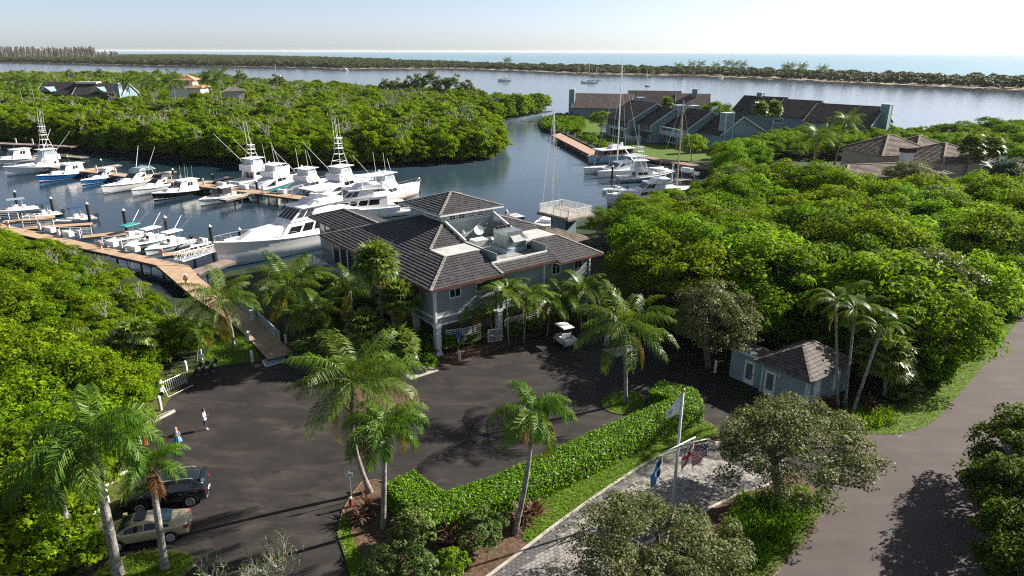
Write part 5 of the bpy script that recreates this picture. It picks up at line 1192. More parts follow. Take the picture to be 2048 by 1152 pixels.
# ------------------------------------------------------------------ condos across the basin
def condo(name, label, org, ang, units, roof_mat, chims):
    """frame: s runs along the front wall (angle ang), d into the building."""
    c = thing(name, label, 'building', (org[0], org[1], 0), ang)       # local x = s, local -y ... d = +y
    for (s0, s1, d0, dr, d1, ez, rz, win) in units:
        prof = [(d0, 0), (d0, ez), (dr, rz), (d1, ez), (d1, 0)]
        mb = MB(); n = 5; mb.add([(s0, d, z) for d, z in prof] + [(s1, d, z) for d, z in prof], [(4, 3, 2, 1, 0), (5, 6, 7, 8, 9)] + [(i, i + 1, i + 6, i + 5) for i in range(4)])
        mb.build('wall', M_CONDO, c)
        k = (rz - ez) / (dr - d0); mb = MB(); ov = 0.9; th = 0.22
        for (da, za, db, zb) in ((d0 - ov, ez - ov * k, dr, rz), (d1 + ov, ez - ov * (rz - ez) / (d1 - dr), dr, rz)):
            ring = lambda s: [(s, da, za + 0.03), (s, db, zb + 0.03), (s, db, zb + th + 0.05), (s, da, za + th)]
            mb.loft([ring(s0 - 0.5), ring(s1 + 0.5)])
        mb.build('roof', roof_mat, c)
        mb = MB()
        for s in (s0 - 0.58, s1 + 0.58):
            mb.bar((s, d0 - ov, ez - ov * k + 0.12), (s, dr, rz + 0.14), 0.12, 0.34); mb.bar((s, d1 + ov, ez - ov * (rz - ez) / (d1 - dr) + 0.12), (s, dr, rz + 0.14), 0.12, 0.34)
        mb.build('rake_trim', M_BTRIM, c)
        for (a0, a1, z0, z1, mu) in win: window(c, (a0, d0), (a1, d0), z0, z1, (0, -1), cross=False, fr=0.22, mull=mu, mat=M_TRIM, proud=0.1)
    for (s, d, w, z) in chims:
        ch = MB().box(s - w / 2, s + w / 2, d - w / 2, d + w / 2, 0, z).build('chimney', M_CONDO, c)
        mb = MB()
        for x in (-1, 1):
            for y in (-1, 1): mb.bar((s + x * w / 2, d + y * w / 2, 0), (s + x * w / 2, d + y * w / 2, z), 0.2)
        mb.box(s - w / 2 - 0.12, s + w / 2 + 0.12, d - w / 2 - 0.12, d + w / 2 + 0.12, z, z + 0.2); mb.build('chimney_trim', M_BTRIM, ch)
    return c
ca = math.radians(-70)
cd1 = condo('condo_row', 'blue-grey condo row with dark roofs facing the marina basin', (32.07, 238.34), ca,
            [(0, 15.9, 0, 9.3, 18, 6.2, 11.2, [(0.8, 14.8, 3.5, 5.9, 7), (3.0, 12.5, 0.4, 2.9, 4)]), (16.2, 24.5, 3.2, 10.5, 18, 5.9, 10.2, [(17.0, 23.5, 3.4, 5.6, 6), (17.2, 23.5, 0.4, 2.6, 5)]),
             (24.8, 36.5, 8.2, 15.5, 24, 5.6, 10.2, [(25.4, 30, 0.5, 2.6, 2)]), (36.8, 47.5, 12.0, 18.5, 27, 5.0, 9.4, [])],
            M_SHING, [(1.0, 12.0, 2.2, 12.2), (24.4, 12.5, 2.6, 11.2), (24.8, 17.5, 2.4, 11.0), (46.5, 14.0, 2.6, 10.6)])
mb = MB(); railing(mb, [(15.9, -1.8, 0.9), (21.5, -1.8, 0.9), (21.5, 1.2, 0.9)], 1.1, 0.3, pick=0.07, post=0.14); railing(mb, [(-4.5, 0.2, 0.9), (-0.3, 0.2, 0.9)], 1.1, 0.3, pick=0.07, post=0.14); railing(mb, [(25, 5.6, 3.0), (36.3, 5.6, 3.0), (36.3, 8.0, 3.0)], 1.1, 0.3, pick=0.07, post=0.14); mb.build('balcony_rails', M_TRIM, cd1)
MB().box(15.9, 21.6, -1.9, 3, 0, 0.88).box(-4.6, -0.2, 0.1, 3, 0, 0.88).box(24.9, 36.4, 5.5, 8.15, 2.7, 2.98).build('balcony_slabs', M_CONDO, cd1)
mb = MB(); ring = lambda s: [(s, 0.6, 2.75), (s, 3.3, 3.2), (s, 3.3, 3.4), (s, 0.6, 2.95)]; mb.loft([ring(16.4), ring(24.3)]); ring2 = lambda s: [(s, -0.9, 2.5), (s, 1.6, 3.0), (s, 1.6, 3.2), (s, -0.9, 2.7)]; mb.loft([ring2(-5.0), ring2(-0.2)]); mb.build('porch_roof', M_SHING, cd1)
mb = MB()
for s in (25.2, 28.8, 32.4, 36.1): mb.bar((s, 5.7, 3.0), (s, 5.7, 5.2), 0.16)
mb.bar((25, 5.7, 5.15), (36.3, 5.7, 5.15), 0.2); mb.build('balcony_posts', M_TRIM, cd1)
condo('condo_row', 'brown-roofed condo row on the far side of the point', (26, 302), math.radians(-14),
      [(0, 24, 0, 9, 17, 4.6, 9.6, []), (22.5, 44, 2, 11, 19, 4.6, 11.0, []), (43, 56, 0, 9, 17, 4.6, 10.2, [])], M_SHINGB, [(-1.1, 3.4, 2.2, 11.6), (50, 8, 2.0, 12.2)])
condo('condo_row', 'dark-roofed condo row at the right beside the open lagoon', (83.74, 268), math.radians(-48),
      [(0, 17, 0, 8.6, 17, 5.6, 11.0, []), (17.4, 31, -2.2, 6.4, 15, 5.6, 10.6, [(18.5, 22, 3, 5, 2)]), (31.4, 53, -5.0, 3.6, 12, 5.0, 10.0, [])], M_SHING, [(6, 9, 2.0, 12.4), (54.2, 2.8, 2.6, 11.0)])
# tiled house in the wood
hs = thing('tiled_house', 'brown tiled house with a white chimney half hidden in the wood', 'building', (90.5, 163, 0.6), math.radians(14))
def hip(parent_mb, cap_mb, x0, x1, y0, y1, ez, k, course=0.5, tw=0.7):
    w, d = x1 - x0, y1 - y0; h = min(w, d) / 2
    if w >= d: a, b = (x0 + h, (y0 + y1) / 2, ez + h * k), (x1 - h, (y0 + y1) / 2, ez + h * k)
    else: a, b = ((x0 + x1) / 2, y0 + h, ez + h * k), ((x0 + x1) / 2, y1 - h, ez + h * k)
    c = [(x0, y0, ez), (x1, y0, ez), (x1, y1, ez), (x0, y1, ez)]
    if w >= d: pl = [([c[0], c[1], b, a], (1, 0, 0), (0, 1, k)), ([c[1], c[2], b], (0, 1, 0), (-1, 0, k)), ([c[2], c[3], a, b], (1, 0, 0), (0, -1, k)), ([c[3], c[0], a], (0, 1, 0), (1, 0, k))]; hp = [(c[0], a), (c[3], a), (c[1], b), (c[2], b), (a, b)]
    else: pl = [([c[0], c[1], a], (1, 0, 0), (0, 1, k)), ([c[1], c[2], b, a], (0, 1, 0), (-1, 0, k)), ([c[2], c[3], b], (1, 0, 0), (0, -1, k)), ([c[3], c[0], a, b], (0, 1, 0), (1, 0, k))]; hp = [(c[0], a), (c[1], a), (c[2], b), (c[3], b), (a, b)]
    for p, e1, e2 in pl: roof_tiles(parent_mb, p, e1, e2, course, tw, 0.09)
    for p, q in hp: caps(cap_mb, p, q, 0.4, 0.2, 0.7)
T, C = MB(), MB(); hip(T, C, -7, 9, -4, 11, 4.0, 0.5); hip(T, C, -1, 14, -15, 1, 3.6, 0.45); hip(T, C, -30, -3, -20, -9, 2.4, 0.33); hip(T, C, 5, 18, -1, 12, 3.9, 0.5)
T.build('roof_tiles', M_TILEB, hs)['kind'] = 'stuff'; C.build('hip_caps', pm('house_cap', (0.36, 0.29, 0.23), 0.85, 0.2, 2), hs)['kind'] = 'stuff'
MB().box(-6.2, 8.2, -3.2, 10.2, -1, 4.0).box(-0.2, 13.2, -14.2, 0.2, -1, 3.6).box(-29.2, -3.8, -19.2, -9.8, -1, 2.4).box(5.8, 17.2, -0.2, 11.2, -1, 3.9).build('wall', pm('house_wall', (0.45, 0.38, 0.29), 0.8, 0.1, 1), hs)
ch = MB().box(-5.6, -3.2, -9.0, -7.4, -1, 5.4).build('chimney', M_TRIM, hs); MB().box(-5.8, -3.0, -9.2, -7.2, 5.4, 6.4).build('chimney_cap', M_SHADE, ch)
window(hs, (10.4, -14.2), (11.8, -14.2), 1.2, 3.0, (0, -1), cross=False, fr=0.15)
# far left houses among the mangroves
def at(px, py, Y): d = ray(px, py); t = Y / d[1]; return Vector((d[0] * t, Y, CAM_H + d[2] * t))
p = at(72, 172, 330); q = at(240, 178, 330)
c = condo('far_condo', 'long dark-roofed condo with a blue chimney among the mangroves at upper left', (p.x, 330), 0.0, [(0, 17, 0, 6, 12, 8.0, 12.6, []), (17.5, 40, -1, 5, 12, 8.0, 12.2, [(30, 39.5, 6.3, 8.4, 4)])], M_SHING, [(38.5, -1.6, 2.6, 12.6)])
mb = MB()
for s in (6, 30):
    mb.add([(s - 2.5, -3, 9.0), (s + 2.5, -3, 9.0), (s, -3, 11), (s - 2.5, 2, 9.0), (s + 2.5, 2, 9.0), (s, 4, 11)], [(0, 1, 2), (0, 2, 5, 3), (1, 4, 5, 2)])
mb.build('dormer', M_CONDO, c); mb = MB()
for s in (6, 30): mb.bar((s - 2.7, -3.1, 8.9), (s, -3.1, 11.1), 0.3); mb.bar((s + 2.7, -3.1, 8.9), (s, -3.1, 11.1), 0.3)
mb.box(16, 26, 4, 8, 12.2, 13.0); mb.build('dormer_trim', M_TRIM, c)
p = at(374, 160, 330)
ph = thing('pink_roofed_house', 'white house with a salmon tiled pyramid roof among the mangroves', 'building', (p.x, 330, 0), 0.1)
MB().box(-3.5, 3.5, -3.5, 3.5, 0, p.z).box(-7, 7, -5, 6, 0, p.z - 3.2).build('wall', pm('house_white', (0.75, 0.72, 0.68), 0.7), ph)
T, C = MB(), MB(); hip(T, C, -5, 5, -5, 5, p.z, 0.5, 0.6, 0.8); hip(T, C, -8.5, 8.5, -6.5, 7.5, p.z - 3.2, 0.25, 0.6, 0.8)
T.build('roof_tiles', pm('salmon_tile', (0.50, 0.28, 0.17), 0.85, 0.15, 1), ph)['kind'] = 'stuff'; C.build('hip_caps', pm('salmon_cap', (0.55, 0.33, 0.22), 0.85), ph)['kind'] = 'stuff'
for x in (-2.6, -0.2): window(ph, (x, -3.5), (x + 2.1, -3.5), p.z - 2.0, p.z - 0.3, (0, -1), cross=False, fr=0.15)
p = at(465, 168, 320)
gh = thing('grey_roofed_house', 'small grey-roofed house right of the salmon one', 'building', (p.x, 320, -1.4), 0.5); T, C = MB(), MB(); hip(T, C, -5, 5, -4, 4, p.z - 1.6, 0.45, 0.6, 0.8)
T.build('roof_tiles', pm('grey_tile', (0.17, 0.15, 0.14), 0.85), gh)['kind'] = 'stuff'; C.build('hip_caps', M_CAP, gh)['kind'] = 'stuff'; MB().box(-4.2, 4.2, -3.2, 3.2, 0, p.z - 1.6).build('wall', pm('house_grey', (0.4, 0.38, 0.36), 0.8), gh)
# ------------------------------------------------------------------ docks
M_DECKW = pm('dock_boards', (0.42, 0.29, 0.19), 0.85, 0.12, 0.8, 0.3, 9)
M_DOCKC = pm('dock_concrete', (0.45, 0.38, 0.32), 0.85, 0.15, 1.0)
M_DOCKS = pm('dock_side', (0.10, 0.085, 0.075), 0.9, 0.2, 1)
M_GREYW = pm('weathered_boards', (0.26, 0.20, 0.17), 0.9, 0.2, 1.2)
M_PILE = pm('pile_sleeve', (0.014, 0.013, 0.014), 0.55, 0.2, 3)
M_GEL = pm('gelcoat', (0.80, 0.80, 0.79), 0.25, 0.03, 0.7, coat=0.3)
M_GELW = pm('deck_nonskid', (0.72, 0.72, 0.70), 0.6, 0.04, 2)
M_ALU = pm('aluminium', (0.72, 0.74, 0.75), 0.3, 0.05, 2, metal=0.6)
M_TARP = pm('silver_tarp', (0.50, 0.53, 0.56), 0.45, 0.1, 1.2, 0.4, 2.5)
M_BCANV = pm('black_canvas', (0.02, 0.02, 0.024), 0.7, 0.2, 2)
M_RED = pm('ring_orange', (0.55, 0.10, 0.05), 0.5)
DZ = 0.28
def dock(name, label, pts, mat, z=DZ, th=0.32, legs=True, side=None, cat='dock'):
    v = [Vector((p[0], p[1])) for p in pts]
    if sum(v[i].x * v[(i + 1) % len(v)].y - v[(i + 1) % len(v)].x * v[i].y for i in range(len(v))) < 0: v = v[::-1]
    c = sum(v, Vector((0, 0))) / len(v); t = thing(name, label, cat, (c.x, c.y, 0))
    q = [(p - c) for p in v]
    MB().prism(q, z - 0.07, z).build('deck', mat, t)
    MB().prism([p * 0.995 for p in q], z - 0.07 - th, z - 0.071).build('beam', side or M_DOCKS, t)
    if legs:
        for i in range(len(q)):
            a, b = q[i], q[(i + 1) % len(q)]; n = int((b - a).length / 5)
            for k in range(n):
                r = a.lerp(b, (k + .5) / n) * 0.98; MB().tube((r.x, r.y, -3), (r.x, r.y, z - 0.35), 0.14, 0.14, 6).build('post', M_DOCKS, t)
    return t
def strip(a, b, w):
    a, b = Vector((a[0], a[1])), Vector((b[0], b[1])); n = Vector((-(b - a).y, (b - a).x)).normalized() * w / 2
    return [a - n, b - n, b + n, a + n]
dock('pier', 'long tan boarded pier along the mangrove thicket', [P(-160, 424, DZ), P(312, 530, DZ), P(380, 532, DZ), P(-160, 411, DZ)], M_DECKW)
dock('ramp', 'tan boarded ramp from the pier down to the parking lot', [P(312.5, 530.5, DZ), P(388, 595, DZ), P(450, 634, DZ), P(489, 668, DZ), P(536, 718, DZ), P(588, 706, DZ), P(515, 640, DZ), P(465, 605, DZ), P(400, 556, DZ), P(380, 533, DZ)], M_DECKW, DZ - 0.006)
lg = [P(524, 722), P(560, 712), P(574, 722), P(532, 734)]
sheet('tactile_mat', [v.xy for v in lg], 0.035, pm('tactile_mat', (0.22, 0.29, 0.30), 0.8, 0.1, 3), skirt=0.01)
kerb([v.xy for v in lg], 'mat_border', 0.08, 0.05, 0.0, M_TRIM)
for k, (a, b, lab) in enumerate((((6, 443), (110, 433), 'leftmost short finger dock off the pier'), ((47, 456), (183, 447), 'second finger dock off the pier, with white rails'), ((165, 473), (254, 464), 'third finger dock off the pier'), ((325, 509), (445, 496), 'fourth finger dock beside the big yacht bow'))):
    dock('finger_dock', lab, strip(P(*a, DZ), P(*b, DZ), 1.9), M_DECKW, DZ - 0.01)
dock('finger_dock', 'gangway finger beside the ramp under the big yacht bow', strip(P(385, 545, DZ), P(460, 520, DZ), 2.2), M_GREYW, DZ - 0.02)
MA, MBn = Vector((-112, 167)), Vector((-24, 121.5)); mdir = (MBn - MA).normalized(); mperp = Vector((mdir.y, -mdir.x))
if mperp.y > 0: mperp = -mperp
dock('main_dock', 'long main dock between the two rows of sport boats', strip(MA, MBn, 2.8), M_DECKW)
for k, (s, L, lab) in enumerate(((68.5, -8.5, 'pale finger dock ending in open water right of the white centre console'), (12.0, 9.0, 'finger dock between the two leftmost boats'), (32.0, 9.0, 'finger dock left of the white express cruiser'), (50, 9.5, 'finger dock behind the dark hulled cruiser'), (96.3, 13.5, 'finger dock beside the rightmost sportfisher'))):
    p = MA + mdir * s; q = p - mperp * L if k > 0 else p - mperp * L
    s0 = p + (mperp * 1.42 if L < 0 else -mperp * 1.42)
    dock('finger_dock', lab, strip(s0, q, 2.0), M_DOCKC, DZ - 0.012)
dock('far_dock', 'weathered dock along the mangroves at the left edge', strip((-185, 216), (-128, 202), 3), M_GREYW, 0.5)
dock('floating_dock', 'low floating dock with kayaks under the mangroves', strip((-135, 196), (-117, 188), 2.4), M_GREYW, -0.7, 0.2)
for k, (dx, c, lab) in enumerate(((0, (0.45, 0.04, 0.05), 'red kayak on the floating dock'), (2.6, (0.45, 0.50, 0.05), 'yellow-green kayak on the floating dock'))):
    t = thing('kayak', lab, 'kayak', (-128 + dx * 1.5, 193 - dx * 0.7, -0.68), -0.4); rings = []
    for i in range(9):
        u = i / 8; w = 0.36 * math.sin(math.pi * min(max(u, 0.03), 0.97)) ** 0.6; rings.append([(-2 + 4 * u, w * math.cos(a), 0.2 + 0.22 * math.sin(a) * (0.5 + w)) for a in (6.283 * j / 8 for j in range(8))])
    MB().loft(rings).build('hull', pm('kayak_%d' % k, c, 0.4), t, True)
dock('basin_dock', 'brown dock along the condo lawn at the basin mouth', [P(1103, 270, 0.4), P(1196, 318, 0.4), P(1212, 312, 0.4), P(1120, 266, 0.4)], pm('basin_boards', (0.40, 0.25, 0.19), 0.85, 0.1, 1), 0.4, 0.5)
dock('basin_dock', 'reddish plank dock with white boxes at the wood edge', strip((34, 185), (49, 163), 3.2), pm('red_boards', (0.26, 0.16, 0.13), 0.85, 0.15, 1), 0.6, 0.4)
dock('basin_dock', 'short plank dock at the stern of the right-hand motor yacht', strip((36, 150), (46, 149), 2.4), M_GREYW, 0.4)
# rails on the pier fingers
for a, b, lab in (((0, 438), (38, 439), 'white rail at the left edge of the pier fingers'), ((46, 440), (72, 440), 'short white rail on the leftmost finger'), ((47, 455), (108, 452), 'white rail along the second finger'), ((121, 470), (184, 469), 'white rail along the third finger'), ((206, 490), (280, 480), 'white rail beside the small fishing boats')):
    t = thing('dock_rail', lab, 'railing', P(*a, DZ)); v = P(*b, DZ) - P(*a, DZ); mb = MB(); L = v.length; n = max(2, int(L / 1.5))
    for i in range(n + 1): q = v * (i / n); MB().bar(q, q + Vector((0, 0, 1.15)), 0.09).build('post', M_TRIM, t)
    mb = MB()
    for z in (0.35, 0.75, 1.12): mb.bar(Vector((0, 0, z)), v + Vector((0, 0, z)), 0.07)
    mb.build('rails', M_TRIM, t)
t = thing('gangway', 'white aluminium truss gangway beside the big yacht bow', 'gangway', P(358, 522, DZ)); v = P(432, 500, DZ) - P(358, 522, DZ); n = v.normalized(); w = Vector((-n.y, n.x, 0)) * 0.7
for s in (-1, 1):
    mb = MB(); mb.bar(w * s, v + w * s, 0.09); mb.bar(w * s + Vector((0, 0, 1.1)), v + w * s + Vector((0, 0, 1.1)), 0.09)
    for i in range(9):
        a, b = v * (i / 8), v * ((i + 1) / 8); mb.bar(a + w * s, a + w * s + Vector((0, 0, 1.1)), 0.06)
        if i < 8: mb.bar(a + w * s + Vector((0, 0, 1.1 * (i % 2))), b + w * s + Vector((0, 0, 1.1 * ((i + 1) % 2))), 0.05)
    mb.build('truss', M_TRIM, t)
MB().bar(Vector((0, 0, 0.05)), v + Vector((0, 0, 0.05)), 1.3, 0.06).build('walkway', M_ALU, t)
t = thing('ramp_fence', 'white post fence along the clubhouse side of the ramp', 'fence', P(468, 606, DZ)); o_ = P(468, 606, DZ)
pts = [P(x, y, DZ) - o_ for x, y in ((468, 606), (515, 639), (560, 682))]; mb = MB(); railing(mb, pts, 1.0, 0.3, pick=0.05); mb.build('fence_rail', M_BTRIM, t)
# pilings
PIL = [(36, 415, 381), (108, 428, 394), (181, 446, 405), (254, 462, 418), (336, 475, 432), (425, 492, 450), (482, 486, 456), (55, 292, 275), (137, 288, 270), (175, 297, 275), (114, 321, 303), (138, 330, 311), (205, 339, 318), (348, 358, 337), (428, 372, 347),
       (516, 392, 361), (608, 400, 371), (839, 386, 355), (790, 405, 391), (1224, 360, 331), (1274, 362, 350), (1013, 437, 425), (1360, 352, 338)]
pile = None
for k, (px, yb, yt) in enumerate(PIL):
    b = P(px, yb, WZ); h = max(1.6, min(4.0, PH(px, yt, b.y) - WZ))
    where = 'near the pier' if px < 500 and yb > 400 else ('along the main dock' if px < 900 else 'in the right-hand basin')
    t = thing('piling', 'black sleeved piling with white cone cap ' + where, 'piling', (b.x, b.y, WZ), 0, 'black pilings ' + where)
    MB().tube((0, 0, -2), (0, 0, h - 0.25), 0.26, 0.25, 12).build('sleeve', M_PILE, t)
    MB().tube((0, 0, h - 0.25), (0, 0, h + 0.12), 0.31, 0.02, 12).build('cap', M_TRIM, t)
# pedestals, life rings and dock boxes
def pedestal(loc, label, ring=False, group='white dock pedestals', h=1.05):
    t = thing('dock_pedestal', label, 'pedestal', loc, 0.3, group)
    MB().box(-0.16, 0.16, -0.13, 0.13, 0, h).build('body', M_TRIM, t); MB().box(-0.2, 0.2, -0.17, 0.17, h, h + 0.07).build('cap', M_TRIM, t)
    if ring:
        pts = [(0.25 * math.cos(a), -0.19, h * 0.62 + 0.25 * math.sin(a)) for a in (6.283 * k / 12 for k in range(13))]
        MB().path(pts, 0.06, 6).build('life_ring', M_RED, t)
for k, (px, py, rg) in enumerate(((17, 455, 1), (80, 460, 0), (118, 474, 0), (159, 476, 0), (202, 497, 1), (243, 496, 0), (324, 512, 1), (373, 566, 1), (505, 640, 0))):
    pedestal(P(px, py, DZ), 'white pedestal with a life ring on the tan pier' if rg else 'plain white pedestal on the tan pier', rg, 'pier pedestals with rings' if rg else 'plain pier pedestals')
for s in (6, 11, 17, 24, 40, 46, 53, 61, 70, 78, 86):
    p = MA + mdir * s; pedestal((p.x, p.y, DZ), 'white utility pedestal on the main dock', False, 'main dock pedestals', 1.3)
for px, py in ((1346, 340), (1356, 342), (1385, 352)): pedestal(P(px, py, 0.6), 'white pedestal on the reddish basin dock', False, 'basin dock pedestals', 1.3)
for px, py in ((1128, 266), (1136, 272), (1150, 276)): pedestal(P(px, py, 0.4), 'white pedestal on the brown condo dock', False, 'condo dock pedestals', 1.3)
def dock_box(loc, label, rz, group, s=1.0):
    t = thing('dock_box', label, 'dock box', loc, rz, group); MB().box(-0.75 * s, 0.75 * s, -0.32 * s, 0.32 * s, 0.05, 0.5 * s).build('body', M_GEL, t)
    rg = lambda x: [(x, -0.36 * s, 0.5 * s), (x, 0.36 * s, 0.5 * s), (x, 0.3 * s, 0.62 * s), (x, -0.3 * s, 0.62 * s)]; MB().loft([rg(-0.79 * s), rg(0.79 * s)]).build('lid', M_GEL, t)
pa = math.atan2((P(312, 530) - P(0, 460)).y, (P(312, 530) - P(0, 460)).x)
for px, py in ((101, 464), (137, 472), (225, 492), (268, 502)): dock_box(P(px, py, DZ), 'white dock box on the tan pier', pa, 'pier dock boxes', 1.25)
for s in (63.5, 74, 82.5, 57): p = MA + mdir * s; dock_box((p.x + 0.6, p.y + 1.0, DZ), 'white dock box on the main dock', math.atan2(mdir.y, mdir.x), 'main dock boxes', 1.3)
dock_box(P(1374, 345, 0.6), 'large white box on the reddish basin dock', -0.9, None, 1.8); dock_box(P(1392, 350, 0.6), 'smaller white box on the reddish basin dock', -0.9, None, 1.2)
for k, x in enumerate((-160, -149, -143)): pedestal((x, 210.5 - 0.245 * (x + 160), 0.5), 'white pedestal on the weathered far dock', False, 'far dock pedestals', 1.5)

# ------------------------------------------------------------------ boats
def hull_parts(t, L, B, fb, fs, mat, n=14, y0=0.0, flare=0.82, tr=0.9, stripe=None, deckmat=None, pw=2.4):
    def st(u):
        w = B / 2 * (tr + (1 - tr) * min(1, u / 0.3)) * (1 - max(0, (u - 0.42) / 0.58) ** pw); w = max(w, 0.03); zs = fs + (fb - fs) * u ** 1.7
        wc = w * (flare - 0.28 * u); zc = 0.12 + 0.45 * fb * max(0, u - 0.6) ** 1.6; return w, zs, wc, zc
    R = []; X = [i / (n - 1) for i in range(n)]
    xx = lambda u, f: L * u + f * 0.10 * L * max(0, u - 0.75) ** 1.2
    for u in X:
        w, zs, wc, zc = st(u); zm = zc + (zs - zc) * 0.5; wm = wc + (w - wc) * 0.38
        R.append([(xx(u, 1), y0 - w, zs), (xx(u, .5), y0 - wm, zm), (xx(u, 0), y0 - wc, zc), (xx(u, 0) - 0.02 * L * (u > .9), y0, -0.4 + 0.4 * max(0, u - .8)), (xx(u, 0), y0 + wc, zc), (xx(u, .5), y0 + wm, zm), (xx(u, 1), y0 + w, zs)])
    MB().loft(R, closed=False).build('hull', mat, t, True); MB().quad(*R[0]).build('transom', mat, t)
    dk = MB()
    for u, v in zip(X, X[1:]):
        a, b = st(u), st(v); dk.quad((xx(u, 1), y0 - a[0] * .97, a[1] - .03), (xx(v, 1), y0 - b[0] * .97, b[1] - .03), (xx(v, 1), y0 + b[0] * .97, b[1] - .03), (xx(u, 1), y0 + a[0] * .97, a[1] - .03))
    dk.build('deck', deckmat or M_GELW, t)
    g = MB(); g.path([(xx(u, 1), y0 - st(u)[0], st(u)[1]) for u in X], 0.06, 5); g.path([(xx(u, 1), y0 + st(u)[0], st(u)[1]) for u in X], 0.06, 5); g.build('rub_rail', M_GEL, t)
    if stripe:
        s = MB()
        for sg in (-1, 1):
            for u, v in zip(X[:-1], X[1:]):
                q = []
                for k, h in ((u, 0), (v, 0), (v, .16), (u, .16)):
                    w, zs, wc, zc = st(k); f = h; q.append((xx(k, 0), y0 + sg * (wc + 0.012 + (w - wc) * .1 * f), max(zc, 0.05) + h * 0.9 + 0.02))
                s.quad(*q)
        s.build('boot_stripe', stripe, t)
    return st, xx
def house(t, name, x0, x1, wa, wf, z0, z1, ra, rf, ti=0.86, mat=None, win=None, front=None, back=None, wm=None):
    """tapered deckhouse; window strips sit proud of its faces."""
    b = [(x0, -wa, z0), (x1, -wf, z0), (x1, wf, z0), (x0, wa, z0)]; c = [(x0 + ra, -wa * ti, z1), (x1 - rf, -wf * ti, z1), (x1 - rf, wf * ti, z1), (x0 + ra, wa * ti, z1)]
    o = MB().add(b + c, [(3, 2, 1, 0), (4, 5, 6, 7), (0, 1, 5, 4), (1, 2, 6, 5), (2, 3, 7, 6), (3, 0, 4, 7)]).build(name, mat or M_GEL, t)
    def patch(i, j, s0, s1, h0, h1):
        B0, B1, C0_, C1 = (Vector(p) for p in (b[i], b[j], c[i], c[j])); f = lambda s, h: B0.lerp(B1, s).lerp(C0_.lerp(C1, s), h)
        p = [f(s0, h0), f(s1, h0), f(s1, h1), f(s0, h1)]; n = (p[1] - p[0]).cross(p[3] - p[0]).normalized() * 0.02; return [q + n for q in p]
    for spec, faces in ((win, ((0, 1), (2, 3))), (front, ((1, 2),)), (back, ((3, 0),))):
        if not spec: continue
        for fi, (i, j) in enumerate(faces):
            for (s0, s1, h0, h1) in spec:
                if (i, j) == (2, 3): s0, s1 = 1 - s1, 1 - s0
                MB().quad(*patch(i, j, s0, s1, h0, h1)).build('window', wm or M_GLASS, t)
    return o
def wins(n, a, b, h0, h1, gap=0.03): w = (b - a) / n; return [(a + w * i + gap / 2, a + w * (i + 1) - gap / 2, h0, h1) for i in range(n)]
def poles(t, name, segs, r, mat=None, n=5):
    mb = MB(); [mb.tube(a, b, r, r * 0.6, n) for a, b in segs]; return mb.build(name, mat or M_ALU, t)
def pole_each(t, name, segs, r, mat=None):
    for a, b in segs: MB().tube(a, b, r, r * 0.5, 5).build(name, mat or M_ALU, t)
def boat_at(name, label, bow, stern, B=None, px=True, z=WZ, L=None, hd=None, mid=None, cat='boat', group=None):
    if px: b, s = P(*bow, WZ), P(*stern, WZ)
    else: b, s = Vector((*bow, 0)), Vector((*stern, 0))
    h = math.atan2(b.y - s.y, b.x - s.x) if hd is None else math.radians(hd); LL = L or (b - s).length
    if mid: m = P(*mid, WZ); s = Vector((m.x - math.cos(h) * LL / 2, m.y - math.sin(h) * LL / 2, 0))
    return thing(name, label, cat, (s.x, s.y, WZ), h, group), LL
def outriggers(t, x, w, z, l, back=0.55, out=0.30):
    pole_each(t, 'outrigger', [((x, s * w, z), (x - l * 1.25 * back, s * (w + l * 1.25 * out), z + l * 0.95)) for s in (-1, 1)], 0.075, M_GEL)
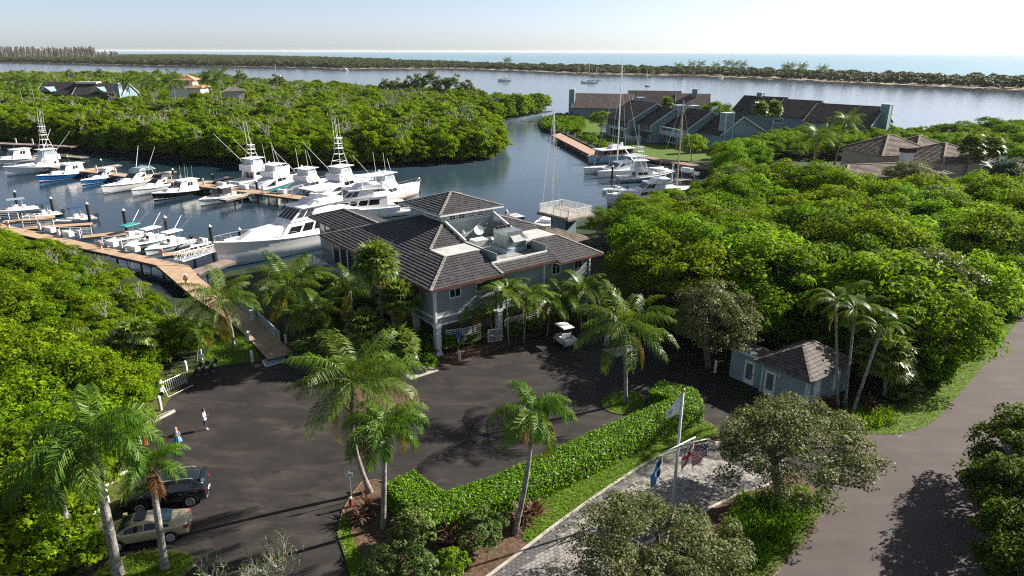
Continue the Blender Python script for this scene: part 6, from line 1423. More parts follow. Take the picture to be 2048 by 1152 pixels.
def sportfish(label, bow=None, stern=None, B=5.2, tower=0, tarp=False, hull=None, ldeck=True, L=None, hd=None, mid=None, out=7.5, stripe=None, bridge=1):
    t, L = boat_at('sportfishing_boat', label, bow or (0, 400), stern or (0, 410), L=L, hd=hd, mid=mid); fb, fs = 0.155 * L, 0.068 * L
    st, xx = hull_parts(t, L, B, fb, fs, hull or M_GEL, stripe=stripe, tr=0.88)
    w = B / 2; z = fs
    MB().box(0.04 * L, 0.25 * L, -w * .68, w * .68, z - .06, z + .02).build('cockpit_sole', pm('teak', (0.30, 0.18, 0.10), 0.7, 0.15, 2), t)
    MB().box(-0.02, 0.035 * L, -w * .86, w * .86, z - .1, z + .28).box(0.03 * L, 0.27 * L, -w * .92, -w * .72, z - .1, z + .25).box(0.03 * L, 0.27 * L, w * .72, w * .92, z - .1, z + .25).build('coaming', M_GEL, t)
    zc = z + 0.118 * L
    house(t, 'deckhouse', 0.27 * L, 0.66 * L, w * .80, w * .52, z - .05, zc, 0.01 * L, 0.13 * L, 0.86, None, [(0.12, 0.42, .48, .82), (0.46, 0.72, .50, .80)], None, wins(3, .12, .88, .2, .85))
    MB().add([(0.6 * L, -w * .52, z + .06 * L), (0.92 * L, -w * .08, fb * .93), (0.92 * L, w * .08, fb * .93), (0.6 * L, w * .52, z + .06 * L), (0.6 * L, 0, z + .095 * L)], [(0, 1, 4), (1, 2, 4), (2, 3, 4)]).build('foredeck', M_GEL, t)
    zb = zc + 0.075 * L
    house(t, 'flybridge', 0.24 * L, 0.52 * L, w * .74, w * .56, zc, zb, 0.0, 0.055 * L, 0.94)
    zt = zb + 1.25
    house(t, 'enclosure', 0.30 * L, 0.485 * L, w * .58, w * .48, zb, zt - .02, 0.01 * L, 0.03 * L, 0.95, pm('clear_vinyl', (0.55, 0.60, 0.63), 0.15, 0.06, 1), wins(3, .05, .95, .12, .9, .05), wins(3, .05, .95, .12, .9, .05), None, pm('vinyl_window', (0.34, 0.40, 0.44), 0.1, 0.1, 1))
    MB().box(0.25 * L, 0.50 * L, -w * .66, w * .66, zt, zt + .1).build('hardtop', M_GEL, t)
    pole_each(t, 'hardtop_post', [((0.27 * L, s * w * .62, zb), (0.27 * L, s * w * .62, zt)) for s in (-1, 1)], 0.05)
    poles(t, 'bridge_ladder', [((0.25 * L, y, z), (0.27 * L, y, zc + .3)) for y in (.5, 1.0)], 0.035)
    if tower:
        h = tower; x0, x1 = 0.27 * L, 0.47 * L; xm = 0.37 * L; zz = zt + h; seg = []
        for s in (-1, 1):
            seg += [((x0, s * w * .78, zc), (xm - .5, s * .45, zz)), ((x1, s * w * .7, zc), (xm + .5, s * .45, zz))]
            for k in (.35, .6, .82): 
                f = lambda a, b, q: tuple(a[i] + (b[i] - a[i]) * q for i in range(3)); A = f((x0, s * w * .78, zc), (xm - .5, s * .45, zz), k); Bq = f((x1, s * w * .7, zc), (xm + .5, s * .45, zz), k); seg += [(A, Bq)]
                if s == 1: seg += [(A, (A[0], -A[1], A[2])), (Bq, (Bq[0], -Bq[1], Bq[2]))]
        poles(t, 'tower_frame', seg, 0.05, M_GEL)
        MB().box(xm - .75, xm + .75, -.65, .65, zz, zz + .1).box(xm - .6, xm + .6, -.55, .55, zz + .95, zz + 1.0).build('tower_platform', M_GEL, t)
        poles(t, 'platform_rail', [((xm + a, b, zz + .1), (xm + a, b, zz + (2.0 if h > 2.2 else .95))) for a in (-.6, .6) for b in (-.5, .5)] + [((xm - .6, s * .5, zz + .6), (xm + .6, s * .5, zz + .6)) for s in (-1, 1)], 0.03, M_GEL)
        MB().box(xm - .7, xm + .7, -.6, .6, zz + (2.0 if h > 2.2 else .95), zz + (2.1 if h > 2.2 else 1.05)).build('tower_top', M_GEL, t)
        pole_each(t, 'antenna', [((xm + a, b, zz + 1), (xm + a - .4, b, zz + 6.0)) for a, b in ((-.4, -.5), (-.4, .5), (.3, -.5), (.3, .5))][:4 if h > 2.2 else 2], 0.05, M_GEL)
    else:
        pole_each(t, 'antenna', [((0.33 * L, s * w * .5, zt), (0.30 * L, s * w * .5, zt + 4.2)) for s in (-1, 1)], 0.045, M_GEL)
        MB().tube((0.38 * L, 0, zt + .1), (0.38 * L, 0, zt + .45), .32, .26, 10).ball((0.33 * L, .5, zt + .45), .28).build('radar', M_GEL, t)
    outriggers(t, 0.42 * L, w * .8, zc, out)
    if tarp:
        mb = MB(); ns = 7; rows = []
        for i in range(ns):
            u = i / (ns - 1); x = 0.27 * L - 0.27 * L * u; zz = zc + .1 - (zc - z - .45) * u ** 1.1; rows.append([(x, -w * .9, zz - .45 - .1 * u), (x, -w * .5, zz), (x, 0, zz + .22 * (1 - u) + .05 * math.sin(i * 2.1)), (x, w * .5, zz), (x, w * .9, zz - .45 - .1 * u)])
        mb.loft(rows, closed=False).build('cockpit_tarp', M_TARP, t)
    rl = [((xx(u, 1), s * st(u)[0] * .9, st(u)[1]), (xx(u, 1), s * st(u)[0] * .88, st(u)[1] + .6)) for u in (.6, .7, .8, .9, .97) for s in (-1, 1)]
    poles(t, 'bow_rail', rl + [(a[1], b[1]) for a, b in zip(rl[0::2], rl[2::2])] + [(a[1], b[1]) for a, b in zip(rl[1::2], rl[3::2])], 0.025, M_ALU, 4)
    return t
def express(label, bow, stern, B=4.0, hull=None, top=None, outr=0, antenna=2, stripe=None, L=None, hd=None, mid=None, enclosed=None, arch=False):
    t, L = boat_at('express_cruiser', label, bow, stern, L=L, hd=hd, mid=mid); fb, fs = 0.125 * L, 0.09 * L; w = B / 2
    st, xx = hull_parts(t, L, B, fb, fs, hull or M_GEL, stripe=stripe)
    z = fs
    MB().box(0.05 * L, 0.36 * L, -w * .7, w * .7, z - .02, z + .015).build('cockpit_sole', M_GELW, t); MB().box(0.02 * L, 0.4 * L, -w * .92, -w * .7, z - .1, z + .35).box(0.02 * L, 0.4 * L, w * .7, w * .92, z - .1, z + .35).box(0, 0.045 * L, -w * .85, w * .85, z - .1, z + .35).build('coaming', M_GEL, t)
    house(t, 'trunk_cabin', 0.40 * L, 0.86 * L, w * .8, w * .28, z - .02, z + .075 * L, 0.0, 0.22 * L, 0.8)
    house(t, 'windshield', 0.34 * L, 0.58 * L, w * .78, w * .6, z + .06 * L, z + .14 * L, 0.0, 0.12 * L, 0.86, None, wins(2, .1, .85, .2, .85), wins(3, .04, .96, .15, .9))
    zt = z + .20 * L
    if top:
        house(t, 'canopy', 0.16 * L, 0.46 * L, w * .78, w * .72, zt - .55, zt, 0.05 * L, 0.06 * L, 0.86, top, enclosed)
        poles(t, 'canopy_frame', [((x * L, s * w * .78, z + .2), (x * L, s * w * .76, zt - .5)) for x in (.18, .3, .44) for s in (-1, 1)], 0.03)
    if arch: poles(t, 'radar_arch', [((.2 * L, s * w * .85, z + .3), (.24 * L, s * w * .7, zt + .2)) for s in (-1, 1)] + [((.24 * L, -w * .7, zt + .2), (.24 * L, w * .7, zt + .2))], 0.09, M_GEL)
    if outr: outriggers(t, 0.3 * L, w * .8, zt, outr, .35, .12)
    if antenna: pole_each(t, 'antenna', [((0.34 * L + .3 * k, s * .5, zt), (0.33 * L + .3 * k, s * .5, zt + 2.6)) for k in range(antenna) for s in ((-1, 1) if antenna > 2 else (1,))], 0.03, M_GEL)
    poles(t, 'bow_rail', [((xx(u, 1), s * st(u)[0] * .92, st(u)[1]), (xx(u, 1), s * st(u)[0] * .9, st(u)[1] + .5)) for u in (.6, .72, .84, .95) for s in (-1, 1)], 0.025, M_ALU, 4)
    return t
def downeast(label, bow, stern, B, hull, stripe=None, L=None, hd=None, mid=None, tall=1.0, ant=0):
    t, L = boat_at('lobster_yacht', label, bow, stern, L=L, hd=hd, mid=mid); fb, fs = 0.135 * L, 0.075 * L; w = B / 2; st, xx = hull_parts(t, L, B, fb, fs, hull, stripe=stripe, tr=.86)
    house(t, 'trunk_cabin', 0.52 * L, 0.84 * L, w * .72, w * .3, fs, fs + .085 * L, 0, .1 * L, .85, None, [(.15, .45, .35, .75)])
    house(t, 'wheelhouse', 0.22 * L, 0.60 * L, w * .78, w * .66, fs, fs + .185 * L * tall, 0.0, .09 * L, .9, None, wins(2, .30, .62, .52, .84), wins(3, .05, .95, .5, .88), [(.1, .9, .1, .9)], None)
    MB().box(.18 * L, .53 * L, -w * .76, w * .76, fs + .185 * L * tall, fs + .185 * L * tall + .09).build('roof', M_GEL, t)
    MB().box(0.03 * L, 0.21 * L, -w * .7, w * .7, fs - .02, fs + .015).build('cockpit_sole', pm('teak', (0.3, .18, .1)), t); MB().box(0, .04 * L, -w * .84, w * .84, fs - .1, fs + .3).build('coaming', M_GEL, t)
    if ant: pole_each(t, 'antenna', [((.3 * L + .7 * k, s * w * .6, fs + .19 * L), (.29 * L + .7 * k, s * w * .6, fs + .19 * L + 2.8)) for k in (0, 1.5) for s in (-1, 1)], 0.03, M_GEL)
    return t
def console(label, bow, stern, B=2.6, hull=None, top=None, canvas=None, motors=2, L=None, hd=None, mid=None, rods=0, stripe=None, cover=None):
    t, L = boat_at('centre_console', label, bow, stern, L=L, hd=hd, mid=mid); fb, fs = .13 * L, .085 * L; w = B / 2; st, xx = hull_parts(t, L, B, fb, fs, hull or M_GEL, stripe=stripe)
    MB().box(.08 * L, .72 * L, -w * .6, w * .6, fs - .02, fs + .012).build('cockpit_sole', pm('cockpit_shade', (.45, .45, .43), .7), t)
    cg = MB()
    for s in (-1, 1): cg.path([(xx(u, 1), s * (st(u)[0] - .1), st(u)[1] + .12) for u in (.05, .2, .35, .5, .65, .78, .9)], .13, 6)
    cg.build('coaming', M_GEL, t)
    house(t, 'console', .38 * L, .52 * L, .42, .38, fs, fs + .95, 0, .2, .9, None, None, [(.1, .9, .55, .95)]); MB().box(.24 * L, .32 * L, -.5, .5, fs, fs + .75).build('leaning_post', M_GEL, t)
    if top:
        zt = fs + 1.95; house(t, 't_top', .24 * L, .60 * L, w * .72, w * .62, zt, zt + .12, .06, .12, .92, top)
        pole_each(t, 'top_post', [((x * L, s * .5, fs), (x * L, s * .6, zt)) for x in (.3, .5) for s in (-1, 1)], .035)
        if canvas: house(t, 'enclosure', .38 * L, .58 * L, w * .66, w * .58, fs + .75, zt - .01, 0.02, .3, .95, canvas)
        if rods: pole_each(t, 'fishing_rod', [((.3 * L, s * .5, zt), (.02 * L, s * 1.1, zt + 1.7)) for s in (-1, 1)], .03)
    for k in range(motors):
        y = (k - (motors - 1) / 2) * .62; m = MB().box(-.62, -.05, y - .17, y + .17, .45, 1.15).box(-.45, -.15, y - .08, y + .08, -.4, .45); m.build('outboard', M_BCANV if cover is None else cover, t)
    return t
def mast_rig(t, x, h, z0, L, w, boom=True, mat=None, stays=True, r=.17):
    MB().tube((x, 0, z0), (x, 0, h), r, r * .7, 8).build('mast', mat or M_ALU, t)
    poles(t, 'spreaders', [((x, -w * .6, z0 + (h - z0) * f), (x, w * .6, z0 + (h - z0) * f)) for f in (.35, .65)], .05, mat)
    if boom: MB().tube((x, 0, z0 + 1.6), (x - .42 * L, 0, z0 + 2.0), .16, .13, 8).build('boom', M_BCANV if boom == 2 else M_TRIM, t)
    if stays: poles(t, 'rigging', [((L * .98, 0, 1.5), (x, 0, h * .97)), ((0.02 * L, 0, 1.2), (x, 0, h)), ((x - .3, -w, 1.2), (x, 0, h * .95)), ((x - .3, w, 1.2), (x, 0, h * .95))], .035, M_GEL, 4)
def catamaran(label, bow, stern, mast_h, px=True, L=None, hd=None, mid=None, tint=None, group=None):
    t, L = boat_at('sailing_catamaran', label, bow, stern, L=L, hd=hd, mid=mid, px=px, group=group); B = L * .52
    st, xx = hull_parts(t, L, L * .14, .11 * L, .09 * L, M_GEL, y0=-B / 2 + L * .07, flare=.95, pw=3.2); hull_parts(t, L, L * .14, .11 * L, .09 * L, M_GEL, y0=B / 2 - L * .07, flare=.95, pw=3.2)
    MB().box(.08 * L, .72 * L, -B / 2 + L * .07, B / 2 - L * .07, .06 * L, .098 * L).build('bridge_deck', M_GEL, t)
    house(t, 'saloon', .2 * L, .66 * L, B * .36, B * .26, .098 * L, .19 * L, 0, .14 * L, .86, None, wins(4, .1, .9, .35, .85), wins(4, .04, .96, .3, .85), None, pm('tinted_glass', (.05, .035, .06), .1))
    MB().box(.04 * L, .36 * L, -B * .33, B * .33, .265 * L, .275 * L).build('bimini', M_TARP, t); poles(t, 'bimini_frame', [((x * L, s * B * .3, .12 * L), (x * L, s * B * .3, .265 * L)) for x in (.06, .2, .34) for s in (-1, 1)], .045, M_BCANV)
    mast_rig(t, .52 * L, mast_h, .19 * L, L, B * .45, 2); return t
def sloop(label, loc, hd, L, mast_h, boom=True, mat=None, group=None, hull=None):
    t = thing('sailboat', label, 'boat', (loc[0], loc[1], WZ), math.radians(hd), group); hull_parts(t, L, L * .29, .11 * L, .09 * L, hull or M_GEL, pw=1.9, tr=.7)
    house(t, 'coachroof', .3 * L, .68 * L, L * .085, L * .05, .09 * L, .135 * L, .01, .08 * L, .85, None, wins(3, .1, .8, .35, .8)); mast_rig(t, .56 * L, mast_h, .12 * L, L, L * .13, boom, mat); return t

M_BLUE = pm('blue_hull', (0.015, 0.13, 0.36), 0.15, 0.05, 1, coat=.5); M_TEAL = pm('teal_hull', (0.10, 0.44, 0.50), 0.15, .05, 1, coat=.5); M_DKGREEN = pm('dark_hull', (0.012, 0.018, 0.016), 0.12, .05, 1, coat=.5)
M_ICE = pm('ice_blue_hull', (0.30, 0.46, 0.55), 0.2, .05, 1, coat=.4); M_SEAF = pm('seafoam_hull', (0.38, 0.56, 0.48), 0.25, .05, 1); M_WST = pm('white_stripe', (.75, .75, .73), .3); M_DST = pm('dark_stripe', (.03, .035, .05), .4)
M_TEALC = pm('teal_canvas', (0.03, 0.30, 0.26), .7); M_NAVY = pm('navy_canvas', (0.015, 0.05, 0.14), .7); M_GREYC = pm('grey_blue_canvas', (0.22, .33, .37), .7)
H1 = -117
downeast('white trawler with brown windows at the left edge of the main dock', (0, 333), (70, 320), 4.4, M_GEL, L=12.5, hd=H1, mid=(30, 326), tall=1.1)
sportfish('white sportfisher with tall tower at the left end of the main dock', tower=3.4, L=15.5, hd=-122, mid=(84, 344), stripe=M_DST, out=7)
downeast('blue hulled lobster yacht with white cabin', (78, 366), (190, 350), 3.6, M_BLUE, M_WST, L=12.5, hd=H1, mid=(134, 357))
express('small blue hulled boat with white hardtop beside the lobster yacht', (163, 373), (245, 356), 3.0, M_BLUE, M_GEL, L=10, hd=-110, mid=(204, 364), antenna=0, stripe=M_WST)
express('white flybridge cruiser with grey canopy and twin outriggers', (212, 390), (335, 362), 4.4, None, M_GREYC, 4.5, 0, M_DST, L=14.5, hd=-112, mid=(268, 377), enclosed=wins(3, .06, .94, .1, .85, .06), arch=True)
express('white express cruiser with black canopy', (272, 394), (355, 370), 3.8, None, M_BCANV, 0, 0, M_DST, L=11.5, hd=-110, mid=(312, 383), arch=True)
downeast('dark hulled cruiser with white cabin and four antennas', (310, 401), (415, 383), 3.8, M_DKGREEN, M_WST, L=12, hd=-120, mid=(362, 392), ant=1)
console('white centre console with black canvas enclosure', (400, 412), (495, 395), 3.1, None, M_GEL, M_BCANV, 3, L=10.5, hd=-121, mid=(448, 403), cover=M_GEL)
H2 = 63
sportfish('sportfisher with short tower and black bridge cushions backed to the main dock', L=17, hd=H2, mid=(525, 364), tower=1.9, out=8.5)
sportfish('teal hulled sportfisher with silver cockpit tarp', L=16, hd=H2, mid=(566, 376), tarp=True, hull=M_TEAL, out=8.5)
sportfish('white sportfisher with silver tarp right of the teal one', L=15.5, hd=H2, mid=(630, 384), tarp=True, out=7)
sportfish('largest sportfisher with tall white tower and silver tarp', L=18, hd=61, mid=(700, 386), tower=3.6, tarp=True, B=5.2, out=8)
sportfish('white sportfisher with oval side windows beside the last finger dock', L=17, hd=58, mid=(785, 400), out=6.5)
def motor_yacht(label, L, hd, mid, B, name='motor_yacht', fly=True, rail=True):
    t, L = boat_at(name, label, (0, 400), (0, 401), L=L, hd=hd, mid=mid); fb, fs = .165 * L, .10 * L; w = B / 2; st, xx = hull_parts(t, L, B, fb, fs, M_GEL, tr=.9, stripe=M_DST, pw=2.6)
    zc = fs + .105 * L
    house(t, 'main_deckhouse', .12 * L, .66 * L, w * .86, w * .62, fs - .05, zc, 0, .10 * L, .9, None, [(.16, .36, .38, .82), (.39, .56, .38, .82), (.59, .73, .38, .82), (.76, .93, .38, .74)])
    house(t, 'foredeck_trunk', .60 * L, .90 * L, w * .6, w * .18, fs + .035 * L, fs + .09 * L, 0, .12 * L, .75)
    zp = zc + .075 * L
    house(t, 'pilothouse', .24 * L, .56 * L, w * .72, w * .6, zc, zp, 0, .10 * L, .88, None, [(.55, .74, .25, .85), (.77, .93, .25, .8)], wins(4, .03, .97, .18, .88, .04))
    MB().box(.16 * L, .475 * L, -w * .72, w * .72, zp, zp + .1).build('pilothouse_roof', M_GEL, t)
    MB().box(.02 * L, .26 * L, -w * .8, w * .8, zc, zc + .1).build('boat_deck', M_GELW, t)
    if fly:
        house(t, 'flybridge_coaming', .16 * L, .40 * L, w * .68, w * .55, zp + .1, zp + .75, 0, .05 * L, .97); MB().box(.12 * L, .37 * L, -w * .64, w * .64, zp + 2.1, zp + 2.22).build('flybridge_hardtop', M_GEL, t)
        pole_each(t, 'hardtop_post', [((x * L, s * w * .58, zp + .1), (x * L, s * w * .58, zp + 2.1)) for x in (.15, .34) for s in (-1, 1)], .07, M_GEL)
        poles(t, 'flybridge_rail', [((.03 * L, s * w * .78, zc + .1 + q), (.16 * L, s * w * .78, zc + .1 + q)) for s in (-1, 1) for q in (.5, 1.0)] + [((.03 * L, -w * .78, zc + 1.1), (.03 * L, w * .78, zc + 1.1))], .035)
    rl = [((xx(u, 1), s * st(u)[0] * .93, st(u)[1]), (xx(u, 1), s * st(u)[0] * .92, st(u)[1] + .8)) for u in (.55, .63, .71, .79, .87, .94, .99) for s in (-1, 1)]
    poles(t, 'bow_rail', rl + [(a[1], b[1]) for a, b in zip(rl[0::2], rl[2::2])] + [(a[1], b[1]) for a, b in zip(rl[1::2], rl[3::2])], .03)
    MB().tube((xx(.97, 1) - .8, 0, fb), (xx(.97, 1) + .1, 0, fb + .15), .12, .1, 6).build('anchor', M_BCANV, t)
    return t, zc, zp
motor_yacht('big white motor yacht behind the clubhouse with its bow towards the ramp', 23.5, -128, (588, 502), 6.3)
t, zc, zp = motor_yacht('white flybridge yacht with a long hardtop behind the clubhouse wing', 19, -150, (690, 440), 5.6)
console('small centre console with white T-top beyond the clubhouse tower', (830, 425), (760, 432), 2.7, None, M_GEL, None, 2, L=8, hd=20, mid=(800, 430))
console('white tender on the swim deck between yacht and sportfisher', (760, 415), (720, 420), 2.2, None, None, None, 1, L=5, hd=-140, mid=(748, 418))
console('white runabout with grey-blue sunshade at the left edge', (0, 432), (62, 425), 2.6, None, M_GREYC, None, 1, L=8, hd=-140, mid=(28, 428))
console('small boat with navy bimini on the second finger', (115, 450), (180, 440), 2.3, None, M_NAVY, None, 1, L=6.5, hd=-132, mid=(150, 446))
console('small boat under a blue cover beside the leftmost finger', (60, 445), (100, 430), 2.1, M_NAVY, M_NAVY, None, 1, L=6, hd=-132, mid=(85, 437))
console('fishing boat with teal canvas top among the pier boats', (205, 495), (290, 470), 2.4, None, M_TEALC, None, 1, L=7.5, hd=-112, mid=(258, 484), rods=1)
console('seafoam hulled fishing boat with white T-top', (238, 505), (330, 480), 2.6, M_SEAF, M_GEL, None, 1, L=8, hd=-113, mid=(298, 492), rods=1)
console('white fishing boat with white T-top nearest the ramp', (290, 515), (380, 490), 2.6, None, M_GEL, None, 2, L=8, hd=-114, mid=(340, 499), rods=1)
console('inflatable tender with a black outboard by the fourth finger', (400, 505), (370, 490), 1.8, pm('hypalon', (.35, .36, .37), .7), None, None, 1, L=4, hd=-110, mid=(402, 493))
# right-hand basin
t, L = boat_at('trawler_yacht', 'blue-white trawler yacht moored along the condo dock', (0, 1), (0, 2), L=15, hd=-150, mid=(1222, 325)); hull_parts(t, 15, 4.6, 2.4, 1.9, M_ICE, stripe=M_DST)
house(t, 'saloon', 1.5, 12.3, 2.0, 1.5, 1.9, 3.6, .2, .6, .94, pm('varnished_wood', (.22, .12, .06), .4), wins(6, .06, .94, .35, .85), wins(3, .05, .95, .3, .85)); MB().box(.6, 12.3, -2.2, 2.2, 3.6, 3.75).build('roof', M_GEL, t)
house(t, 'upper_helm', 5, 8.5, 1.2, 1.0, 3.75, 4.6, 0, .6, .9); MB().tube((4.2, 0, 3.75), (4.2, 0, 5.2), .5, .35, 10).build('funnel', M_GEL, t); pole_each(t, 'antenna', [((6, s, 4.6), (6, s, 7.5)) for s in (-.8, .8)], .03)
catamaran('large sailing catamaran with furled dark sail in the right-hand basin', (1175, 356), (1290, 345), 26.5, L=15.5, hd=-152, mid=(1235, 348))
sportfish('ice-blue sportfisher with tower in the right-hand basin', L=13.5, hd=10, mid=(1292, 362), hull=M_ICE, tower=2.0, B=4.4, out=5)
t, zc, zp = motor_yacht('white motor yacht with dinghy on its roof at the wood edge', 15, 195, (1285, 408), 4.8)
d = thing('dinghy', 'white inflatable dinghy on the roof of the basin motor yacht', 'dinghy', t.location + Vector((0, 0, zp + 2.25)), t.rotation_euler.z)
pts = [(3.2, .8, .3), (5.2, .8, .3), (6.3, .5, .4), (6.7, 0, .5), (6.3, -.5, .4), (5.2, -.8, .3), (3.2, -.8, .3)]; MB().path(pts, .27, 8).build('tube', M_GEL, d, True); MB().box(3.2, 6.2, -.6, .6, .1, .2).build('floor', M_GEL, d)
console('small white skiff with outboard beside the basin motor yacht', (1210, 375), (1245, 370), 2.2, None, None, None, 1, L=5.5, hd=200, mid=(1228, 385))
sloop('sailboat with tall white mast moored behind the lookout deck', (4.3, 107.5), 70, 13, 19.5, True)
sloop('sailboat with a pale wooden mast at the edge of the right-hand wood', (28, 138), 30, 13, 19.0, False, pm('spruce_mast', (.42, .32, .17), .6))
t = thing('jet_tender', 'blue and white jet tender beside the clubhouse piling', 'boat', (*P(1045, 437, WZ).xy, WZ), -2.6); hull_parts(t, 4.6, 1.9, .75, .6, M_BLUE); house(t, 'seat', 1.0, 2.8, .45, .3, .6, 1.05, .1, .2, .8); house(t, 'helm', 2.6, 3.4, .4, .3, .6, 1.4, .2, .3, .8)
# lagoon boats at anchor
def lagoon(px, py): p = P(px, py, WZ); return (p.x, p.y)
q = lagoon(1178, 166); catamaran('white sailing catamaran anchored on the lagoon', (q[0] - 7, q[1] - 2), (q[0] + 7, q[1] + 2), 21, px=False)
sloop('small white sloop anchored right of the lagoon catamaran', lagoon(1201, 162), 200, 9, 13)
sloop('dark sloop anchored alone before the barrier island beach', lagoon(1297, 173), 100, 9, 13, hull=M_NAVY)
sloop('sailboat anchored on the lagoon far left of the others', lagoon(561, 152), 170, 10, 14)
for lab, pq, hd_ in (('white trawler anchored on the lagoon beyond the mangrove point', (1020, 162), -150), ('white cruiser under way on the lagoon at upper centre', (696, 142), 180)):
    q = lagoon(*pq); t = thing('cruiser', lab, 'boat', (q[0], q[1], WZ), math.radians(hd_)); hull_parts(t, 14, 4.6, 2.4, 1.7, M_GEL); house(t, 'deckhouse', 2, 10, 1.9, 1.4, 1.7, 3.6, 0, 1.2, .9, None, wins(3, .1, .9, .4, .8)); house(t, 'flybridge', 3, 7, 1.6, 1.3, 3.6, 4.5, 0, .6, .95); MB().box(2.6, 6.8, -1.6, 1.6, 6, 6.12).build('hardtop', M_GEL, t); pole_each(t, 'hardtop_post', [((x, s * 1.4, 4.5), (x, s * 1.4, 6)) for x in (3, 6.5) for s in (-1, 1)], .08)
q = lagoon(1437, 158); t = thing('dinghy', 'white dinghy drawn up near the barrier island beach', 'dinghy', (q[0], q[1], WZ), .5); hull_parts(t, 7, 2.4, 1.2, .9, M_GEL); MB().box(1.5, 4.5, -1, 1, 2.6, 2.7).build('sunshade', M_TEALC, t); pole_each(t, 'post', [((x, s * .9, .9), (x, s * .9, 2.6)) for x in (1.7, 4.2) for s in (-1, 1)], .05)
# ------------------------------------------------------------------ cars
def car(name, label, mid, hd, L, W, prof, paint, wheels, rw, glass, roofline, sun=None, extra=None):
    """prof: stations (x from rear 0 to front L, belt z, top z, half width, half width of top); body is one lofted shell."""
    t = thing(name, label, 'car', (mid[0] - math.cos(hd) * L / 2, mid[1] - math.sin(hd) * L / 2, 0.012), hd)
    rings = []
    def ring(x, zb, zt, w, wt):
        g = 0.24; h = [(w * .86, g), (w * .97, g + .12), (w, (g + zb) * .55), (w * .965, zb)]
        top = [(wt + (w * .965 - wt) * .25, zb + (zt - zb) * .70), (wt, zb + (zt - zb) * .95), (wt * .55, zt)]
        s = h + top; return [(x, y, z) for y, z in s] + [(x, 0, zt + .012)] + [(x, -y, z) for y, z in s[::-1]]
    for st in prof: rings.append(ring(*st))
    body = MB().loft(rings); me = body.mesh('body', paint, True); b = link('body', me, t)
    m = b.modifiers.new('smooth', 'SUBSURF'); m.levels = 1; m.render_levels = 2
    def at(x):
        for p, q in zip(prof, prof[1:]):
            if p[0] <= x <= q[0]: f = (x - p[0]) / (q[0] - p[0]); return [p[i] + (q[i] - p[i]) * f for i in range(5)]
        return prof[-1]
    def side(x, k, s, off):
        _, zb, zt, w, wt = at(x); y0 = w * .965; y1 = wt + (w * .965 - wt) * .2; return (x, s * (y0 + (y1 - y0) * k + off), zb + (zt - zb) * k * .78 + .01)
    for s in (-1, 1):
        for (x0, x1, k0, k1) in glass['side']:
            n = 4; mb = MB(); top = [side(x0 + (x1 - x0) * (.10 + .86 * i / n if x0 == glass['side'][0][0] else .03 + .94 * i / n), k1, s, .03) for i in range(n + 1)]; bot = [side(x0 + (x1 - x0) * i / n, k0, s, .03) for i in range(n + 1)]
            for i in range(n): mb.quad(bot[i], bot[i + 1], top[i + 1], top[i])
            mb.build('side_window', M_GLASS, t)
    for nm, (x0, x1, f0, f1) in (('windshield', glass['front']), ('rear_window', glass['rear'])):
        n = 6; mb = MB(); rows = []
        for i in range(n + 1):
            x = x0 + (x1 - x0) * i / n; _, zb, zt, w, wt = at(x); ff = f0 + (f1 - f0) * i / n; rows.append([(x, y * wt * ff, zt + .035 - .02 * y * y) for y in (-1, -.5, 0, .5, 1)])
        mb.loft(rows, closed=False).build(nm, pm('car_glass', (.02, .05, .055), .05, spec=.8) if nm == 'windshield' else pm('car_glass_rear', (.03, .07, .10), .05, spec=.8), t, True)
    for x in wheels:
        for s in (-1, 1):
            y = s * (W / 2 + .01); pts = [(x + (rw - .09) * math.cos(a), y - s * .06, rw + (rw - .09) * math.sin(a)) for a in (6.2832 * k / 20 for k in range(21))]
            wh = MB().tube((x, y - s * .22, rw), (x, y + s * .02, rw), rw, rw, 22).build('wheel', pm('tyre', (.015, .015, .016), .85), t)
            mb = MB(); c = Vector((x, y + s * .03, rw)); mb.tube(c - Vector((0, s * .02, 0)), c + Vector((0, s * .004, 0)), rw * .18, rw * .18, 10)
            for k in range(7): a = 6.2832 * k / 7; e = c + Vector((math.cos(a), 0, math.sin(a))) * rw * .66; mb.bar(c, e, .05, .06)
            mb.path([c + Vector((math.cos(6.2832 * k / 18), 0, math.sin(6.2832 * k / 18))) * rw * .67 for k in range(19)], .025, 5); mb.build('rim', M_ALU, wh)
            ar = MB(); ar.path([(x + (rw + .05) * math.cos(math.pi * k / 12), s * (W / 2 + .0), rw + (rw + .05) * math.sin(math.pi * k / 12)) for k in range(13)], .035, 5); ar.build('wheel_arch', pm('arch_black', (.012, .012, .013), .6), t)
            MB().tube((x, s * (W / 2 - .25), rw), (x, s * (W / 2 + .012), rw), rw + .05, rw + .05, 20).build('wheel_well', pm('well_black', (.008, .008, .008), .9), t)
    if sun: MB().box(sun[0], sun[1], -.42, .42, sun[2], sun[2] + .02).build('sunroof', M_GLASS, t)
    zt_ = at(.12)[1]
    for s in (-1, 1):
        MB().box(.045, .26, s * W / 2 * .58 if s > 0 else -W / 2 * .90, s * W / 2 * .90 if s > 0 else -W / 2 * .58, zt_ - .24, zt_ - .07).build('tail_light', pm('tail_red', (.42, .015, .015), .2, coat=.5), t)
        MB().box(L - .42, L - .14, s * W / 2 * .48 if s > 0 else -W / 2 * .82, s * W / 2 * .82 if s > 0 else -W / 2 * .48, .60, .73).build('headlight', pm('lamp_clear', (.6, .6, .58), .1), t)
        x = glass['front'][1] - .1; _, zb, zt, w, wt = at(x); MB().box(x - .1, x + .1, s * (w + .02) if s > 0 else -w - .2, w + .2 if s > 0 else -w - .02, zb + .02, zb + .18).build('mirror', paint, t)
        for xd in roofline['handles']: MB().box(xd, xd + .18, s * (W / 2 * .99) - .02, s * (W / 2 * .99) + .02, zb - .13, zb - .1).build('door_handle', M_ALU, t)
